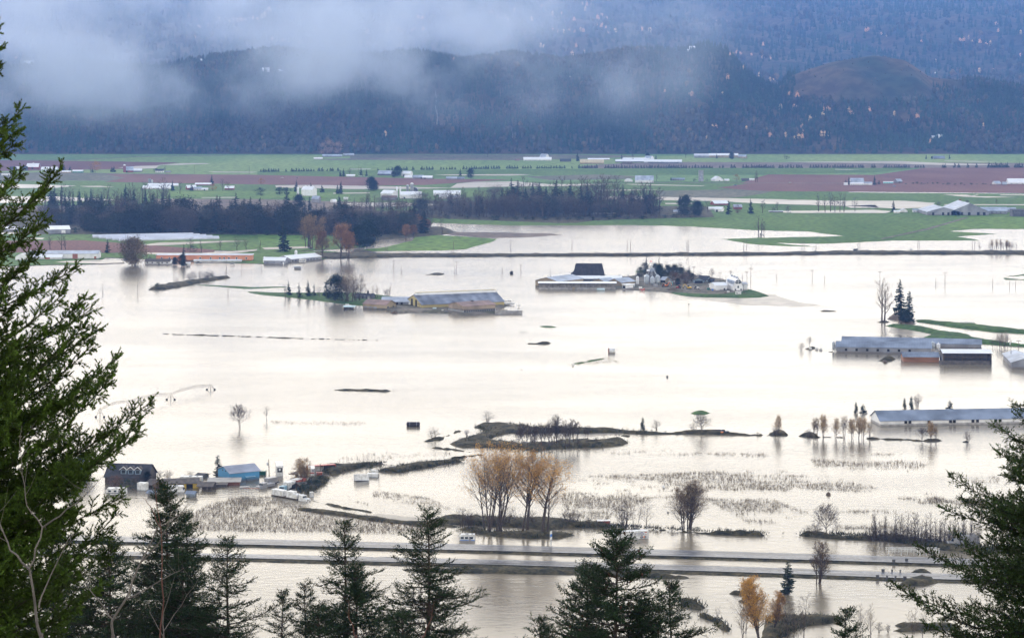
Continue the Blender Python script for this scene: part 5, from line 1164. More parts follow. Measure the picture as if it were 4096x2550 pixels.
for u, v0, v1 in ((2288, 962, 1017), (2509, 961, 1016), (2522, 963, 1016), (2748, 963, 1015), (2753, 960, 1015), (2975, 962, 1013), (2986, 962, 1013), (3208, 963, 1012), (3216, 963, 1012), (3432, 962, 1008), (3440, 963, 1008), (3671, 960, 1008), (3677, 962, 1008), (3889, 952, 1006), (3899, 953, 1006), (1542, 975, 1018), (1549, 976, 1018), (1807, 1000, 1017), (1814, 966, 1017), (2043, 962, 1018)):
    pole(u, v0, v1, LD, group=G_D, r=.22)
G_W = 'utility poles standing in the open flood water'; LW = 'slim bare utility pole standing in the open flood water'
for u, v0, v1 in ((411, 1135, 1177), (551, 1111, 1180), (695, 1083, 1127), (906, 1040, 1080), (966, 1055, 1093), (912, 1140, 1188), (1047, 1050, 1079), (1605, 1065, 1092), (1818, 1060, 1097), (2009, 1072, 1101), (2202, 1071, 1105), (2969, 1092, 1127), (3107, 1097, 1125), (3298, 1101, 1131), (3743, 1109, 1142), (3971, 1114, 1146), (4038, 1118, 1148), (2550, 1071, 1100)):
    pole(u, v0, v1, LW, group=G_W, lean=RND.uniform(-1.5, 1.5))
LT = 'utility pole with a short crossarm standing in the open flood water'
for u, v0, v1 in ((2083, 1058, 1098), (2775, 1066, 1095), (3249, 1080, 1126), (3520, 1085, 1135), (3780, 1088, 1139), (2988, 1086, 1140)):
    pole(u, v0, v1, LT, 1, group='crossarm poles in the flood', lean=RND.uniform(-1, 1))
pole(1326, 1044, 1080, 'utility pole with white transformer below the left dyke trees', 0, xfmr=1)
pole(1401, 1059, 1088, 'leaning bare pole right of the transformer pole', lean=-4)
pole(1575, 1040, 1087, 'tall pole propped by a slanting brace in the flood above the yellow farm', 1, brace=2.2)
pole(1825, 1045, 1091, 'tall flooded pole with crossarm beside a shorter leaning stump pole', 1, lean=1.5)
pole(2880, 1090, 1129, 'utility pole with crossarm between the slate house and gambrel barn', 1)
pole(2923, 1080, 1108, 'utility pole with double crossarm rising behind the gambrel barn', 2)
pole(3003, 1068, 1139, 'tall double crossarm pole just right of the gambrel barn', 2)
pole(4044, 1360, 1447, 'tall bare pole left of the barn cut by the right edge', 0, xfmr=1)
pole(4074, 1360, 1415, 'pole right of the tall bare pole at the right edge', 1)
pole(4062, 1112, 1146, 'leaning pole near the green ring bank at the right edge', lean=3)
pole(1077, 1835, 1905, 'brown pole with transformer behind the dump truck', 0, lean=-2, xfmr=1)
pole(1240, 1841, 1931, 'tall brown pole among the parked lorries', 0)
pole(1281, 1853, 1904, 'short brown pole before the red open container', 0)
pole(1516, 1841, 1905, 'thin pole beside the sunken white trailers', 0, r=.1)
pole(669, 1877, 1950, 'pale pole rising behind the yellow ended shed', 0, r=.1)
pole(778, 659, 695, 'far pole right of the lone white house', r=.2); pole(997, 663, 697, 'far pole in the pale green field left of the cedar row', r=.2); pole(1435, 663, 700, 'far pole left of the lavender roofed barn', r=.2)

# pivot irrigation machine: bowed truss spans on A-frame towers
o = at('pivot_irrigator', 'long bowed truss irrigation machine standing half drowned on wheeled towers', 'irrigation machine', 640, 1600)
base = o.location.copy(); sA = [(843, 1558, 1537, 8), (683, 1598, 1572, 7), (515, 1636, 1602, 7), (400, 1668, 1632, 7)]
pp = []
for (u, vb, vt, d) in sA: p = gp(u, vb); s = ppm(vb); pp.append((p - base, (vb - vt) / s))
for i, (p, h) in enumerate(pp):
    q = MB(); w = 1.9
    for x in (-w, w): q.tube((p.x + x, p.y, -.3), (p.x + x * .12, p.y, h), .10, .08, 5)
    for y in (-1.2, 1.2): q.tube((p.x, p.y + y, -.3), (p.x, p.y, h), .09, .07, 5)
    q.tube((p.x - w * .55, p.y, h * .45), (p.x + w * .55, p.y, h * .45), .07, n=4); q.build('tower', M_WOOD, o)
    for x in (-w, w): MB().tube((p.x + x, p.y - .2, .2), (p.x + x, p.y + .2, .2), .5, n=10).build('wheel', M_BLACK, o)
for i in range(3):
    a, ha = pp[i]; b, hb = pp[i + 1]; n = 14; P = []
    for k in range(n + 1):
        t = k / n; c = a.lerp(b, t); P.append(Vector((c.x, c.y, ha + (hb - ha) * t + 1.1 * math.sin(math.pi * t))))
    q = MB().path(P, .06, .06, 5)
    for k in range(1, n):
        lo = P[k] - Vector((0, 0, 1.1)); q.tube(P[k], lo, .05, n=3); q.tube(P[k - 1] if k > 1 else P[k], lo, .045, n=3); q.tube(P[k + 1], lo, .045, n=3)
        if k > 1: q.tube(P[k - 1] - Vector((0, 0, 1.1)), lo, .04, n=3)
    q.build('truss_span', M_WOOD, o)

# ------------------------------------------------------------------ vehicles
TYRE = mat('tyre_rubber', (.02, .02, .02), .8, .2); CHROME = mat('bright_metal', (.5, .5, .52), .25, .05, metal=.8)
def paint(n, c): return mat('paint_' + n, c, .35, .08, .6)
PW = mat('paint_white', (.50, .49, .46), .4, col2=(.76, .76, .75), scale=.9); PB = paint('blue', (.06, .17, .27)); PR = paint('red', (.35, .04, .03)); PK = paint('black', (.03, .03, .03)); PG = paint('green', (.02, .10, .07)); PGY = paint('grey', (.28, .28, .29)); PO = paint('orange', (.65, .18, .03)); PY = paint('yellow', (.65, .42, .04)); PBL = paint('bright_blue', (.04, .16, .5))
def wheel(o, x, y, r=.5, w=.35, z=None):
    z = r if z is None else z
    t = MB().tube((x, y - w / 2, z), (x, y + w / 2, z), r, n=14).build('wheel', TYRE, o)
    MB().tube((x, y - w / 2 - .02, z), (x, y + w / 2 + .02, z), r * .5, n=10).build('rim', CHROME, t)
def car(label, u, v, rz, m, kind='car', z=0, sc=1.0, group=None):
    o = at(kind, label, {'car': 'car', 'pickup': 'pickup', 'van': 'van'}[kind], u, v, rz, group, z); o.scale = (sc,) * 3
    prof = {'car': [(-2.2, .35), (-2.2, .85), (-1.3, .98), (-.75, 1.42), (.9, 1.45), (1.7, .98), (2.2, .9), (2.2, .35)],
            'pickup': [(-2.6, .45), (-2.6, 1.0), (-1.5, 1.1), (-.9, 1.75), (.6, 1.75), (.75, 1.15), (2.7, 1.15), (2.7, .45)],
            'van': [(-2.4, .4), (-2.4, 1.0), (-1.9, 1.2), (-1.3, 2.0), (2.4, 2.0), (2.4, .4)]}[kind]
    MB().prism(prof, -.88, .88, 'y').build('body', m, o)
    g = MB()
    if kind == 'car': g.prism([(-1.15, 1.0), (-.72, 1.36), (.85, 1.38), (1.45, 1.0)], -.90, .90, 'y')
    elif kind == 'pickup': g.prism([(-1.35, 1.15), (-.87, 1.66), (.5, 1.66), (.6, 1.15)], -.90, .90, 'y')
    else: g.prism([(-1.75, 1.25), (-1.3, 1.85), (.3, 1.85), (.3, 1.25)], -.90, .90, 'y')
    g.build('glass', M_GLASS, o)
    for x in (-1.4, 1.45):
        for y in (-.82, .82): wheel(o, x, y, .36, .22)
    for y in (-.6, .6): MB().box(-2.23 if kind == 'car' else (-2.63 if kind == 'pickup' else -2.43), -2.1, y - .18, y + .18, .6, .78).build('headlight', M_TRIM, o)
    return o
def box_trailer(name, label, u, v, L, Wd, Hh, rz, m, cat='trailer', wheels=True, z=.0, tilt=(0, 0), group=None, ribs=True, floor=1.1, roofm=None):
    o = at(name, label, cat, u, v, rz, group, z); o.rotation_euler = (math.radians(tilt[0]), math.radians(tilt[1]), math.radians(rz))
    q = MB().box(-L / 2, L / 2, -Wd / 2, Wd / 2, floor, floor + Hh)
    q.build('box', m, o)
    MB().box(-L / 2 - .03, L / 2 + .03, -Wd / 2 - .03, Wd / 2 + .03, floor + Hh, floor + Hh + .08).build('roof', roofm or m, o)
    f = MB()
    for x in (-L / 2, L / 2): 
        for y in (-Wd / 2, Wd / 2): f.box(x - .06, x + .06, y - .06, y + .06, floor - .02, floor + Hh + .05)
    f.box(-L / 2, L / 2, -Wd / 2 - .05, -Wd / 2 - .01, floor - .05, floor + .15); f.box(-L / 2, L / 2, Wd / 2 + .01, Wd / 2 + .05, floor - .05, floor + .15)
    f.build('frame', M_STEEL, o)
    if wheels:
        for x in (L / 2 - 1.2, L / 2 - 2.4):
            for y in (-Wd / 2 + .2, Wd / 2 - .2): wheel(o, x, y, .5, .4)
    d = MB(); 
    for y in (-Wd / 4, Wd / 4): d.box(L / 2 + .01, L / 2 + .05, y - Wd / 4 + .06, y + Wd / 4 - .06, floor + .1, floor + Hh - .1)
    d.build('rear_door', m, o)
    return o
def truck_cab(o, m, x=0):
    MB().prism([(x - 2.6, .7), (x - 2.6, 1.5), (x - 2.3, 1.75), (x - .9, 1.85), (x - .6, 2.75), (x + 1.4, 2.9), (x + 1.4, .7)], -1.15, 1.15, 'y').build('cab', m, o)
    MB().prism([(x - .85, 1.95), (x - .62, 2.6), (x - .5, 2.6), (x - .5, 1.95)], -1.0, 1.0, 'y').build('windscreen', M_GLASS, o).location.x = -.06
    MB().box(x - 2.68, x - 2.58, -.6, .6, .9, 1.6).build('grille', CHROME, o)
    for y in (-.95, .95): MB().box(x - 2.66, x - 2.55, y - .18, y + .18, 1.0, 1.3).build('headlight', M_TRIM, o)
    for y in (-1.25, 1.25): MB().tube((x + 1.2, y, .9), (x + 1.2, y, 3.7), .1, n=8).build('exhaust_stack', CHROME, o)
    for y in (-1.0, 1.0): wheel(o, x - 1.7, y, .52, .35)
    MB().box(x + 1.4, x + 3.6, -.5, .5, .7, 1.0).build('chassis', PK, o)
    for xx in (x + 2.2, x + 3.3):
        for y in (-.95, .95): wheel(o, xx, y, .52, .5)
def flooded(o, d=.7): o.location.z -= d; return o
# cars of the farms (tiny in the photo)
for u, v, m, k, l in ((2793, 1134, PW, 'car', 'white car parked under the slate gabled carport'), (1203, 811, PW, 'van', 'white tanker van parked left of the tall white mill'), (3159, 733, PW, 'car', 'white car driving on the lane through the berry fields'), (3577, 748, PB, 'car', 'pale blue car among the right berry canes'), (3156, 850, PW, 'van', 'white van by the flooded lane at middle right'), (1440, 707, PW, 'car', 'white car on the farm yard left of the lavender roof'), (1452, 708, PGY, 'pickup', 'grey pickup beside the white car on the farm yard'),
                      (2940, 744, PB, 'pickup', 'blue pickup on the lane left of the right berry field'), (1128, 714, PW, 'car', 'white car crossing the long berry field lane'), (1188, 713, PGY, 'car', 'grey car far right on the long berry field lane'), (795, 1056, PK, 'pickup', 'dark pickup on the shore before the orange barn'), (930, 1062, PGY, 'car', 'half sunk grey car left of the red machine'), (2685, 1133, PW, 'pickup', 'pale pickup beside the tan garage'), (2674, 1091, PW, 'pickup', 'white pickup parked behind the two dark spruces')):
    car(l, u, v, RND.uniform(-12, 12), m, k, z=.6)
# travel trailers and motorhomes
def camper(label, u, v, L, rz, stripe, sink=.9, motor=False, group=None):
    o = at('motorhome' if motor else 'travel_trailer', label, 'motorhome' if motor else 'travel trailer', u, v, rz, group); h = 3.1
    q = MB()
    if motor: q.prism([(-L / 2, .6), (-L / 2, 1.7), (-L / 2 + .5, 1.9), (-L / 2 + .3, h - .3), (-L / 2 + .7, h), (L / 2, h), (L / 2, .6)], -1.2, 1.2, 'y')
    else: q.prism([(-L / 2, .9), (-L / 2 - .15, 2.2), (-L / 2 + .5, h), (L / 2 - .2, h), (L / 2, 1.0), (L / 2 - .3, .6), (-L / 2 + .4, .6)], -1.2, 1.2, 'y')
    q.build('body', PW, o)
    MB().box(-L / 2 + .2, L / 2 - .1, -1.22, -1.2, 1.2, 1.45).build('stripe', stripe, o)
    for i, x in enumerate((-.32, -.05, .28)): MB().box(x * L - .5, x * L + .5, -1.24, -1.2, 1.7, 2.4).build('window', M_GLASS, o)
    MB().box(.1 * L, .1 * L + .7, -1.235, -1.2, .7, 2.5).build('door', PGY, o)
    MB().box(-.6, .3, -.4, .4, h, h + .3).build('roof_vent', PGY, o)
    MB().box(L * .25, L * .25 + .5, -.3, .3, h, h + .2).build('roof_hatch', PGY, o)
    for x in (L * .1, L * .22):
        for y in (-1.05, 1.05): wheel(o, x, y, .4, .25)
    if motor: MB().box(-L / 2 - .03, -L / 2 + .1, -1, 1, 1.75, 2.5).build('windscreen', M_GLASS, o)
    return flooded(o, sink)
camper('white travel trailer with slide-out and dark windows nearest the fir branches', 467, 1973, 7.5, -3, PK)
camper('white motorhome with two dark end windows left of the small hut', 703, 1964, 6.4, 175, PGY, motor=True)
camper('long white fifth wheel camper behind the yellow ended shed', 764, 1930, 9.0, -5, PK, sink=.5)
camper('white camper parked before the angled barn at the left shore', 1210, 1050, 6.0, 0, PGY, sink=.1)
camper('white camper in the trees right of the long five opening barn', 2000, 812, 8.0, 0, PGY, sink=0)
o = camper('cream camper with blue hull stripe floating left of the cottonwoods', 1870, 2158, 5.2, -3, PBL, sink=1.1)
# trailers and containers
box_trailer('box_trailer', 'plain white box trailer standing in water below the dark dormered house', 571, 1957, 3.4, 2.4, 2.6, -20, PW, floor=.0, wheels=False)
box_trailer('box_trailer', 'white refrigerated trailer seen from its rear end', 1117, 1893, 11, 2.5, 4.0, 98, PW, floor=-.2)
rt = [x for x in COL.objects if x.get('label', '').startswith('white refrigerated')][0]
MB().box(-5.62, -5.5, -.9, .9, 1.5, 3.2).build('cooling_unit', PK, rt); MB().box(-5.66, -5.6, -.35, .35, 2.1, 2.9).build('unit_panel', PW, rt)
def flat_trailer(label, u, v, L, rz, loads=(), z=0, m=None):
    o = at('flatbed_trailer', label, 'flatbed trailer', u, v, rz, None, z)
    MB().box(-L / 2, L / 2, -1.25, 1.25, .95, 1.2).build('deck', m or M_WOOD, o)
    for x in (L / 2 - 1, L / 2 - 2.1):
        for y in (-1, 1): wheel(o, x, y, .5, .4)
    return o
flat_trailer('empty dark flatbed trailer near the white refrigerated trailer', 1185, 1900, 8, 68)
box_trailer('box_trailer', 'white trailer with red band on its end, left of two behind the bare poplar', 1212, 1896, 7, 2.4, 2.9, 95, PW, floor=-.1)
box_trailer('box_trailer', 'white trailer with red band on its end, right of two behind the bare poplar', 1246, 1896, 7, 2.4, 2.9, 95, PW, floor=-.1)
for l in ('left', 'right'):
    t = [x for x in COL.objects if x.get('label', '').startswith('white trailer with red band on its end, ' + l)][0]
    MB().box(-3.62, -3.5, -1.1, 1.1, 1.0, 1.4).build('end_band', PR, t); MB().box(-3.6, -3.52, -1.0, -.1, 1.6, 2.6).build('door_panel', PGY, t)
o = at('shipping_container', 'red open sided shipping container on the bank behind the lorries', 'container', 1276, 1884, 24)
MB().box(-6.5, 6.5, -1.2, 1.2, 2.3, 2.5).add(*[[], []]).build('roof', PR, o)
MB().box(-6.5, -3.2, -1.2, 1.2, -.4, 2.3).build('end_box', PR, o); MB().box(2.4, 6.5, -1.1, 1.2, -.2, 2.3).build('inner_load', PK, o)
MB().box(-6.5, 6.5, 1.1, 1.2, -.4, 2.3).build('back_panel', PW, o)
for x in (-6.4, 6.4): MB().box(x - .1, x + .1, -1.2, -1.0, -.4, 2.4).build('corner_post', PR, o)
box_trailer('shipping_container', 'small rust red container beside the dark bank', 1277, 1912, 2.4, 2.3, 2.6, 8, mat('rust_red', (.25, .07, .05), .7, .3), 'container', wheels=False, floor=-.3)
box_trailer('shipping_container', 'low dark green container behind the blue workshop', 1044, 1896, 3.9, 2.4, 1.5, 0, PG, 'container', wheels=False, floor=-.2)
box_trailer('shipping_container', 'dark red container behind the island shrubs by the motorway', 2414, 2101, 4.4, 2.2, 1.9, 3, mat('rust_red', (.25, .07, .05)), 'container', wheels=False, floor=-.1, roofm=PW)
box_trailer('box_trailer', 'tilted white trailer sinking in the inner lagoon', 1446, 1921, 5.2, 2.4, 2.3, 22, PW, wheels=False, tilt=(-8, 3), floor=.1)
box_trailer('box_trailer', 'low white trailer with dark open end beside the tilted one', 1491, 1905, 4.2, 2.3, 1.2, -8, PW, wheels=False, floor=.0)
box_trailer('box_trailer', 'small white roofed box adrift behind the two sunken trailers', 1497, 1887, 2.6, 2, .9, 15, PW, wheels=False, floor=-.1, tilt=(0, 8))
box_trailer('box_trailer', 'white trailer lying beyond the green strip at right', 3869, 1297, 9.2, 2.5, 1.9, -5, PW, wheels=False, floor=-.3)
# the lettered trailer
ft = box_trailer('box_trailer', 'white semi trailer lettered in navy, stranded by the motorway behind the fir', 2522, 2152, 11.6, 2.5, 2.6, 14, PW, floor=-.1)
def text(parent, s, size, x, z, y, m, ext=.004):
    c = bpy.data.curves.new('lettering', 'FONT'); c.body = s; c.size = size; c.extrude = ext; c.align_x = 'LEFT'
    t = bpy.data.objects.new('t', c); COL.objects.link(t)
    bpy.context.view_layer.update(); me = bpy.data.meshes.new_from_object(t); bpy.data.objects.remove(t)
    o = bpy.data.objects.new('lettering', me); COL.objects.link(o); me.materials.clear(); me.materials.append(m)
    o.parent = parent; o.location = (x, y, z); o.rotation_euler = (math.radians(90), 0, 0); return o
NAVY = mat('navy_lettering', (.03, .05, .18), .6)
text(ft, 'FORESHORE', .62, .95, 1.55, -1.27, NAVY); text(ft, 'EQUIPMENT & SUPPLY', .26, 1.2, 1.18, -1.27, NAVY); text(ft, 'INDUSTRIAL', .3, -1.2, .35, -1.27, NAVY)
MB().prism([(-.3, 1.9), (.5, 2.3), (.1, 1.5), (.75, .9), (-.35, 1.35)], -1.28, -1.26, 'y').build('swoosh_emblem', NAVY, ft)
for x, z, w, h, m in ((4.9, 2.1, .75, .28, PR), (5.0, 1.3, .4, .28, PR), (4.3, .6, .45, .5, PO), (5.1, .6, .35, .3, PGY), (3.7, .6, .4, .3, NAVY), (4.2, 1.4, .5, .12, NAVY), (3.6, 2.15, .8, .18, NAVY), (3.6, 1.2, .3, .3, NAVY)):
    MB().box(x - w / 2, x + w / 2, -1.28, -1.26, z - h / 2, z + h / 2).build('logo_patch', m, ft)
# lorries
o = at('dump_truck', 'grey dump truck with trailer box, flooded to its bumpers', 'lorry', 1050, 1950, 145); truck_cab(o, PGY, x=0)
MB().prism([(1.6, 1.1), (1.5, 2.2), (5.6, 2.2), (5.4, 1.1)], -1.2, 1.2, 'y').build('dump_body', PGY, o); flooded(o, .9)
o.rotation_euler[2] = math.radians(52)
o = at('dump_trailer', 'grey tipping trailer box behind the flooded dump truck', 'trailer', 1083, 1934, 52)
MB().prism([(-2.2, .9), (-2.5, 2.9), (2.6, 2.9), (2.4, .9)], -1.2, 1.2, 'y').build('tub', PGY, o); MB().box(-3.4, 3.6, -.6, .6, .6, .9).build('chassis', PK, o)
for x in (-1.8, 2.2, 3.0):
    for y in (-1, 1): wheel(o, x, y, .5, .4)
flooded(o, .4)
def lorry(label, u, v, rz, m, L=9, load=None, sink=1.0, lm=None):
    o = at('lorry', label, 'lorry', u, v, rz); truck_cab(o, m)
    MB().box(2.0, 2.4 + L, -1.25, 1.25, 1.1, 1.35).build('deck', M_WOOD, o)
    if load == 'box': MB().box(2.2, 2.2 + L * .52, -1.25, 1.25, 1.35, 3.9).build('cargo_box', lm or PW, o); MB().box(2.6 + L * .56, 2.4 + L, -1.25, 1.25, 1.35, 4.1).build('cargo_box', lm or PW, o)
    if load == 'bales':
        for k, (a, b, h) in enumerate(((.0, .17, 1.5), (.17, .42, 2.2), (.56, .78, 2.0), (.78, 1.0, 2.0))): MB().box(2.2 + L * a, 2.15 + L * b, -1.15, 1.15, 1.35, 1.35 + h).build('wrapped_load', lm or PW, o)
    for x in (L - .5, L + .7, L * .5, L * .5 + 1.2):
        for y in (-1, 1): wheel(o, 2.2 + x - .8, y, .5, .4)
    return flooded(o, sink)
lorry('pale blue lorry with two white cargo boxes, leftmost of the stranded lorries', 1131, 1960, 62, paint('pale_blue', (.25, .4, .48)), L=9, load='box', sink=1.2)
lorry('dark lorry with red sided load between blue and white lorries', 1164, 1952, 62, PK, L=6, load='box', sink=1.3, lm=mat('rust_red', (.25, .07, .05)))
lorry('white conventional lorry hauling white wrapped loads, nearest the flooded crop field', 1213, 2000, 139, PW, L=13.5, load='bales', sink=.9)
o = box_trailer('box_trailer', 'small white hatch standing on edge beside the shrub bank', 1246, 1984, 1.2, 1.2, 1.6, 20, PW, wheels=False, floor=0)
o = at('box_truck', 'dark grey box truck among bare trees right of the motorway rail', 'lorry', 3835, 2186, 172); truck_cab(o, PGY, x=-1.2)
MB().box(.4, 6.2, -1.25, 1.25, 1.0, 3.8).build('cargo_box', PGY, o)
o.rotation_euler[2] = math.radians(4)
# farm machines of the central farm
def tractor(label, u, v, rz, m, z=.6):
    o = at('tractor', label, 'tractor', u, v, rz, None, z)
    MB().prism([(-2, .9), (-2, 1.6), (-.2, 1.8), (-.2, .8)], -.45, .45, 'y').build('bonnet', m, o)
    MB().box(-.2, 1.2, -.7, .7, .9, 1.6).build('chassis', m, o); MB().prism([(-.1, 1.6), (0, 2.7), (1.1, 2.7), (1.2, 1.6)], -.65, .65, 'y').build('cab', M_GLASS, o); MB().box(-.1, 1.2, -.75, .75, 2.7, 2.82).build('roof', m, o)
    for y in (-.85, .85): wheel(o, .8, y, .85, .45); wheel(o, -1.6, y, .5, .3)
    return o
tractor('red tractor on the central farm yard', 2714, 1158, 20, PR); tractor('pale grey tractor left of the white garage wing', 2786, 1160, 170, PW)
tractor('orange tractor beside the grain bins', 2657, 1151, 200, PO)
def excavator(label, u, v, rz, m):
    o = at('excavator', label, 'excavator', u, v, rz, None, .6)
    for y in (-1, 1): MB().prism([(-1.9, .2), (-1.7, 0), (1.7, 0), (1.9, .2), (1.9, .6), (1.6, .8), (-1.6, .8), (-1.9, .6)], y - .28, y + .28, 'y').build('track', TYRE, o)
    MB().box(-1.3, 1.7, -1.1, 1.1, .95, 1.8).build('housing', m, o); MB().box(-1.3, -.1, -1.1, -.1, 1.8, 2.8).build('cab', M_GLASS, o)
    MB().path([(-1, .4, 1.4), (-2.6, .4, 3.6), (-4.2, .4, 3.2)], .25, .2, 4).build('boom', m, o); MB().path([(-4.2, .4, 3.3), (-4.4, .4, 1.2)], .2, .15, 4).build('stick', m, o)
    MB().prism([(-4.8, .6), (-4.7, 1.3), (-4.1, 1.3), (-3.9, .7)], 0, .8, 'y').build('bucket', PK, o)
    return o
excavator('small yellow excavator with raised boom on the central farm yard', 2756, 1159, 10, PY)
excavator('orange loader arm machine beside the tan garage', 2664, 1150, 160, PO)
o = at('farm_implement', 'bright red farm implement half sunk at the central shore', 'farm implement', 2569, 1163, 8)
MB().prism([(-2, 1.2), (-.6, .2), (1.4, .9), (2, 1.9), (1.2, 1.7), (-.5, 1.0), (-1.7, 1.7)], -.8, .8, 'y').build('hopper', PR, o); MB().box(-.2, .2, -.6, .6, -.4, .4).build('leg', PR, o); MB().box(1.3, 1.6, -.6, .6, -.4, .9).build('leg', PR, o)
box_trailer('utility_trailer', 'white enclosed trailer with dark logo patch below the gambrel barn', 2953, 1182, 4, 2.1, 1.9, 0, PW, z=.4, floor=.4)
t = [x for x in COL.objects if x.get('label', '').startswith('white enclosed trailer')][0]; MB().box(-1.7, -.4, -1.08, -1.04, 1.3, 1.8).build('logo_patch', PK, t)
def bin_(name, label, cat, u, v, w, h, m, z=.4, lid=None):
    o = at(name, label, cat, u, v, RND.uniform(-15, 15), None, z); MB().prism([(-w * .42, 0), (-w * .5, h), (w * .5, h), (w * .42, 0)], -w / 2, w / 2, 'y').build('tub', m, o); MB().box(-w * .53, w * .53, -w * .53, w * .53, h, h + .08).build('rim', lid or m, o); return o
bin_('bin', 'bright blue bin beside the white garage wing', 'bin', 2850, 1166, 1.1, 1.6, PBL); bin_('water_tank', 'dark green bin left of the white garage wing', 'bin', 2833, 1163, 2.0, 2.0, PG)
bin_('crate', 'pale crate on the yard below the gambrel barn', 'crate', 2913, 1173, 1.8, 1.4, PW); bin_('fuel_tank', 'white square tank before the grain bins', 'tank', 2562, 1157, 2.4, 1.4, PW)
bin_('crate', 'grey hopper wagon under the right grain bin', 'wagon', 2622, 1150, 3.0, 2.0, PGY); bin_('tank', 'teal upright tank right of the tan garage', 'tank', 2687, 1142, 1.8, 2.6, paint('teal', (.15, .3, .3)))
def mound(label, u, v, wpx, hpx, m, cat='soil heap', name='soil_heap', seed=1, dy=3):
    s = ppm(v); r = wpx / s / 2; h = hpx / s; q = MB(); rr = random.Random(seed); n = 14
    V = [(0, 0, h)]; Fc = []
    for k, (f, g) in enumerate(((.35, .85), (.7, .5), (1, -.15))):
        for i in range(n):
            a = 6.2832 * i / n; j = rr.uniform(.8, 1.15); V.append((r * f * j * math.cos(a), dy * f * j * math.sin(a), h * g * rr.uniform(.75, 1.15)))
    Fc = [(0, 1 + i, 1 + (i + 1) % n) for i in range(n)] + [(1 + k * n + i, 1 + (k + 1) * n + i, 1 + (k + 1) * n + (i + 1) % n, 1 + k * n + (i + 1) % n) for k in range(2) for i in range(n)]
    p = gp(u, v); return tag(q.add(V, Fc).build(name, m, loc=(p.x, p.y, .2)), label, cat)
HAY = mat('rotten_straw', (.11, .08, .055), .95, .3, 1)
mound('largest brown straw heap on the central farm yard', 2690, 1164, 52, 13, HAY, seed=2); mound('small brown heap left of the largest straw heap', 2618, 1160, 20, 6, HAY, seed=3)
mound('flat brown heap right of the largest straw heap', 2728, 1167, 24, 6, HAY, seed=4); mound('dark heap left of the white enclosed trailer', 2902, 1179, 20, 9, HAY, seed=5)
mound('dark heap right of the white enclosed trailer', 2978, 1178, 24, 8, HAY, seed=6); mound('brown heap near the pale grey tractor', 2800, 1167, 18, 6, HAY, seed=7)
mound('dark silage mound in front of the far dairy roofs', 2510, 656, 62, 10, HAY, cat='silage mound', name='silage_mound', seed=8, dy=12)
mound('dark muddy heap at the shore of the yellow farm yard', 1580, 1252, 36, 9, HAY, seed=9); mound('low dark heap before the yellow barn', 1765, 1250, 40, 7, HAY, seed=10)
mound('round brown hay heap adrift below the front long barn', 3540, 1449, 20, 11, HAY, cat='hay heap', name='hay_heap', seed=11)
mound('small white topped heap floating in the flooded crops', 2654, 1950, 12, 9, PW, cat='debris heap', name='debris_heap', seed=12, dy=.8)
mound('dark debris clump adrift in the right crop stubble', 3314, 1978, 22, 10, HAY, cat='debris heap', name='debris_heap', seed=13, dy=1)
for i, (u, v) in enumerate(((2022, 1220), (2030, 1219), (2038, 1219), (2046, 1220), (2054, 1220), (2026, 1215), (2035, 1214), (2043, 1215))):
    p = gp(u, v); q = MB().lathe([(.1, 1.3), (.55, 1.2), (.8, .8), (.8, .2), (.6, 0)][::-1], 10); o = q.build('silage_bale', PW, loc=(p.x, p.y, .5 + (.9 if v < 1217 else 0)), smooth=True)
    tag(o, 'white wrapped silage bale in the pile behind the huge yellow barn', 'silage bale', 'white silage bales piled by the yellow barn')
for u, v, l in ((3241, 1397, 'white wrapped bale on the tiny islet by the round tree'), (3267, 1398, 'white bale adrift just off the tiny islet'), (3283, 1400, 'white bale farthest from the tiny islet')):
    p = gp(u, v); tag(MB().lathe([(.1, 1.2), (.8, 1.0), (1.0, .5), (.9, -.2)][::-1], 10).build('silage_bale', PW, loc=(p.x, p.y, .1), smooth=True), l, 'silage bale')
# tanks and odd things adrift
def tank(label, u, v, wpx, hpx, m, rz=0, legs=False, name='tank', cat='tank', end=None):
    s = ppm(v); L, r = wpx / s, hpx / s / 2; o = at(name, label, cat, u, v, rz); z = r * .8
    q = MB(); prof = [(r * .55, -L / 2 - .0), (r * .9, -L / 2 + .25), (r, -L / 2 + .5), (r, L / 2 - .5), (r * .9, L / 2 - .25), (r * .55, L / 2)]
    q.lathe(prof, 18); q.v = [(zz, y, x + z) for x, y, zz in q.v]; q.build('shell', m, o, smooth=False)
    b = MB()
    for x in (-L * .25, L * .25): b.tube((x - .05, 0, z), (x + .05, 0, z), r * 1.03, n=18)
    b.build('strap', M_STEEL if m != M_RUST else PK, o)
    if end: MB().tube((-L / 2 - .02, 0, z), (-L / 2 + .55, 0, z), r * 1.01, r * 1.01, 18).build('end_cap', end, o)
    if legs:
        for y, zz in ((-r * .7, z + r * .7), (r * .7, z + r * .7), (-r * .7, z - r * .5), (r * .7, z - r * .5)): MB().tube((L / 2 - .5, y, zz), (L / 2 + 1.3, y, zz), .07, n=4).build('leg', M_STEEL, o)
    return o
tank('long black tank floating in the open water left of the slough', 1653, 1704, 54, 20, mat('black_tank', (.03, .025, .03), .5, .3), name='tank')
tank('toppled white grain tank with rusty end and legs, adrift mid flood', 2447, 1411, 28, 21, PW, legs=True, end=M_RUST)
tank('short dark tank adrift left of the central dairy', 2046, 1095, 14, 13, PK)
tank('white cylindrical tank behind the half drowned shed', 1389, 1222, 16, 8, PW)
tank('white blue cylinder floating at the front wall of the central dairy', 2403, 1161, 32, 10, mat('pale_blue_tank', (.45, .56, .6)))
tank('stacked black pipe, upper of the bundle on the right bank', 2868, 1727, 66, 12, mat('black_tank', (.03, .025, .03)), name='pipe', cat='pipe')
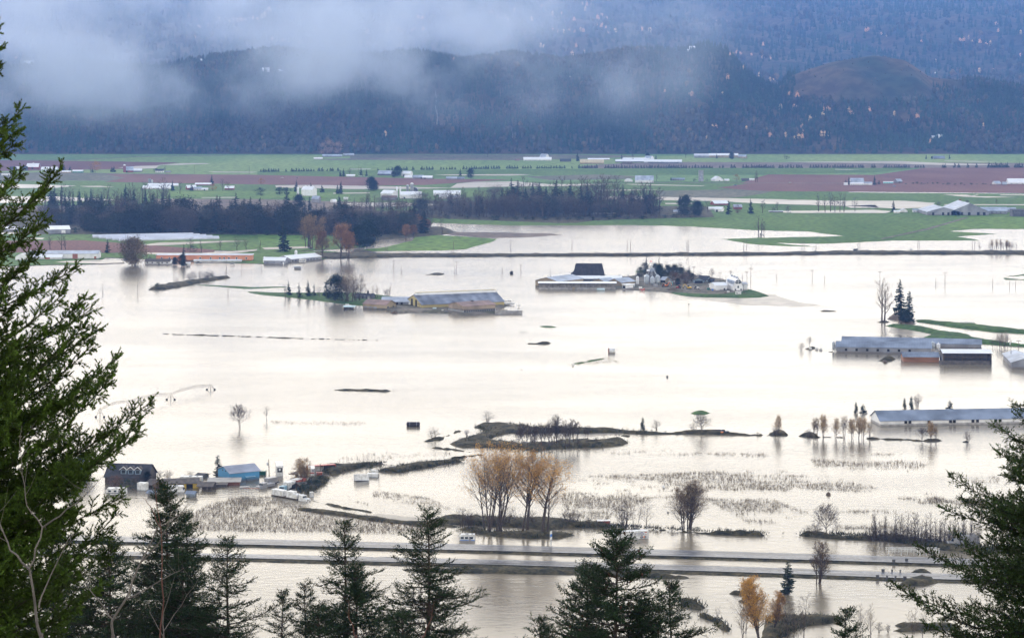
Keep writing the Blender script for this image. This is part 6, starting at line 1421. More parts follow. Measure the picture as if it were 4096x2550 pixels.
tank('stacked black pipe, lower of the bundle on the right bank', 2888, 1733, 60, 12, mat('black_tank', (.03, .025, .03)), name='pipe', cat='pipe')
tank('round white milk tank lying before the open cattle shed', 1738, 1240, 16, 12, mat('pale_blue_tank', (.45, .56, .6)))
bin_('crate', 'orange crate beside the black pipe bundle', 'crate', 2888, 1736, 1.0, .7, PO); bin_('barrel', 'white tub adrift below the diagonal grass strip', 'tub', 2292, 1462, 1.1, .9, PW, z=0)
bin_('crate', 'small pale box on the yellow farm yard', 'box', 1770, 1247, 1.0, 1.1, PW); bin_('crate', 'small dark crate adrift among the crops', 'crate', 2672, 2051, .5, .5, PK, z=-.1)
bin_('barrel', 'white tub at the right end of the yellow farm bank', 'tub', 2075, 1229, 1.2, 1.2, PW); bin_('barrel', 'tan hopper box at the dairy front wall', 'hopper', 2294, 1158, 1.8, 1.8, W_TAN, z=0)
p = gp(2669, 1508); tag(MB().lathe([(.05, -.3), (.45, 0), (.55, .45), (.4, .85), (.05, 1.0)], 12).build('buoy', PK, loc=(p.x, p.y, 0), smooth=True), 'dark ball floating alone in the open water', 'buoy')
o = at('marker_post', 'thin marker post with dark round head in the open water', 'marker post', 2755, 1238); MB().tube((0, 0, -.5), (0, 0, 3.2), .09, n=5).build('post', M_WOOD, o); MB().lathe([(.1, 3.2), (.55, 3.4), (.6, 3.9), (.1, 4.1)], 8).build('head', PK, o)
p = gp(3421, 1002); tag(MB().box(-1.8, 1.8, -.8, .8, -.2, 1.6).box(-1.4, 2.2, -.81, .81, 1.0, 1.8).build('feed_cart', PK, loc=(p.x, p.y, 0)), 'dark feed cart standing alone in the water beyond the dyke', 'cart')
# motorway sign, rail and parapets
o = at('road_sign', 'blue and white road sign on two posts at the motorway edge', 'road sign', 2203, 2182, 62); 
for x in (-.45, .45): MB().tube((x, 0, -.4), (x, 0, 4.8), .09, n=6).build('post', M_STEEL, o)
MB().box(-.75, .75, -.12, -.06, 2.0, 4.9).build('panel', PW, o); MB().box(-.7, .7, -.14, -.12, 3.0, 3.9).build('blue_field', PBL, o)
o = at('bridge_railing', 'white three rail bridge railing on the near motorway bridge', 'railing', 3655, 2219, -2)
for x in range(-8, 9, 2): MB().box(x - .06, x + .06, -.1, .1, 0, 2.1).build('post', PW, o)
for z in (1.1, 1.6, 2.1): MB().box(-8.3, 8.3, -.14, -.1, z, z + .18).build('rail', PW, o)
o = at('bridge_railing', 'white rear railing of the near motorway bridge', 'railing', 3645, 2208, -2)
for x in range(-8, 9, 2): MB().box(x - .06, x + .06, -.1, .1, 0, 1.7).build('post', PW, o)
for z in (1.0, 1.6): MB().box(-8.3, 8.3, -.14, -.1, z, z + .18).build('rail', PW, o)
for i, (u, v, l) in enumerate(((3575, 2254, 'concrete parapet pier left of the white bridge railing'), (3626, 2250, 'small concrete pier right of the parapet pier'), (3532, 2293, 'wide concrete pier on the second carriageway bridge'), (3568, 2294, 'narrow pier second from left on the second bridge'), (3601, 2296, 'narrow pier third from left on the second bridge'), (3510, 2316, 'wide pier at the front edge of the second bridge'), (3548, 2318, 'narrow front pier second from left'), (3582, 2320, 'narrow front pier third from left'), (3619, 2322, 'wide front pier at the right end of the second bridge'))):
    p = gp(u, v); w = .45 if 'wide' in l or 'parapet' in l else .2
    tag(MB().box(-w, w, -.3, .3, -.4, 1.3).box(-w - .08, w + .08, -.36, .36, 1.3, 1.42).build('bridge_pier', mat('dark_concrete', (.10, .10, .10), .9, .3), loc=(p.x, p.y, 0)), l, 'bridge pier')
# wire pens in the crop water
def pen(label, u, v, L, D, h, roof=True):
    o = at('wire_pen', label, 'wire pen', u, v, -3); q = MB()
    for y in (-D / 2, D / 2):
        n = int(L / 1.0)
        for i in range(n + 1): q.tube((-L / 2 + L * i / n, y, -.4), (-L / 2 + L * i / n, y, h), .05, n=3)
        for z in (.4, h * .6, h): q.tube((-L / 2, y, z), (L / 2, y, z), .045, n=3)
    for x in (-L / 2, L / 2):
        for z in (.4, h): q.tube((x, -D / 2, z), (x, D / 2, z), .045, n=3)
    q.build('frame', M_WOOD, o)
    if roof: MB().box(-L / 2, L / 2, D / 2 - .7, D / 2 + .1, h, h + .12).build('roof', M_RUST, o)
pen('smaller open wire pen, left of the two in the flooded field', 940, 1992, 4.3, 3, 3.2, False); pen('larger wire pen with rusty roof edge in the flooded field', 1003, 1992, 5.8, 3, 3.4)
box_trailer('boat', 'grey small boat lying across the wire pens', 978, 1975, 3.4, 1.2, .7, 5, PGY, 'boat', wheels=False, floor=2.0)
# ------------------------------------------------------------------ trees placed in the valley
R8 = random.Random(8)
# the long row of small cedars
G = 'row of small cedars across the far valley'
def rowv(u): return float(np.interp(u, [1040, 2048, 2400, 3000, 3700, 4096], [688, 675, 673, 672, 671, 669]))
us = [1043, 1054, 1063, 1075, 1086, 1095, 1103, 1114, 1144, 1168, 1175, 1185, 1196, 1205, 1214, 1226, 1233, 1244, 1255, 1276, 1289, 1309, 1322, 1331, 1352]
u = 1512
while u < 3700:
    if R8.random() < .13: u += R8.uniform(14, 26)
    us.append(u); u += R8.uniform(8, 13)
for u in us:
    tree('cedar_tree', 'cone%d' % R8.randrange(3), u, rowv(u), R8.uniform(11, 18), 'small dark cone shaped cedar in the long row across the far fields', group=G, wx=R8.uniform(1.1, 1.5), single=True)
for u in (3772, 3781, 3819, 3835, 3871, 3906, 3956, 3966, 3975, 3983, 3990, 3997, 4004, 4013, 4022, 4030, 4060, 4068, 4078, 4088):
    tree('cedar_tree', 'cone%d' % R8.randrange(3), u, 671, R8.uniform(18, 26), 'ragged dark conifer above the right hand berry field', group='ragged conifers above the right berry field', wx=1.1, single=True)
# the woods in the middle distance: conifers and bare crowns one can tell apart
def belt(n, ulo, uhi, vf, hf, keys, name, label, group, wx=1.0, jv=8):
    for i in range(n):
        u = ulo + (uhi - ulo) * (i + R8.random()) / n; v = vf(u) - abs(R8.gauss(0, jv)) * R8.random() * 1.6
        tree(name, R8.choice(keys), u, v, hf(u) * R8.uniform(.6, 1.45), label, group=group, wx=wx * R8.uniform(.85, 1.25), single=True)
ip = lambda xs, ys: (lambda u: float(np.interp(u, xs, ys)))
FIRS = ['fir0', 'fir1', 'fir2', 'narrow0', 'narrow1']; BARE = ['bare0', 'bare1', 'bare2', 'bare3', 'row0', 'row1']
belt(46, 330, 1700, ip([330, 1030, 1500, 1700], [930, 935, 940, 935]), ip([330, 700, 1200, 1700], [95, 105, 100, 85]), FIRS, 'fir_tree', 'dark fir in the dense front wood left of centre', 'firs of the dense left wood', 1.35, 14)
belt(50, 330, 1700, ip([330, 1030, 1500, 1700], [905, 908, 912, 915]), ip([330, 700, 1200, 1700], [80, 95, 90, 70]), FIRS, 'fir_tree', 'dark fir in the dense front wood left of centre', 'firs of the dense left wood', 1.4, 10)
belt(48, 160, 680, ip([160, 660], [826, 824]), ip([160, 660], [62, 78]), ['row0', 'row1', 'bare0', 'bare1', 'fir0', 'narrow1'], 'bare_tree', 'tree in the thin mixed line behind the left wood', 'thin mixed tree line at left', 1.0, 2)
belt(40, 150, 640, ip([150, 620], [880, 885]), ip([150, 620], [70, 80]), ['fir0', 'fir2', 'narrow0', 'bare1', 'bare2'], 'fir_tree', 'dark fir or bare tree before the white houses at left', 'trees around the left houses', 1.2, 4)
belt(60, 1640, 2640, ip([1640, 2048, 2640], [868, 873, 872]), ip([1640, 2000, 2400, 2640], [70, 95, 88, 80]), BARE, 'bare_tree', 'brown bare tree in the middle wood above the green shore', 'bare trees of the middle wood', 1.15, 6)
belt(45, 1800, 2600, ip([1800, 2600], [856, 858]), ip([1800, 2100, 2600], [70, 110, 75]), FIRS, 'fir_tree', 'dark fir standing among the bare middle wood', 'firs of the middle wood', 1.2, 6)
belt(40, 2060, 2650, ip([2060, 2650], [838, 842]), ip([2060, 2400, 2650], [85, 110, 90]), BARE, 'bare_tree', 'brown bare tree in the middle wood above the green shore', 'bare trees of the middle wood', 1.1, 6)
belt(30, 340, 1680, ip([340, 1030, 1680], [928, 936, 936]), ip([340, 1680], [95, 88]), BARE, 'bare_tree', 'tall bare tree rising through the dense left wood', 'bare trees of the dense left wood', 1.3, 12)
belt(22, 1650, 2060, ip([1650, 2060], [842, 846]), ip([1650, 2060], [60, 80]), BARE, 'bare_tree', 'bare tree before the white barns with five openings', 'bare trees before the white barns', 1.1, 4)
belt(16, 1380, 1640, ip([1380, 1640], [838, 842]), ip([1380, 1640], [55, 50]), BARE, 'bare_tree', 'brown bare tree before the white silo farm', 'bare trees before the silo farm', 1.2, 3)
belt(15, 1640, 1720, ip([1640, 1720], [940, 920]), ip([1640, 1720], [50, 40]), ['autumn1', 'bare2', 'bush1'], 'russet_tree', 'russet bare tree at the right end of the dense left wood', 'russet trees at the wood end', 1.1, 8)
belt(90, 340, 1660, ip([400, 1030, 1500, 1660], [932, 936, 940, 936]), ip([400, 1660], [80, 78]), ['dark_mass', 'brown_mass'], 'wood_tree', 'rounded dark tree filling the dense front wood', 'rounded trees of the dense left wood', 1.6, 12)
belt(36, 1680, 2640, ip([1680, 2640], [870, 872]), ip([1680, 2640], [56, 66]), ['brown_mass', 'brown_mass', 'dark_mass'], 'wood_tree', 'rounded grey brown tree filling the middle wood', 'rounded trees of the middle wood', 1.5, 6)
belt(30, 1500, 2620, ip([1500, 2620], [840, 846]), ip([1500, 2000, 2620], [40, 66, 66]), ['brown_mass'], 'wood_tree', 'rounded grey brown tree in the back of the middle wood', 'rounded back trees of the middle wood', 1.5, 5)
belt(26, 180, 600, ip([250, 560], [905, 900]), ip([250, 560], [52, 56]), ['brown_mass', 'dark_mass'], 'wood_tree', 'rounded dull tree around the left houses', 'rounded trees around the left houses', 1.5, 8)
def scrub_row(n, ulo, uhi, vf, h, key, label, group):
    for i in range(n):
        u = ulo + (uhi - ulo) * (i + R8.random()) / n
        tree('shrub', key, u, vf(u) + R8.uniform(-3, 3), h * R8.uniform(.6, 1.2), label, cat='shrub', group=group, wx=1.3, single=True)
scrub_row(28, 250, 1640, ip([250, 1640], [934, 942]), 22, 'round_scrub', 'low dark scrub along the foot of the dense left wood', 'scrub along the left wood')
scrub_row(24, 1700, 2800, ip([1700, 2200, 2800], [872, 884, 868]), 18, 'round_scrub', 'low dark scrub along the foot of the middle wood', 'scrub along the middle wood')
scrub_row(20, 3616, 3975, ip([3616, 3975], [737, 740]), 8, 'round_scrub', 'dark clump of the clipped hedge between the berry fields', 'hedge clumps in the berry field')
scrub_row(22, 2350, 4090, ip([2350, 3072, 3400, 4090], [1017, 1013, 1008, 1006]), 9, 'round_scrub', 'low bramble clump on top of the dyke road', 'bramble clumps on the dyke')
# single trees of the middle distance
for k, u, v, h, l in (
    ('fir0', 1131, 1007, 132, 'tall dark fir before the lush field left of the autumn pair'), ('autumn0', 1252, 997, 140, 'tall tree with brown gold leaves beside the tall dark fir'), ('autumn0', 1230, 990, 120, 'slimmer half bare tree just left of the brown gold tree'),
    ('autumn1', 1300, 1036, 110, 'leftmost of three rusty orange trees by the shore'), ('autumn1', 1352, 1034, 140, 'tallest rusty orange tree by the shore'), ('autumn1', 1395, 1036, 112, 'rightmost rusty orange tree by the shore'),
    ('round_dark', 1470, 994, 105, 'broad dark round tree right of the rusty orange trees'), ('round_dark', 1435, 992, 84, 'smaller dark round tree joined to the broad dark one'),
    ('autumn1', 1620, 962, 64, 'low russet tree at the right end of the dark wood'), ('autumn1', 1660, 955, 56, 'russet tree nearest the flooded meadow point'),
    ('bare1', 1706, 920, 66, 'spreading bare tree on the meadow point'), ('bare2', 1768, 935, 76, 'bare tree right of the spreading one on the meadow point'),
    ('willow', 534, 1061, 104, 'huge tan willow standing at the left shore'), ('narrow0', 735, 1066, 92, 'tall dark fir before the orange barn at the shore'), ('round_dark', 700, 1060, 30, 'low dark bush left of the tall fir at the shore'), ('round_dark', 728, 1064, 44, 'dark broad bush under the tall fir at the shore'),
    ('mushroom', 600, 1052, 30, 'round topped bare tree before the white bungalow'), ('mushroom', 672, 1056, 24, 'dark clipped shrub right of the white bungalow'),
    ('fir2', 430, 1012, 58, 'broad dark fir above the long white barn'), ('bare1', 200, 1000, 66, 'bare tree behind the left shore barns'), ('bare0', 245, 1001, 78, 'tall slim bare tree behind the long white barn'), ('row1', 262, 1000, 62, 'bushy bare tree right of the tall slim one'),
    ('bare2', 490, 1004, 56, 'bare tree left of the huge tan willow'), ('bare3', 555, 972, 44, 'bare branched tree topping the huge willow'), ('bare0', 760, 1010, 66, 'bare tree behind the orange barn left of the row'), ('row2', 805, 1012, 60, 'bare tree behind the middle of the orange barn'), ('round_scrub', 770, 1008, 30, 'dark scrub behind the orange barn'),
    ('bare2', 880, 1004, 50, 'small bare tree right behind the orange barn'), ('bare0', 948, 1002, 60, 'bare tree group tree at the right of the orange barn'), ('bare3', 985, 1000, 52, 'last bare tree right of the orange barn'),
    ('row3', 1040, 1000, 42, 'low bare tree left of the tall dark fir'), ('fir1', 847, 741, 44, 'tall fir beside the low orange willow'), ('round_gold', 852, 764, 28, 'low orange willow in the left middle farm'), ('bare0', 892, 764, 52, 'round bare tree right of the low orange willow'), ('bare3', 915, 762, 40, 'second bare tree right of the low orange willow'),
    ('round_gold', 382, 690, 42, 'round golden willow in the far left farm'), ('bare2', 362, 690, 38, 'bare tree left of the round golden willow'), ('cone0', 369, 690, 20, 'small dark cone before the golden willow'), ('fir0', 690, 763, 44, 'dark fir left of the red gabled barn'), ('cone1', 766, 763, 28, 'dark cone shaped tree beside the red gabled barn'),
    ('fir1', 247, 683, 26, 'tallest small fir of three in the far left farm'), ('fir2', 256, 683, 29, 'middle small fir of three in the far left farm'), ('cone1', 280, 688, 25, 'right small cone fir of three in the far left farm'),
    ('bare1', 660, 691, 30, 'bare tree right behind the lone white house'), ('round_scrub', 624, 690, 20, 'dark bush left of the lone white house'), ('cone2', 447, 688, 22, 'dark cone tree left of the red gambrel barn'), ('cone0', 456, 688, 26, 'second dark cone left of the red gambrel barn'),
    ('bare3', 720, 775, 56, 'bare tree before the red gabled barn'), ('fir2', 1185, 768, 50, 'dark fir left of the tall white mill'), ('fir0', 1243, 765, 36, 'dark fir behind the tall white mill'), ('cone1', 1288, 770, 32, 'dark cone fir right of the tall white mill'), ('fir1', 1350, 776, 42, 'left fir of the pair above the silver yard'), ('fir0', 1364, 776, 54, 'right taller fir of the pair above the silver yard'),
    ('round_dark', 1485, 762, 52, 'dark round evergreen left of the silo farm'), ('round_dark', 1498, 764, 40, 'lower dark evergreen beside the silo farm'), ('fir0', 1356, 838, 62, 'large dark fir before the silver yard'), ('round_dark', 1195, 836, 56, 'dark evergreen clump before the grey shed'), ('fir1', 1238, 842, 60, 'tall fir before the grey shed below the mill'),
    ('round_gold', 1045, 738, 24, 'small orange tree at the left end of the long berry field'), ('round_scrub', 1120, 778, 34, 'dark orchard tree left of the mill'), ('round_scrub', 1142, 778, 32, 'second dark orchard tree left of the mill'), ('round_scrub', 1042, 782, 36, 'dark bushy tree left of the dark orchard trees'),
    ('fir0', 1361, 706, 30, 'left dark fir behind the far farm sheds'), ('fir2', 1374, 706, 34, 'middle dark fir behind the far farm sheds'), ('bare0', 1398, 702, 34, 'bare tree behind the far farm sheds'), ('fir1', 1444, 701, 34, 'dark fir left of the lavender roof'), ('fir2', 1466, 705, 30, 'dark fir just left of the lavender roof'), ('round_dark', 1590, 706, 40, 'large dark fir between lavender roof and white barn'), ('round_dark', 1575, 710, 24, 'low dark tree before the lavender roof'),
    ('round_dark', 1882, 714, 38, 'dark round tree right of the small grey sheds'), ('fir1', 1841, 704, 32, 'thin fir above the small grey sheds'), ('foot_tree', 1316, 616, 54, 'broad pinkish tree at the mountain foot'), ('foot_tree', 1290, 617, 44, 'left half of the broad pinkish tree clump'), ('foot_tree', 1350, 616, 46, 'right pinkish tree of the mountain foot clump'),
    ('bare3', 1950, 628, 34, 'grey bare tree at the mountain foot near centre'), ('fir0', 2310, 645, 42, 'dark conifer left of the tan arched shed'), ('fir1', 2487, 640, 26, 'dark fir left of the pinkish bare tree'), ('bare1', 2532, 640, 50, 'wide pinkish bare tree behind the far dairy'), ('round_dark', 2590, 635, 22, 'dark tree right behind the far dairy'), ('fir2', 2624, 637, 20, 'small dark fir right of the far dairy roof'),
    ('bare1', 2743, 632, 32, 'lone bare tree left of the far greenhouse'), ('fir1', 2867, 634, 22, 'dark fir before the far cream barn, left'), ('round_dark', 2927, 637, 26, 'dark tree before the far cream barn, right'), ('bare2', 3138, 636, 22, 'small grey tree on the far green field'), ('round_scrub', 3148, 636, 14, 'round dark bush beside the small grey tree'),
    ('hill_gold', 3297, 612, 20, 'yellow tree at the foot of the right hillside'), ('fir0', 3705, 636, 20, 'dark cone left of the far grey farmhouse'), ('round_dark', 3728, 636, 10, 'clipped dark hedge left of the far grey farmhouse'), ('fir1', 3798, 636, 20, 'dark fir right of the far grey farmhouse'),
    ('bare2', 2626, 724, 30, 'round bare tree right of the pale blue roofed barn'), ('round_gold', 2947, 726, 28, 'round golden willow right of the white gable fronted barn'), ('row1', 3022, 728, 52, 'tall bare poplar at the edge of the berry field'), ('row0', 3030, 728, 42, 'second bare poplar at the edge of the berry field'), ('round_scrub', 2778, 724, 10, 'dark bush left of the concrete silo'),
    ('round_scrub', 2828, 724, 10, 'long dark bush right of the concrete silo'), ('cone1', 2684, 722, 14, 'small dark cone by the derelict grey house'),
    ('fir0', 3395, 738, 34, 'dark fir left of the berry field gambrel barn'), ('cone0', 3383, 737, 20, 'small fir beside the dark fir at the gambrel barn'), ('fir2', 3498, 740, 40, 'dark fir right of the berry field gambrel barn'), ('cone1', 3516, 737, 18, 'small dark cone left of the turquoise home'),
    ('fir1', 3574, 848, 50, 'lone dark fir left of the large grey dairy barns'), ('round_dark', 2740, 868, 80, 'large dark tree at the right end of the middle wood'), ('fir0', 2718, 822, 44, 'slender fir above the right end of the middle wood'), ('round_dark', 2790, 866, 60, 'dark round tree beside the white gabled shed'), ('bare3', 2832, 850, 56, 'bare tree before the rear white roofed barn'),
    ('round_dark', 2745, 812, 30, 'rounded dark crown behind the large dark tree'), ('fir2', 2915, 858, 60, 'dark broad fir left of the orange tree'), ('russet', 2950, 852, 34, 'bright russet orange tree beside the farm'), ('fir0', 3002, 855, 64, 'broad dark fir right of the orange tree'), ('bare0', 3050, 852, 56, 'bare tree right of the broad dark fir'),
    ('bare2', 3110, 846, 46, 'thin bare tree by the flooded lane'), ('bush0', 3150, 848, 28, 'low bare bush by the flooded lane'), ('bush1', 3095, 848, 24, 'low dark bush by the flooded lane'), ('bare1', 3420, 846, 58, 'lone bare tree right of the tall bare group'),
    ('bush1', 3755, 826, 24, 'bare bush behind the dairy roofs, left'), ('autumn1', 3838, 820, 24, 'reddish bush behind the dairy roofs'), ('bush2', 3870, 818, 22, 'grey bush behind the tallest dairy roof'), ('bare2', 3985, 818, 26, 'small bare tree right behind the dairy roofs')):
    tree({'fir': 'fir_tree', 'nar': 'fir_tree', 'con': 'cone_tree', 'rou': 'round_tree', 'wil': 'willow_tree', 'rus': 'autumn_tree', 'aut': 'autumn_tree', 'hil': 'autumn_tree', 'foo': 'autumn_tree', 'bus': 'shrub', 'row': 'bare_tree', 'bar': 'bare_tree', 'mus': 'bare_tree'}[k[:3]], k, u, v, h, l, wx=1.35 if k == 'willow' else 1.1, single=h < 34)
for u, h in ((3274, 84), (3300, 70), (3322, 80), (3340, 72), (3360, 78), (3376, 84)):
    tree('bare_tree', R8.choice(['bare0', 'bare1', 'row0', 'row2']), u, 847 + R8.uniform(-2, 2), h, 'tall bare tree of the dark group by the right flooded lane', group='tall bare trees by the flooded lane')
for i in range(14): u = 3955 + i * 8.3 + R8.uniform(-2, 2); tree('bare_tree', R8.choice(['thin0', 'pale0']), u, 1005, R8.uniform(34, 52), 'pale leafless poplar in the row behind the dyke at right', group='pale poplars behind the dyke', wx=.8, single=True)
tree('bare_tree', 'pale1', 3919, 1005, 40, 'lone pale bare tree left of the dyke poplars'); tree('bare_tree', 'pale1', 3264, 1010, 34, 'pale bare tree on the dyke near the feed cart'); tree('shrub', 'bush3', 3793, 1008, 9, 'small pale shrub on the dyke', 'shrub')
# dyke end clump
for u, v, h, k in ((3034, 945, 98, 'row0'), (3045, 943, 80, 'row1'), (3056, 944, 60, 'bare1')): tree('bare_tree', k, u, v, h, 'tall bare tree on the tiny flooded islet before the right meadow', group='bare trees on the meadow islet')
tree('shrub', 'round_scrub', 3044, 948, 16, 'dark bramble under the islet trees', 'shrub')
# left bank island
for i in range(11): u = 755 + i * 8 + R8.uniform(-3, 3); tree('bare_tree', R8.choice(['row0', 'row1', 'bare2', 'bush0']), u, 1126 - (u - 755) * .08, R8.uniform(38, 56), 'grey bare tree in the thicket on the left bank', group='bare thicket on the left bank')
tree('shrub', 'round_scrub', 632, 1156, 28, 'dark round bush at the left tip of the bank', 'shrub'); tree('shrub', 'bush2', 706, 1132, 26, 'small bare shrub near the middle of the bank', 'shrub'); tree('shrub', 'round_scrub', 846, 1114, 18, 'dark bramble at the foot of the leaning bush', 'shrub'); tree('shrub', 'bush1', 848, 1112, 34, 'leaning bare bush on the bank', 'shrub'); tree('bare_tree', 'pale1', 902, 1108, 34, 'small pale tree at the right tip of the bank')
for i in range(8): tree('shrub', 'round_scrub', 660 + i * 28, 1146 - i * 5, R8.uniform(8, 14), 'low scrub along the crest of the left bank', 'shrub', group='scrub on the left bank', single=True)
# yellow farm island
for u, v, h, k, l in ((1141, 1192, 62, 'row1', 'leafless pale tree leftmost on the farm island'), (1155, 1183, 60, 'fir2', 'leftmost sparse pine of the farm island'), (1196, 1190, 66, 'spruce_old', 'dark pine second from left on the farm island'), (1232, 1188, 70, 'fir0', 'dark pine third from left on the farm island'), (1256, 1186, 60, 'spruce_old', 'spreading dark pine right of the third pine'), (1278, 1192, 50, 'bare0', 'thin bare tree between pines and broad spruce'),
                      (1305, 1188, 74, 'spruce_old', 'broad layered dark spruce beside the round dark tree'), (1344, 1206, 102, 'round_dark', 'great dark round evergreen on the farm island')): tree('pine_tree' if k[:3] in ('fir', 'spr') else 'round_tree' if k[:3] == 'rou' else 'bare_tree', k, u, v, h, l, wx=1.15)
for u, v, h, w in ((1378, 1206, 120, 1), (1400, 1210, 116, 1), (1428, 1206, 112, 1.05)): tree('bare_tree', 'broad', u, v, h, 'broad many stemmed bare tree behind the dark farmhouse', group='broad bare trees of the farm island', wx=w)
tree('bare_tree', 'pale1', 1492, 1190, 58, 'pale bare tree nearest the farmhouse right side'); tree('bare_tree', 'pale0', 1510, 1196, 66, 'pale bare tree in the middle right of the farmhouse'); tree('bare_tree', 'pale0', 1558, 1185, 56, 'pale leaning bare tree right of the farmhouse'); tree('shrub', 'bush3', 1545, 1186, 34, 'bare shrub beside the leaning pale tree', 'shrub')
tree('shrub', 'round_dark', 1312, 1198, 16, 'clipped round bush on the farm lawn', 'shrub'); tree('shrub', 'round_scrub', 1375, 1212, 24, 'dark shrub under the broad bare trees', 'shrub')
# central farm
tree('spruce_tree', 'spruce_old', 2586, 1086, 64, 'left layered dark spruce behind the grain bins', wx=1.15); tree('spruce_tree', 'spruce_old', 2636, 1112, 90, 'right dark spruce behind the grain bins', wx=.95); tree('spruce_tree', 'round_dark', 2640, 1116, 56, 'dense dark lower evergreen behind the right grain bin', wx=.85)
tree('bare_tree', 'pale1', 2665, 1084, 48, 'rounded pale bare tree behind the spruce'); tree('bare_tree', 'mushroom', 2722, 1078, 32, 'round pale bare tree above the dark roof'); tree('bare_tree', 'mushroom', 2756, 1092, 30, 'wide pale bare tree right of the dark roof'); tree('bare_tree', 'mushroom', 2848, 1125, 56, 'large round bare tree behind the slate blue house'); tree('bare_tree', 'bare2', 2698, 1076, 20, 'small bare tree left of the round pale one')
tree('autumn_tree', 'russet', 2705, 1142, 58, 'broad russet brown tree in front of the dark roofed house', wx=1.0); tree('autumn_tree', 'russet', 2742, 1136, 46, 'russet bush in the middle of the central farm'); tree('autumn_tree', 'russet', 2772, 1124, 30, 'orange brown bush left of the slate blue house'); tree('shrub', 'round_dark', 2712, 1143, 30, 'dense dark shrub beneath the broad russet tree', 'shrub'); tree('shrub', 'bush0', 2798, 1108, 22, 'thin bare bush behind the carport', 'shrub')
for u, v, h in ((2560, 1112, 40), (2580, 1100, 46), (2655, 1128, 44), (2690, 1128, 40), (2728, 1120, 46), (2755, 1118, 34), (2672, 1104, 40), (2620, 1108, 50), (2600, 1118, 34), (2745, 1140, 50), (2770, 1130, 34), (2700, 1112, 50)): tree('round_tree', R8.choice(['dark_mass', 'dark_mass', 'brown_mass']), u, v, h, 'dark rounded tree among the buildings of the central farm', group='dark trees of the central farm', wx=1.2, z=.6)
tree('shrub', 'bush1', 2484, 1112, 12, 'small reddish bush right of the white roofs', 'shrub'); tree('shrub', 'bush2', 2512, 1112, 16, 'ochre bush right of the white roofs', 'shrub'); tree('shrub', 'bush3', 2546, 1112, 22, 'ochre bush behind the short white silo', 'shrub'); tree('shrub', 'cone1', 2478, 1108, 14, 'tiny conifer right of the white roofs', 'shrub')
# right
tree('bare_tree', 'dead', 3535, 1288, 176, 'great dead looking bare tree with twin trunk on its islet', wx=1.0); p = gp(3535, 1288)
tree('spruce_tree', 'spruce_rag', 3600, 1284, 170, 'tall ragged dark spruce beside the great bare tree', wx=1.1); tree('spruce_tree', 'cedar', 3638, 1290, 128, 'ivy clad dark cedar right of the ragged spruce', wx=1.15); tree('shrub', 'round_dark', 3622, 1292, 50, 'dense dark bush at the foot of the ragged spruce', 'shrub', wx=1.4)
tree('bare_tree', 'mushroom', 3239, 1390, 48, 'small round apple tree on its tiny islet'); tree('shrub', 'bush0', 3205, 1400, 32, 'bare shrub left of the tiny islet', 'shrub')
for u, h in ((3970, 44), (3988, 52), (4003, 58), (4016, 62), (4030, 54), (3980, 40)): tree('bare_tree', R8.choice(['broad', 'row1', 'bare2']), u, 1388 + R8.uniform(-4, 4), h, 'bare tree in the clump behind the flooded open shed', group='bare clump behind the open shed')
for u, v, h, l in ((3424, 1650, 44, 'dark cone cedar, left of the pair above the slim poplars'), (3452, 1650, 38, 'dark cone cedar, right of the pair above the slim poplars'), (3618, 1632, 42, 'dark cedar leftmost behind the longest barn'), (3645, 1632, 48, 'dark cedar beside the bare bush behind the longest barn'), (3800, 1636, 38, 'lone dark cedar behind the roof of the longest barn'), (2571, 1717, 50, 'lone small conifer on the thin middle bank')): tree('cedar_tree', 'cedar' if h > 39 else 'cone0', u, v, h, l, wx=1.5)
tree('shrub', 'bush1', 3668, 1628, 54, 'bare bush behind the longest barn', 'shrub')
# slough islands
for u, v, h, k, l in ((1948, 1693, 50, 'bush0', 'rounded bare willow at the top of the slough island'), (1735, 1758, 50, 'bush1', 'rounded bare willow on the small west islet'), (1868, 1745, 28, 'bush2', 'low bare bush on the west arm of the slough island'), (2625, 1718, 42, 'bush3', 'bare bush right of the small conifer on the bank'), (2808, 1728, 74, 'spread_near', 'round bare tree in front of the green islet'), (2770, 1728, 34, 'bush0', 'low bare bush left of the round bare tree'),
                      (3108, 1740, 78, 'thin1', 'slim ochre tree at the right end of the middle bank'), (3100, 1742, 36, 'bush1', 'bare bush under the slim ochre tree'), (3235, 1748, 34, 'bush2', 'dark bush left of the slim poplars'), (3252, 1746, 74, 'thin0', 'leftmost slim poplar of the right water row'), (3265, 1746, 78, 'thin0', 'second slim poplar of the right water row'),
                      (3296, 1748, 88, 'thin1', 'widest golden slim poplar of the right water row'), (3340, 1750, 78, 'thin1', 'golden slim poplar left of the bare one'), (3376, 1750, 90, 'thin0', 'bare tall poplar in the middle of the right water row'), (3408, 1752, 76, 'thin1', 'slim golden poplar fifth in the right water row'), (3432, 1753, 84, 'thin1', 'broad golden poplar right of the middle'), (3450, 1753, 82, 'thin1', 'last golden poplar of the right water row'), (3482, 1754, 70, 'thin0', 'isolated slim bare poplar at the right of the row'),
                      (3686, 1762, 52, 'spread_near', 'wide bare shrubby tree before the longest barn'), (3726, 1763, 78, 'thin1', 'orange topped slim tree before the longest barn'), (3745, 1764, 62, 'thin0', 'bare slim tree beside the orange topped one'), (3871, 1767, 44, 'bush3', 'small bare tree right of the orange topped slim tree'), (4026, 1775, 24, 'bush0', 'tiny bare bush far right in the water')):
    tree('shrub' if k[:4] == 'bush' else 'slim_tree', k, u, v, h, l, cat='shrub' if k[:4] == 'bush' else 'tree', wx=.85 if k[:4] == 'thin' else 1.15, z=.2)
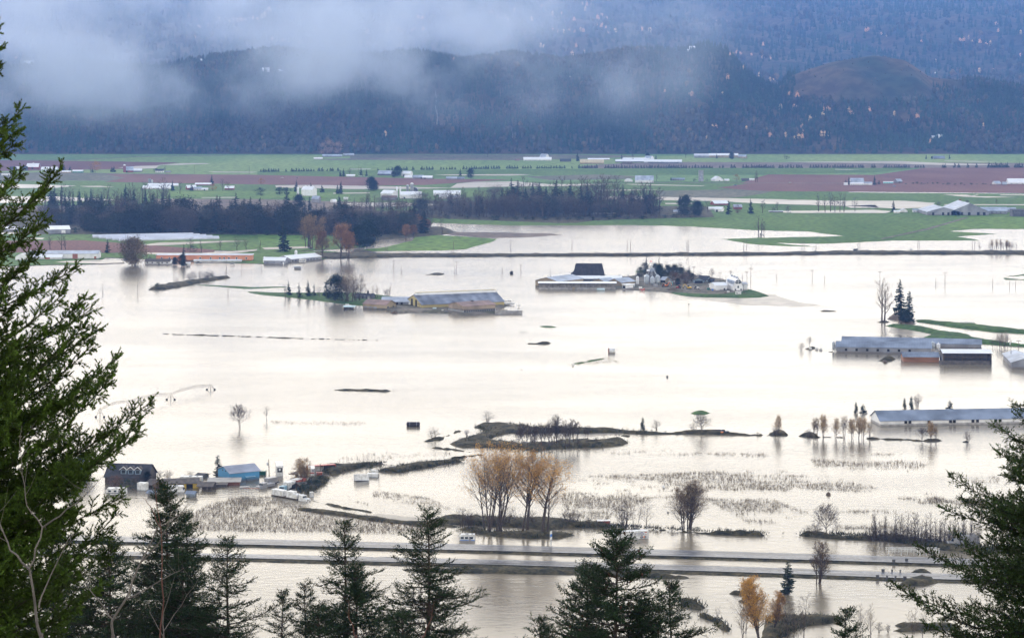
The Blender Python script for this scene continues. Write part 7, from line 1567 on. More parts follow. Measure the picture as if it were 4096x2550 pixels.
for i, (u, v, h) in enumerate(((2075, 1795, 96), (2090, 1790, 92), (2110, 1800, 104), (2130, 1790, 92), (2142, 1800, 98), (2165, 1796, 96), (2180, 1792, 86), (2195, 1796, 104), (2214, 1792, 120), (2228, 1790, 132), (2242, 1788, 118), (2262, 1796, 100), (2278, 1792, 96), (2294, 1780, 104), (2312, 1784, 98), (2346, 1768, 68))):
    tree('bare_tree', R8.choice(['grove0', 'grove1']), u, v - 4, h, 'tall bare tree in the dense grove on the slough island', group='bare grove on the slough island', z=.4, wx=.95)
for i in range(10): tree('shrub', 'bush%d' % (i % 4), 2060 + i * 36, 1786 + R8.uniform(-8, 4), R8.uniform(20, 34), 'low bare thicket under the slough island grove', 'shrub', group='thicket under the slough grove', wx=1.3)
# open water trees
tree('bare_tree', 'spread_near', 961, 1708, 94, 'round bare tree standing alone in open water', wx=1.0); tree('bare_tree', 'thin_near2', 1066, 1678, 66, 'smaller bare tree alone in open water right of the round one', wx=1.1)
# cottonwoods and the islands by the motorway
for k, u, v, h, wx, rz, l in (('cotton0', 1975, 2128, 352, 1.0, .4, 'tallest many stemmed cottonwood with orange top by the motorway'), ('cotton0', 1942, 2126, 300, 1.0, 2.2, 'left cottonwood of the great clump'), ('cotton1', 2072, 2135, 345, 1.0, 1.0, 'twin trunk cottonwood in the middle of the great clump'), ('cotton1', 2005, 2130, 330, .9, 3.0, 'narrow cottonwood inside the great clump'), ('cotton2', 2110, 2128, 300, 1.0, -.1, 'slanting cottonwood leaning right beside the twin trunk one'), ('cotton2', 2172, 2138, 305, 1.15, .1, 'rightmost leaning cottonwood with golden crown'), ('cotton1', 2185, 2136, 235, .8, .2, 'slender second stem beside the rightmost cottonwood')):
    tree('cottonwood', k, u, v, h, l, wx=wx, rz=rz, z=.5)
for u, v, h, k, l in ((1848, 2110, 78, 'bush0', 'bare thicket left of the cottonwoods'), (1880, 2112, 60, 'bush1', 'dense bare bush at the cottonwood feet'), (2025, 2100, 84, 'bush2', 'pale round bush behind the cottonwood trunks'), (2120, 2100, 60, 'bush3', 'bare bush between the leaning cottonwoods'), (2270, 2100, 66, 'bush1', 'ochre bush right of the cottonwoods'), (2300, 2102, 60, 'bush0', 'wide bare bush on the motorway island'), (2350, 2104, 34, 'bush2', 'low bare bush left of the red container'), (1975, 2104, 40, 'bush3', 'low brush behind the tallest cottonwood'),
                      (2690, 2122, 20, 'bush0', 'low bramble left of the round ochre tree'), (2480, 2110, 110, 'thin_near', 'slim bare sapling left of the lettered trailer'), (2497, 2108, 90, 'bush1', 'twiggy clump behind the fir top'), (2542, 2112, 118, 'thin_near', 'tall slim bare sapling above the lettered trailer'), (2585, 2113, 128, 'thin_near2', 'broad bare sapling above the lettered trailer')):
    tree('shrub' if k[:4] == 'bush' else 'bare_tree', k, u, v, h, l, cat='shrub' if k[:4] == 'bush' else 'tree', wx=1.2, z=.4)
tree('autumn_tree', 'clump_oak', 2745, 2120, 178, 'rounded ochre brown tree clump above the motorway', wx=1.1, z=.4)
tree('bare_tree', 'spread_near', 3300, 2140, 126, 'dark branching bare tree on the right motorway island', z=.4); tree('shrub', 'bush1', 3262, 2142, 58, 'dense dark bush left of the branching tree', 'shrub', wx=1.3); tree('shrub', 'bush2', 3232, 2140, 44, 'bare bush at the left tip of the right island', 'shrub', wx=1.2); tree('bare_tree', 'thin_near2', 3345, 2142, 66, 'slanting bare sapling right of the branching tree', wx=1.4)
for i in range(40):
    u = 3490 + i * 11 + R8.uniform(-6, 6); tree('bare_tree', R8.choice(['row0', 'row1', 'thin_near', 'bare2']), u, 2160 + (u - 3520) * .06 + R8.uniform(-6, 6), R8.uniform(80, 135), 'bare tree in the dark thicket on the right motorway island', group='dark thicket on the right island', z=.4, wx=.85)
for i in range(26): tree('shrub', ['bush0', 'brown_mass', 'bush2', 'bush3'][i % 4], 3480 + i * 17, 2162 + i, R8.uniform(34, 66), 'low brush under the dark right thicket', 'shrub', group='brush under the right thicket', wx=1.3, z=.3)
tree('bare_tree', 'swamp_tree', 3268, 2330, 186, 'russet topped many stemmed tree standing between the carriageways', wx=.95)
tree('autumn_tree', 'yellow_poplar', 3052, 2560, 270, 'bright golden poplar at the bottom of the picture', wx=1.2, z=.5); tree('autumn_tree', 'yellow_poplar', 3088, 2520, 170, 'lower golden branches right of the bright poplar', wx=1.2, z=.5)
tree('cedar_tree', 'cedar', 3152, 2372, 128, 'dense dark cedar behind the golden poplar', wx=1.7)
for k, u, v, h, l in (('thin_near', 2980, 2530, 240, 'slim pale bare tree left of the golden poplar'), ('thin_near', 2972, 2570, 190, 'second slim bare tree left of the golden poplar'), ('thin_near2', 3150, 2560, 190, 'bare tree right of the golden poplar'), ('thin_near2', 3215, 2560, 210, 'leaning bare tree right of the dark cedar'), ('thin_near', 3185, 2550, 150, 'slim bare sapling below the dark cedar'), ('thin_near', 3445, 2560, 150, 'slim bare tree near the small fir top'), ('thin_near', 3482, 2560, 150, 'second slim bare tree near the small fir top'), ('bush3', 3517, 2530, 44, 'bare tuft bush right of the two slim trees'), ('bush2', 3553, 2528, 34, 'second bare tuft bush'), ('thin_near', 3652, 2560, 140, 'slim tree left of the fir branches'), ('thin_near2', 3690, 2560, 130, 'bare tree against the fir branches'), ('thin_near', 2870, 2478, 60, 'bent sapling on the diagonal islet'), ('bush1', 3690, 2318, 24, 'low bush on the small bank at the second bridge')):
    tree('shrub' if k[:4] == 'bush' else 'bare_tree', k, u, v, h, l, cat='shrub' if k[:4] == 'bush' else 'tree', z=.2)
# lower left hamlet
tree('cedar_tree', 'cedar', 871, 1905, 88, 'dark cedar left of the blue workshop', wx=1.5); tree('autumn_tree', 'thin1', 1214, 1936, 104, 'slim tree with buff leaves among the lorries', wx=1.3); tree('autumn_tree', 'thin0', 1228, 1938, 86, 'second slim buff tree among the lorries', wx=1.3)
tree('shrub', 'round_dark', 588, 1936, 50, 'dark conical shrub at the right wall of the dormered house', 'shrub'); tree('round_tree', 'round_dark', 340, 1900, 90, 'large dark round tree behind the dormered house', wx=1.2); tree('round_tree', 'round_dark', 300, 1930, 90, 'dark tree among the fir branches left of the house', wx=1.2)
for u, v, h, k, l in ((462, 1948, 50, 'russet', 'brown shrub before the dormered house'), (545, 1950, 52, 'mushroom', 'small bare tree before the dormered house, right'), (515, 1952, 40, 'round_scrub', 'dark bush before the dormered house'), (635, 1916, 36, 'bush0', 'bare twiggy bush right of the dormered house'), (675, 1916, 38, 'bush1', 'bare bush behind the pale pole'), (760, 1910, 30, 'bush2', 'bare bush behind the fifth wheel camper'), (1240, 1955, 40, 'round_scrub', 'dark shrub mass on the bank by the white lorry'), (1215, 1965, 34, 'round_scrub', 'dark shrub behind the white lorry'), (1262, 1940, 26, 'round_scrub', 'dark shrub on the neck of the bank')):
    tree('shrub', k, u, v, h, l, 'shrub', wx=1.4)
# tufts along banks and islands
def tufts(n, pts, key, h, label, group):
    for i in range(n):
        t = (i + R8.random()) / n * (len(pts) - 1); j = min(len(pts) - 2, int(t)); f = t - j
        u = pts[j][0] * (1 - f) + pts[j + 1][0] * f; v = pts[j][1] * (1 - f) + pts[j + 1][1] * f
        tree('shrub', key if isinstance(key, str) else R8.choice(key), u, v + R8.uniform(-3, 3), h * R8.uniform(.5, 1.2), label, 'shrub', group=group, wx=1.5, z=.3, single=True)
tufts(26, [(1830, 2100), (2050, 2090), (2250, 2100), (2560, 2116), (2900, 2130), (3180, 2140)], ['round_scrub', 'bush1'], 16, 'low bramble clump along the motorway island', 'brambles along the motorway island')
tufts(22, [(1850, 1770), (1980, 1720), (2200, 1722), (2400, 1722), (2700, 1733), (3150, 1742)], ['round_scrub', 'bush2'], 12, 'low bramble clump on the slough bank', 'brambles on the slough bank')
tufts(16, [(1300, 1880), (1400, 1870), (1480, 1878), (1600, 1870), (1850, 1842)], 'round_scrub', 12, 'low bramble clump on the curved lagoon bank', 'brambles on the lagoon bank')
tufts(14, [(1250, 1940), (1290, 1918), (1230, 1965)], 'round_scrub', 16, 'low bramble clump on the lorry park bank', 'brambles on the lorry park bank')

# golden trees on the mountainside
G = 'golden trees on the wooded mountainside'; kk = 0
def gold(pts, h0, h1, jit=0):
    for u, v in pts:
        q = hillpoint(u, v)
        if not q: continue
        t = TEMPLATES[R8.choice(['hill_gold', 'hill_gold2'])]
        if 'one' not in t: tree('autumn_tree', 'hill_gold' if t is TEMPLATES['hill_gold'] else 'hill_gold2', 1, 800, 1, None, single=True).name = 'tmp'; bpy.data.objects.remove(bpy.data.objects['tmp'])
        o = bpy.data.objects.new('autumn_tree', t['one']); COL.objects.link(o); o.location = q; hh = R8.uniform(h0, h1) * q.y / F / t['h']
        o.scale = (hh * R8.uniform(.8, 1.2),) * 2 + (hh,); o.rotation_euler = (0, 0, R8.uniform(0, 6)); tag(o, 'golden orange autumn tree on the dark wooded mountainside', 'tree', G)
K1 = (2732, 0, 1.781); K2 = (1366, 0, 1.778); K0 = (0, 0, 1.778)
gold(T([(320, 575), (430, 525), (545, 555), (620, 590), (645, 600), (205, 745), (283, 695), (760, 690), (815, 705), (697, 800), (795, 790), (1000, 795), (1035, 815), (995, 850), (905, 875), (940, 865), (1182, 840), (1207, 840), (1327, 825), (1506, 832), (160, 910), (210, 920), (235, 935), (280, 905), (318, 900), (453, 945), (850, 925), (850, 965), (850, 1000), (795, 1015), (825, 1010), (732, 985), (985, 985), (1010, 985), (1040, 990), (1600, 910), (1670, 875), (2140, 910), (1765, 1040), (620, 990), (170, 1000), (60, 700)], *K1), 16, 30)
gold(T([(35, 142), (243, 165), (310, 168), (335, 400), (360, 405), (385, 400), (410, 405), (488, 405), (570, 425), (620, 430), (1300, 240), (1316, 240), (1415, 258), (1450, 265), (1975, 300), (2000, 310), (2035, 285), (2060, 320), (2115, 315), (2160, 328), (2190, 330), (1800, 450), (2245, 240), (2232, 190), (2405, 410), (2405, 250), (1697, 310), (920, 190), (2112, 525), (2210, 515), (570, 335)], *K1), 12, 22)
gold(T([(405, 35), (540, 40), (500, 115), (545, 140), (575, 150), (605, 155), (330, 235), (375, 240), (400, 235), (430, 240), (470, 240), (500, 235), (520, 235), (540, 235), (580, 228), (185, 245), (445, 410), (815, 425), (800, 440), (835, 430), (1105, 140), (1140, 145), (1165, 140), (1185, 150), (1065, 115), (1230, 95), (1428, 65), (1500, 120), (1565, 112), (1665, 40), (1690, 50), (1715, 45), (1745, 50), (1780, 60), (1800, 60), (1735, 90), (1862, 42), (1900, 15), (1823, 150), (1883, 148), (1850, 130), (1655, 165), (1810, 195), (1850, 205), (1880, 210), (1500, 230), (1540, 240), (1580, 240), (1620, 240), (1660, 240), (1700, 240), (1720, 240), (1890, 250), (1948, 245), (2135, 230), (2195, 235), (1415, 345), (1440, 352), (1640, 415), (1670, 345), (1728, 385), (2300, 665), (1350, 160), (310, 980), (50, 330), (90, 330), (20, 345), (145, 335), (185, 325), (615, 410)], *K2), 14, 24)
gold(T([(1405, 215), (1425, 210), (1480, 200), (1510, 195), (1540, 190), (1555, 165), (1600, 190), (1630, 185), (1660, 160), (1690, 170), (1715, 165), (1745, 155), (1770, 158), (1800, 152), (1830, 150), (1860, 140), (1885, 130), (1910, 95), (1930, 100), (1935, 305), (1960, 305), (2010, 305), (2040, 305), (2130, 320), (2165, 322), (2210, 325), (2240, 328), (2320, 340), (2380, 340), (115, 165), (8, 165), (655, 205), (545, 345), (2045, 450), (1380, 290), (2230, 245), (2290, 240), (2360, 240), (115, 435)], *K0), 14, 24)
# hill houses
def hill_house(label, u, v, w, h, hr, wall=None, roof=None):
    q = hillpoint(u, v); s = F / q.y; o = empty('house', (q.x, q.y - 4, q.z - 1)); tag(o, label, 'house'); L, hw, r = w / s, h / s + 1, hr / s
    MB().prism([(-5, 0), (-5, hw), (0, hw + r), (5, hw), (5, 0)], -L / 2, L / 2).build('wall', wall or W_WHITE, o)
    MB().prism([(-5.6, hw - .3), (0, hw + r + .1), (5.6, hw - .3), (5.6, hw), (0, hw + r + .5), (-5.6, hw)], -L / 2 - .5, L / 2 + .5).build('roof', roof or R_WHITE, o)
    for i in range(3): x = L * (-.3 + .3 * i); MB().box(x - .8, x + .8, -5.06, -4.98, 1.6, 3).build('window', M_GLASS, o)
for a in (('white roofed lodge on the mist covered bench at upper left', 118, 262, 38, 6, 7), ('small house right of the lodge on the misty bench', 162, 262, 10, 4, 4), ('second small house right of the lodge', 182, 263, 12, 3, 3), ('white building in the mist left of centre', 805, 244, 12, 4, 3), ('twin gabled pale house on the misty slope', 1064, 290, 28, 10, 6), ('small white shed right of the twin gabled house', 1122, 294, 14, 4, 3), ('white cottage in the hollow at upper centre', 2212, 226, 8, 3, 2), ('long pink walled barn in the mist at centre', 2278, 314, 20, 3, 2),
          ('hilltop house with white gable on the wooded knoll', 2768, 204, 22, 8, 8), ('smaller hilltop house left of the white gable', 2746, 206, 14, 4, 4), ('white house at the foot of the right hillside', 3755, 556, 20, 8, 6), ('pale shed left of the right hillside house', 3732, 556, 14, 5, 3), ('white house on the brown clearcut ridge', 3742, 296, 6, 4, 2)):
    hill_house(*a)
# waterfalls
def fall(label, pts, w):
    P = [hillpoint(u, v) for u, v in pts]; mb = MB()
    for a, b in zip(P[:-1], P[1:]): d = Vector((0, -14, 2)); mb.tube(a + d, b + d, w, w * 1.2, 5, caps=True)
    tag(mb.build('waterfall', PGY), label, 'waterfall')
fall('long thin waterfall down the dark lower slope', T([(668, 675), (676, 720), (670, 770), (682, 830), (685, 860), (676, 930)], *K2), .4)
fall('short thin waterfall right of the long one', T([(1273, 705), (1280, 730), (1286, 755)], *K2), .4)
fall('faint short waterfall low on the dark slope', T([(1212, 930), (1216, 1000)], *K2), .3)

# ------------------------------------------------------------------ stubble standing in the water, and rough grass on the banks
def stuff_blades(name, polys, dens, h0, h1, w, cols, clump=3, z=0.0, row=0.0, seed=3, mask=None):
    r = np.random.RandomState(seed); VV = []; TT = []
    for poly, fr, k in polys:
        pts = T(poly, *fr) if fr else poly
        us = [p[0] for p in pts]; vs = [p[1] for p in pts]
        W2 = [gp(u, v) for u, v in pts]; x0, x1 = min(p.x for p in W2), max(p.x for p in W2); y0, y1 = min(p.y for p in W2), max(p.y for p in W2)
        n = int((x1 - x0) * (y1 - y0) * dens * k); PX = r.uniform(x0, x1, n); PY = r.uniform(y0, y1, n)
        xy = [(p.x, p.y) for p in W2]
        for x, y in zip(PX, PY):
            if row: y = round(y / row) * row + r.normal() * .12
            if not inside((x, y), xy): continue
            if mask and noise.noise(Vector((x * mask[0], y * mask[1], 3))) + .8 * noise.noise(Vector((x * mask[0] * 9, y * mask[1] * 5, 3))) < mask[2] + r.normal() * .08: continue
            c = cols[r.randint(len(cols))]
            for j in range(clump):
                a = r.uniform(0, 3.14); hh = h0 * .6 + (h1 * 1.15 - h0 * .6) * r.rand() ** 1.7; dx, dy = math.cos(a) * w / 2, math.sin(a) * w / 2; lx, ly = r.normal() * .5 * hh, r.normal() * .5 * hh; ox, oy = r.normal() * w * 2, r.normal() * w * 2
                VV += [(x + ox - dx, y + oy - dy, z - .1), (x + ox + dx, y + oy + dy, z - .1), (x + ox + lx, y + oy + ly, z + hh)]; TT += [c] * 3
    V = np.array(VV); Fc = np.arange(len(V)).reshape(-1, 3)
    return tag(np_mesh(name, V, Fc, tintmat('dry_stalks', var=.25, scale=1), tint=np.array(TT)), kind='stuff')
STK = [(.15, .105, .06), (.10, .07, .045), (.20, .145, .085)]
stuff_blades('crop_stubble', [
    ([(-60, 610), (100, 615), (200, 650), (400, 700), (700, 730), (1000, 790), (1110, 812), (1100, 850), (800, 850), (400, 838), (-60, 835), (-420, 830), (-440, 740), (-300, 660)], B3, 1.0)],
    1.7, .5, 1.2, .095, STK, 3, row=1.6, mask=(.02, .05, -.35))
stuff_blades('crop_stubble', [
    ([(738, 580), (900, 590), (1100, 620), (1250, 690), (1200, 710), (1000, 660), (820, 640), (745, 612)], B3, 1.2), ([(690, 340), (900, 330), (1200, 325), (1290, 345), (1100, 355), (900, 370), (500, 400), (420, 390)], B3, .5), ([(60, 130), (300, 128), (700, 140), (690, 160), (400, 155), (120, 150)], B3, .5), ([(585, 610), (600, 615), (640, 640), (720, 665), (680, 665), (600, 635)], B3, 1)],
    1.2, .4, 1.0, .09, STK, 3, mask=(.03, .09, -.1), seed=4)
stuff_blades('crop_stubble', [
    ([(380, 520), (500, 480), (900, 470), (1100, 460), (1630, 440), (2000, 480), (2330, 560), (2260, 585), (1800, 560), (1630, 620), (1900, 720), (1640, 790), (1500, 780), (1250, 640), (900, 620), (600, 760), (330, 740), (310, 620)], C3, 1.0), ([(450, 310), (900, 315), (1630, 335), (1630, 360), (1200, 350), (700, 345), (440, 330)], C3, .7),
    ([(270, 375), (600, 395), (900, 380), (1030, 410), (950, 440), (800, 470), (560, 470), (300, 420)], D3, .8), ([(800, 625), (1000, 612), (1160, 620), (1500, 640), (1480, 672), (1100, 660), (900, 650)], D3, 2.0), ([(350, 700), (600, 700), (900, 705), (960, 720), (900, 800), (700, 850), (420, 850), (430, 770)], D3, 1.4), ([(1260, 500), (1480, 480), (1470, 520), (1300, 530)], D3, .5), ([(1000, 590), (1150, 590), (1140, 605), (1000, 602)], D3, .6), ([(640, 338), (860, 338), (850, 352), (660, 350)], D3, .6)],
    1.5, .5, 1.25, .095, STK, 3, row=1.5, mask=(.012, .05, -.05), seed=5)
stuff_blades('reeds', [([(500, 1085), (620, 1058), (760, 1030), (905, 1013), (960, 1030), (1020, 1058), (880, 1062), (660, 1080), (560, 1090)], C2, 1), ([(60, 765), (130, 770), (130, 785), (70, 780)], C2, 1), ([(720, 1318), (900, 1312), (1350, 1328), (1200, 1336), (900, 1330)], B2, 1), ([(1100, 1300), (1600, 1298), (1800, 1305), (1600, 1308)], A2, .3), ([(1250, 820), (1330, 820), (1500, 850), (1500, 870), (1350, 868)], B3, 1), ([(2050, 345), (2350, 400), (2419, 440), (2300, 420), (2200, 380)], C2, .6)],
    .5, .4, .9, .12, [(.12, .13, .05), (.16, .13, .07)], 3, seed=6)
stuff_blades('bank_grass', [([(680, 400), (850, 315), (990, 285), (860, 238), (1140, 208), (1900, 255), (2429, 285), (2429, 303), (1500, 290), (1100, 310), (1020, 350), (1300, 385), (1900, 345), (2245, 375), (2000, 415), (1380, 465), (1000, 420)], Z4, .35), ([(0, 630), (300, 570), (700, 528), (820, 538), (500, 590), (250, 638)], Z4, .8), ([(400, 430), (760, 402), (830, 400), (560, 455), (470, 478)], B3, 1), ([(255, 580), (350, 495), (480, 498), (340, 602)], B3, 1.2),
    ([(1080, 765), (1400, 742), (2040, 775), (2240, 790), (2700, 830), (3240, 850), (3240, 868), (2620, 832), (2000, 815), (1400, 800)], B3, .8), ([(1260, 815), (1520, 842), (2040, 862), (1750, 882), (1400, 850)], B3, .8), ([(175, 862), (370, 848), (760, 860), (1050, 900), (1630, 940), (1630, 975), (1100, 955), (700, 895)], D3, .8), ([(-20, 1390), (200, 1372), (500, 1390), (250, 1440), (60, 1540)], D3, 1), ([(1055, 1278), (1160, 1272), (1240, 1320), (1110, 1325)], C3, 1.5), ([(1180, 1365), (1330, 1400), (1390, 1480), (1270, 1410)], C3, 1.5)],
    .9, .4, 1.4, .34, [(.055, .06, .03), (.11, .09, .05), (.035, .042, .022)], 5, z=.5, seed=7)
# ------------------------------------------------------------------ the near hillside and its conifers
def slope_z(x, y): return 148.2 - .45 * max(0, y) + .9 * noise.noise(Vector((x * .06, y * .06, 4))) * min(1, max(0, y) / 12)
def hillside():
    xs = np.linspace(-260, 260, 80); ys = np.concatenate([[-60, -30, -10], np.linspace(0, 340, 70)])
    V = [(x, y, slope_z(x, y)) for y in ys for x in xs]; n = len(xs)
    return tag(MB().add(V, [(j * n + i, j * n + i + 1, (j + 1) * n + i + 1, (j + 1) * n + i) for j in range(len(ys) - 1) for i in range(n - 1)]).build('hillside', two_noise('hillside_floor', (.03, .035, .018), (.07, .06, .035), .4, 1.5), smooth=True), kind='structure')
hillside()
M_NEEDLE = tintmat('conifer_needles', rough=.6, var=.3, scale=2.5)
M_BARKN = mat('rough_bark', (.055, .043, .035), .9, .3, 6)
M_STEM = mat('silvery_stem', (.13, .115, .105), .7, .35, 5)
def px(u, v, Y): return Vector(((u - CU) * Y / F, Y, H - (v - VH) * Y / F))
def needles(segs, per_m, ln, wd, rs, col, tipcol):
    """bristle every twig segment with needles: vectorised"""
    A = np.array([s[0] for s in segs]); B = np.array([s[1] for s in segs]); tip = np.array([s[2] for s in segs])
    D = B - A; L = np.linalg.norm(D, axis=1); keep = L > 1e-4; A, D, L, tip = A[keep], D[keep], L[keep], tip[keep]
    n = np.maximum(3, (L * per_m)).astype(int); idx = np.repeat(np.arange(len(A)), n); m = len(idx)
    d = D[idx] / L[idx][:, None]; t = rs.rand(m); P = A[idx] + D[idx] * t[:, None]
    r = rs.normal(size=(m, 3)); r -= (r * d).sum(1)[:, None] * d; r /= np.linalg.norm(r, axis=1)[:, None] + 1e-9
    dr = d * rs.uniform(.35, .9, m)[:, None] + r * .8 + np.array([0, 0, .12]); dr /= np.linalg.norm(dr, axis=1)[:, None]
    s = np.cross(dr, d); s /= np.linalg.norm(s, axis=1)[:, None] + 1e-9
    l = ln * rs.uniform(.7, 1.15, m) * (1 - .35 * t * tip[idx]); w = wd * rs.uniform(.7, 1.2, m)
    V = np.stack([P - s * w[:, None] / 2, P + s * w[:, None] / 2, P + dr * l[:, None]], 1).reshape(-1, 3)
    c = np.array(col)[None] * (1 - tip[idx, None] * .8) * np.where(rs.rand(m) < .12, np.array([[1.9], [1.0], [1.0]]), 1.0).T + np.array(tipcol)[None] * tip[idx, None] * .8
    c = c * rs.uniform(.6, 1.35, m)[:, None] * np.repeat(rs.uniform(.7, 1.25, len(A)), n)[:, None]
    return V, np.arange(len(V)).reshape(-1, 3), np.repeat(c, 3, 0)
def curve(p0, p1, sag, n=8):
    """bough from p0 to p1: leaves nearly level, turns up to its tip"""
    m = p0.lerp(p1, .55) + Vector((0, 0, -sag)); return [p0 * (1 - t) ** 2 + m * 2 * t * (1 - t) + p1 * t * t for t in [i / n for i in range(n + 1)]]
def bough(r, pts, wood, segs, rad, step, side, sub, first=.15, flat=.75, roll=.5):
    n = len(pts) - 1; L = sum((pts[i + 1] - pts[i]).length for i in range(n))
    wood.path(pts, rad, rad * .18, 5)
    for i in range(n):
        if i >= n * .35: segs.append((pts[i], pts[i + 1], 1.0 if i == n - 1 else .3))
    k = max(3, int(L / step))
    for i in range(k):
        t = first + (1 - first) * (i + r.random() * .6) / k; x = t * n; j = min(n - 1, int(x)); p = pts[j].lerp(pts[j + 1], x - j); a = (pts[j + 1] - pts[j]).normalized()
        h = a.cross(Vector((0, 0, 1))); h = h.normalized() if h.length > .1 else Vector((1, 0, 0)); h.rotate(Matrix.Rotation(r.uniform(-roll, roll), 3, a)); up = h.cross(a)
        for sg in (-1, 1):
            if r.random() < .08: continue
            l = side * L * (1.08 - t) * r.uniform(.35, 1.4) + sub * .6
            d = (a * .75 + h * sg * .75 + up * r.uniform(-.35, .45) / flat).normalized(); q0 = p; cur = p; m = max(2, int(l / (sub * .8)))
            for s in range(m):
                d = (d + Vector((r.gauss(0, .07), r.gauss(0, .07), .05 + r.gauss(0, .05)))).normalized(); nx = cur + d * l / m
                segs.append((cur, nx, .8 if s == m - 1 else .2))
                if s < m - 1 or m == 2:
                    e = d.cross(up).normalized()
                    for g in (-1, 1):
                        if r.random() < .85: segs.append((nx, nx + (d * .8 + e * g * .6 + up * r.uniform(-.2, .3)).normalized() * sub * r.uniform(.6, 1.2), .9))
                cur = nx
            if l > sub * 2: wood.tube(q0, q0.lerp(cur, .8), rad * .3, rad * .1, 4, caps=False)
def link(name, label, cat, loc, wood, segs, per_m, ln, wd, seed, col, tipcol, trunk=None, group=None):
    rs = np.random.RandomState(seed); o = empty(name, loc); tag(o, label, cat, group)
    if trunk: trunk.build('trunk', M_BARKN, o)
    wood.build('branches', M_BARKN, o)
    V, Fc, C = needles(segs, per_m, ln, wd, rs, col, tipcol); np_mesh('crown', V, Fc, M_NEEDLE, tint=C, parent=o)
    return o
def hero_fir(label, u, v, Y, half, seed, dens=1.0, crown=8.5, open_=.0, lean=0, cones=0, col=(.013, .027, .011), step=.16, name='fir_tree'):
    """top of the tree at photo position (u, v) at distance Y; half = half width gained per metre below the top"""
    r = random.Random(seed); top = px(u, v, Y); gz = slope_z(top.x, Y); Ht = top.z - gz; wood, tr, segs = MB(), MB(), []
    P = lambda z: Vector((lean * (z / Ht) + .05 * math.sin(z * .9 + seed), .05 * math.cos(z * .7), z))
    tr.path([P(Ht * k / 14) for k in range(15)], .05 + Ht * .011, .012, 8)
    segs.append((P(Ht - .45), P(Ht), 1.0)); z = Ht - .25
    while z > Ht - crown:
        dz = Ht - z
        for b in range(r.randint(4, 6)):
            a = r.uniform(0, 6.283); L = (half * 1.45 * dz ** .88 + .12) * r.uniform(.45, 1.2)
            if r.random() < open_: continue
            if r.random() < .12: L *= 1.25
            up = .75 - .55 * min(1, dz / 2.5) - .30 * min(1, dz / 8)
            p0 = P(z + r.uniform(-.08, .08)); d = Vector((math.cos(a), math.sin(a), up)); p1 = p0 + d * L + Vector((0, 0, .10 * L))
            bough(r, curve(p0, p1, .12 * L, 6), wood, segs, .008 + .009 * L, step / dens / 1.1, .38, .14)
        z -= (.15 + .028 * dz) / dens
    for i in range(int((Ht - crown) / .8)):
        z = Ht - crown - i * .8; a = r.uniform(0, 6.283); p0 = P(z)
        bough(r, curve(p0, p0 + Vector((math.cos(a), math.sin(a), .1)) * half * 7, .3, 5), wood, segs, .03, .5, .3, .25)
    o = link(name, label, 'tree', (top.x, Y, gz), wood, segs, 46, .058, .030, seed, col, tuple(c * 1.9 for c in col), tr)
    print('SEGS', len(segs))
    if cones:
        me = as_mesh(MB().lathe([(.004, -.085), (.02, -.06), (.024, -.02), (.012, .0)], 7), 'cone_shape', mat('brown_cone', (.085, .04, .025), .8, .3, 20))
        S2 = [s for s in segs if s[2] > .7 and s[1][2] > Ht - crown + 1.5]
        for k in range(cones):
            s = S2[r.randrange(len(S2))]; c = bpy.data.objects.new('cone', me); COL.objects.link(c); c.parent = o; c.location = s[0]; c.scale = (1.6, 1.6, 1.6); c.rotation_euler = (r.uniform(-.4, .4), r.uniform(-.4, .4), 0)
    return o
for i, a in enumerate((
    ('tall fir with open trunk below the motorway, tip left of the floating camper', 1740, 2030, 95, .42, 1.0, .05), ('slender open fir left of the tall fir, bare trunk showing', 1366, 2076, 95, .38, .85, .15), ('bushy dense fir between the two tall firs', 1451, 2250, 90, .36, 1.25, 0),
    ('thin ragged fir left of the slender open fir', 1225, 2330, 100, .32, .9, .1), ('smallest fir tip second left of the slender open fir', 1115, 2360, 105, .30, .8, .1), ('airy fir with drooping wide boughs right of the dark clump', 914, 2146, 88, .40, .9, .12),
    ('narrow fir top just right of the dark clump', 770, 2042, 98, .30, .9, .05), ('dense dark fir clump leader at lower left', 644, 1925, 95, .36, 1.25, 0), ('dense fir right behind the dark clump leader', 700, 2200, 90, .42, 1.1, 0), ('dark fir filling the corner behind the mossy near tree', 470, 2150, 85, .45, 1.1, 0),
    ('fir half hidden at the lower left behind the near branches', 230, 2050, 90, .45, 1.1, 0),
    ('spruce with many brown cones, tip before the lettered trailer', 2462, 2112, 75, .44, 1.15, 0), ('dense spruce left of the cone bearing spruce', 2321, 2254, 78, .42, 1.15, 0), ('fir with upright shoots right of the cone bearing spruce', 2690, 2325, 80, .38, .95, .05),
    ('low fir tip left of the spruce group', 2145, 2475, 82, .45, .95, .05), ('small fir tip alone at the bottom right of centre', 3402, 2428, 85, .36, .9, .05), ('low fir between the tall fir and the bushy one', 1590, 2440, 85, .42, 1.0, 0), ('fir tip low between the cone spruce and the upright fir', 2585, 2400, 76, .45, 1.1, 0), ('low fir rising under the thin ragged fir', 1290, 2420, 88, .42, 1.0, 0))):
    l, u, v, Y, half, dens, op = a
    hero_fir(l, u, v, Y, half, 200 + i, dens, 7.5 if v < 2150 else 6.0, op, cones=90 if 'many brown' in l else (25 if 'dense spruce' in l else 0), name='spruce_tree' if 'spruce' in l[:14] else 'fir_tree', lean=RND.uniform(-.4, .4))
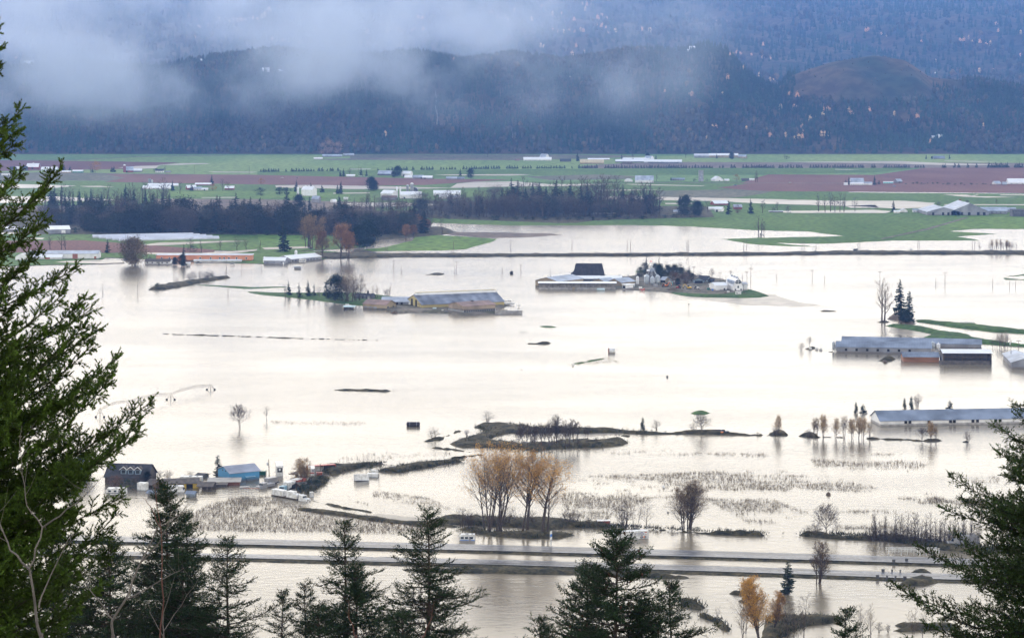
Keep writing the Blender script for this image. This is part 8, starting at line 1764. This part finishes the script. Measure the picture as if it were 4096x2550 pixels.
# the near tree at the left edge
def edge_tree(label, tips, ux, Y, vtop, seed, fill, rad, step, side, sub, per_m, ln, wd, col, tipcol, drop=.45, jy=1.4):
    r = random.Random(seed); X = (ux - CU) * Y / F; gz = slope_z(X, Y); base = Vector((X, Y, gz)); wood, tr, segs = MB(), MB(), []
    top = px(ux, vtop, Y).z - gz; tr.path([(0.08 * math.sin(k), .05 * math.cos(k * 2), top * k / 12) for k in range(13)], .05 + top * .014, .03, 9)
    for (u, v) in tips + fill:
        t = px(u, v, Y + r.uniform(-jy, jy)) - base; L = math.hypot(t.x, t.y); t0 = Vector((0, 0, min(top - .1, max(.2, t.z - L * drop * r.uniform(.7, 1.3)))))
        bough(r, curve(t0, t, L * r.uniform(.06, .28), 9), wood, segs, rad * (.6 + .25 * L), step, side, sub, first=.12, roll=1.3)
    return link('conifer_tree', label, 'tree', base, wood, segs, per_m, ln, wd, seed, col, tipcol, tr)
r9 = random.Random(19)
tips = [(8, 95), (5, 190), (12, 265), (93, 430), (72, 520), (68, 570), (248, 668), (85, 690), (208, 755), (50, 715), (150, 900), (190, 870), (125, 1040), (170, 1000), (130, 1160), (265, 1160), (312, 1065), (348, 1192), (372, 1232), (345, 1290), (396, 1316), (380, 1370), (277, 1378), (475, 1430), (430, 1520), (390, 1500), (470, 1480), (610, 1602), (560, 1690), (545, 1740), (462, 1705), (500, 1980), (480, 2040), (440, 2120), (455, 2200), (420, 2330), (350, 1900), (400, 1830), (330, 1730), (300, 1620), (250, 1500)]
lim = ip([300, 600, 900, 1100, 1300, 1500, 1800, 2100, 2550], [-160, -40, 0, 60, 140, 220, 310, 340, 320])
fill = []
for i in range(165):
    v = r9.uniform(500, 2750) if i % 3 else r9.uniform(1400, 2700); fill.append((r9.uniform(-200, 1) if v < 700 else r9.uniform(-150, lim(v)), v))
edge_tree('large green needled conifer filling the left edge with upturned boughs', tips, -420, 21, -900, 301, fill, .010, .065, .11, .075, 520, .030, .0095, (.024, .052, .008), (.07, .12, .018))
tips = [(3970, 1695), (4046, 1615), (4060, 1660), (3985, 1800), (3794, 1897), (3838, 1985), (3760, 2027), (3800, 2120), (3666, 2182), (3810, 2265), (3562, 2338), (3640, 2380), (3700, 2500), (3900, 2040), (3890, 2250), (3930, 2150), (3960, 2380), (3850, 2440), (3620, 2560), (3760, 2580), (4020, 1900), (4040, 1980), (3880, 1990)]
lim2 = ip([1600, 1900, 2000, 2200, 2550], [4090, 3990, 3940, 3860, 3760])
fill = [(r9.uniform(lim2(v), 4300), v) for v in [r9.uniform(1700, 2750) for _ in range(120)]]
edge_tree('dark green conifer reaching in from the right edge with ragged rising boughs', tips, 4420, 45, 1150, 302, fill, .014, .075, .15, .10, 130, .042, .021, (.016, .034, .009), (.042, .075, .02), drop=-.35 + .5, jy=2)
# bare saplings in front of it at lower left
def sapling(label, Y, stems, r0, m=M_STEM, seed=1):
    r = random.Random(seed); base = px(stems[0][0][0], stems[0][0][1], Y); o = empty('bare_sapling', base); tag(o, label, 'sapling')
    gz = slope_z(base.x, Y)
    MB().tube((0, 0, gz - base.z), (0, 0, .05), r0 * 1.3, r0 * 1.1, 7).build('trunk', m, o)
    for k, st in enumerate(stems):
        P = [px(u, v, Y + .15 * k) - base for u, v in st]; Q = []
        for a, b in zip(P[:-1], P[1:]):
            for t in (0, .33, .66): Q.append(a.lerp(b, t) + Vector((r.gauss(0, .006), 0, r.gauss(0, .006))))
        Q.append(P[-1]); q = MB().path(Q, r0 * (1 if k == 0 else .55), r0 * .12, 6)
        for j in range(len(Q) * 2 // 3, len(Q) - 1):
            e = Vector((r.uniform(-1, 1), r.uniform(-.4, .4), r.uniform(.2, 1))).normalized() * r.uniform(.1, .3); q.path([Q[j], Q[j] + e * .5, Q[j] + e + Vector((0, 0, .03))], r0 * .14, r0 * .05, 4)
        q.build('stem', m, o)
M_RSTEM = mat('reddish_stem', (.11, .05, .04), .7, .3, 5)
sapling('forked grey bare sapling against the dark fir clump', 19, [[(452, 2560), (450, 2480), (520, 2360), (560, 2250), (630, 2110), (720, 2060), (755, 2008)], [(450, 2480), (400, 2400), (350, 2350), (320, 2270)], [(560, 2250), (640, 2160), (680, 2080), (745, 2045)], [(500, 2400), (590, 2350), (680, 2300), (735, 2270)]], .014)
sapling('thick pale bare sapling at the bottom left corner', 16, [[(165, 2560), (150, 2480), (118, 2275), (40, 2200), (0, 2100), (-30, 2050)], [(118, 2275), (160, 2150), (170, 2100), (110, 2020), (85, 1900), (88, 1700)], [(150, 2430), (180, 2360), (260, 2180), (290, 2120)], [(170, 2110), (240, 2060), (330, 1990), (380, 1940)]], .014)
sapling('thin upright reddish twig before the dark fir clump', 17, [[(640, 2560), (650, 2400), (648, 2250), (642, 2100), (618, 1950), (612, 1912)], [(642, 2110), (600, 2020), (575, 1990)]], .007, M_RSTEM, 4)
sapling('slim grey twigs at the bottom right of the dark clump', 18, [[(655, 2560), (650, 2450), (700, 2300)], [(655, 2520), (720, 2420), (800, 2300)], [(650, 2540), (600, 2450), (590, 2400)]], .007, M_STEM, 5)
sapling('single curved reddish twig over the bushy fir', 22, [[(1425, 2560), (1400, 2470), (1395, 2390)], [(1400, 2480), (1380, 2440)]], .008, M_RSTEM, 6)
sapling('thin rust coloured twig before the tall fir', 22, [[(1690, 2560), (1720, 2480), (1735, 2400)], [(1715, 2490), (1740, 2450)]], .007, M_RSTEM, 7)
# ------------------------------------------------------------------ the air
def volume(name, lo, hi, color, density, aniso=0.0):
    m = bpy.data.materials.new(name); m.use_nodes = True
    n, l = m.node_tree.nodes, m.node_tree.links
    n.remove(n['Principled BSDF'])
    v = n.new('ShaderNodeVolumePrincipled'); v.inputs['Color'].default_value = (*color, 1); v.inputs['Density'].default_value = density
    v.inputs['Anisotropy'].default_value = aniso
    l.new(v.outputs[0], n['Material Output'].inputs['Volume'])
    o = MB().box(lo[0], hi[0], lo[1], hi[1], lo[2], hi[2]).build(name, m)
    return tag(o, kind='stuff'), m, v
volume('haze', (-8500, -2200, -2.5), (8500, 13800, 860), (.20, .42, 1.0), 5.8e-5)
def mist(lo, hi, dens, scale, seed, lo_t=.45, hi_t=.75, soft=.35):
    o, m, v = volume('mist', lo, hi, (.78, .86, 1.0), 0.0)
    n, l = m.node_tree.nodes, m.node_tree.links
    t = n.new('ShaderNodeTexCoord'); mp = n.new('ShaderNodeMapping'); mp.inputs['Location'].default_value = (seed, 0, 0); mp.inputs['Scale'].default_value = scale
    z = n.new('ShaderNodeTexNoise'); z.inputs['Scale'].default_value = 1; z.inputs['Detail'].default_value = 6; z.inputs['Roughness'].default_value = .6
    r = n.new('ShaderNodeMapRange'); r.interpolation_type = 'SMOOTHSTEP'; r.inputs['From Min'].default_value = lo_t; r.inputs['From Max'].default_value = hi_t
    l.new(t.outputs['Object'], mp.inputs['Vector']); l.new(mp.outputs[0], z.inputs['Vector']); l.new(z.outputs['Fac'], r.inputs['Value'])
    # fade to nothing towards every face of the box
    s = n.new('ShaderNodeSeparateXYZ'); l.new(t.outputs['Generated'], s.inputs[0])
    prev = r.outputs[0]
    for ax, (a0, a1) in (('X', (soft, soft)), ('Y', (.3, .3)), ('Z', (.3, .25))):
        for side in (0, 1):
            q = n.new('ShaderNodeMapRange'); q.interpolation_type = 'SMOOTHSTEP'
            if side == 0: q.inputs['From Min'].default_value = 0; q.inputs['From Max'].default_value = a0
            else: q.inputs['From Min'].default_value = 1; q.inputs['From Max'].default_value = 1 - a1
            l.new(s.outputs[ax], q.inputs['Value'])
            k = n.new('ShaderNodeMath'); k.operation = 'MULTIPLY'; l.new(prev, k.inputs[0]); l.new(q.outputs[0], k.inputs[1]); prev = k.outputs[0]
    k = n.new('ShaderNodeMath'); k.operation = 'MULTIPLY'; l.new(prev, k.inputs[0]); k.inputs[1].default_value = dens
    l.new(k.outputs[0], v.inputs['Density'])
    return o
mist((-3400, 4640, 20), (700, 5700, 560),   .0072, (.0034, .0020, .0040), 3.0, lo_t=.42, hi_t=.84, soft=.25)
mist((-3600, 5760, 200), (500, 7400, 620), .0024, (.0030, .0018, .0050), 9.0, lo_t=.42, hi_t=.76, soft=.25)
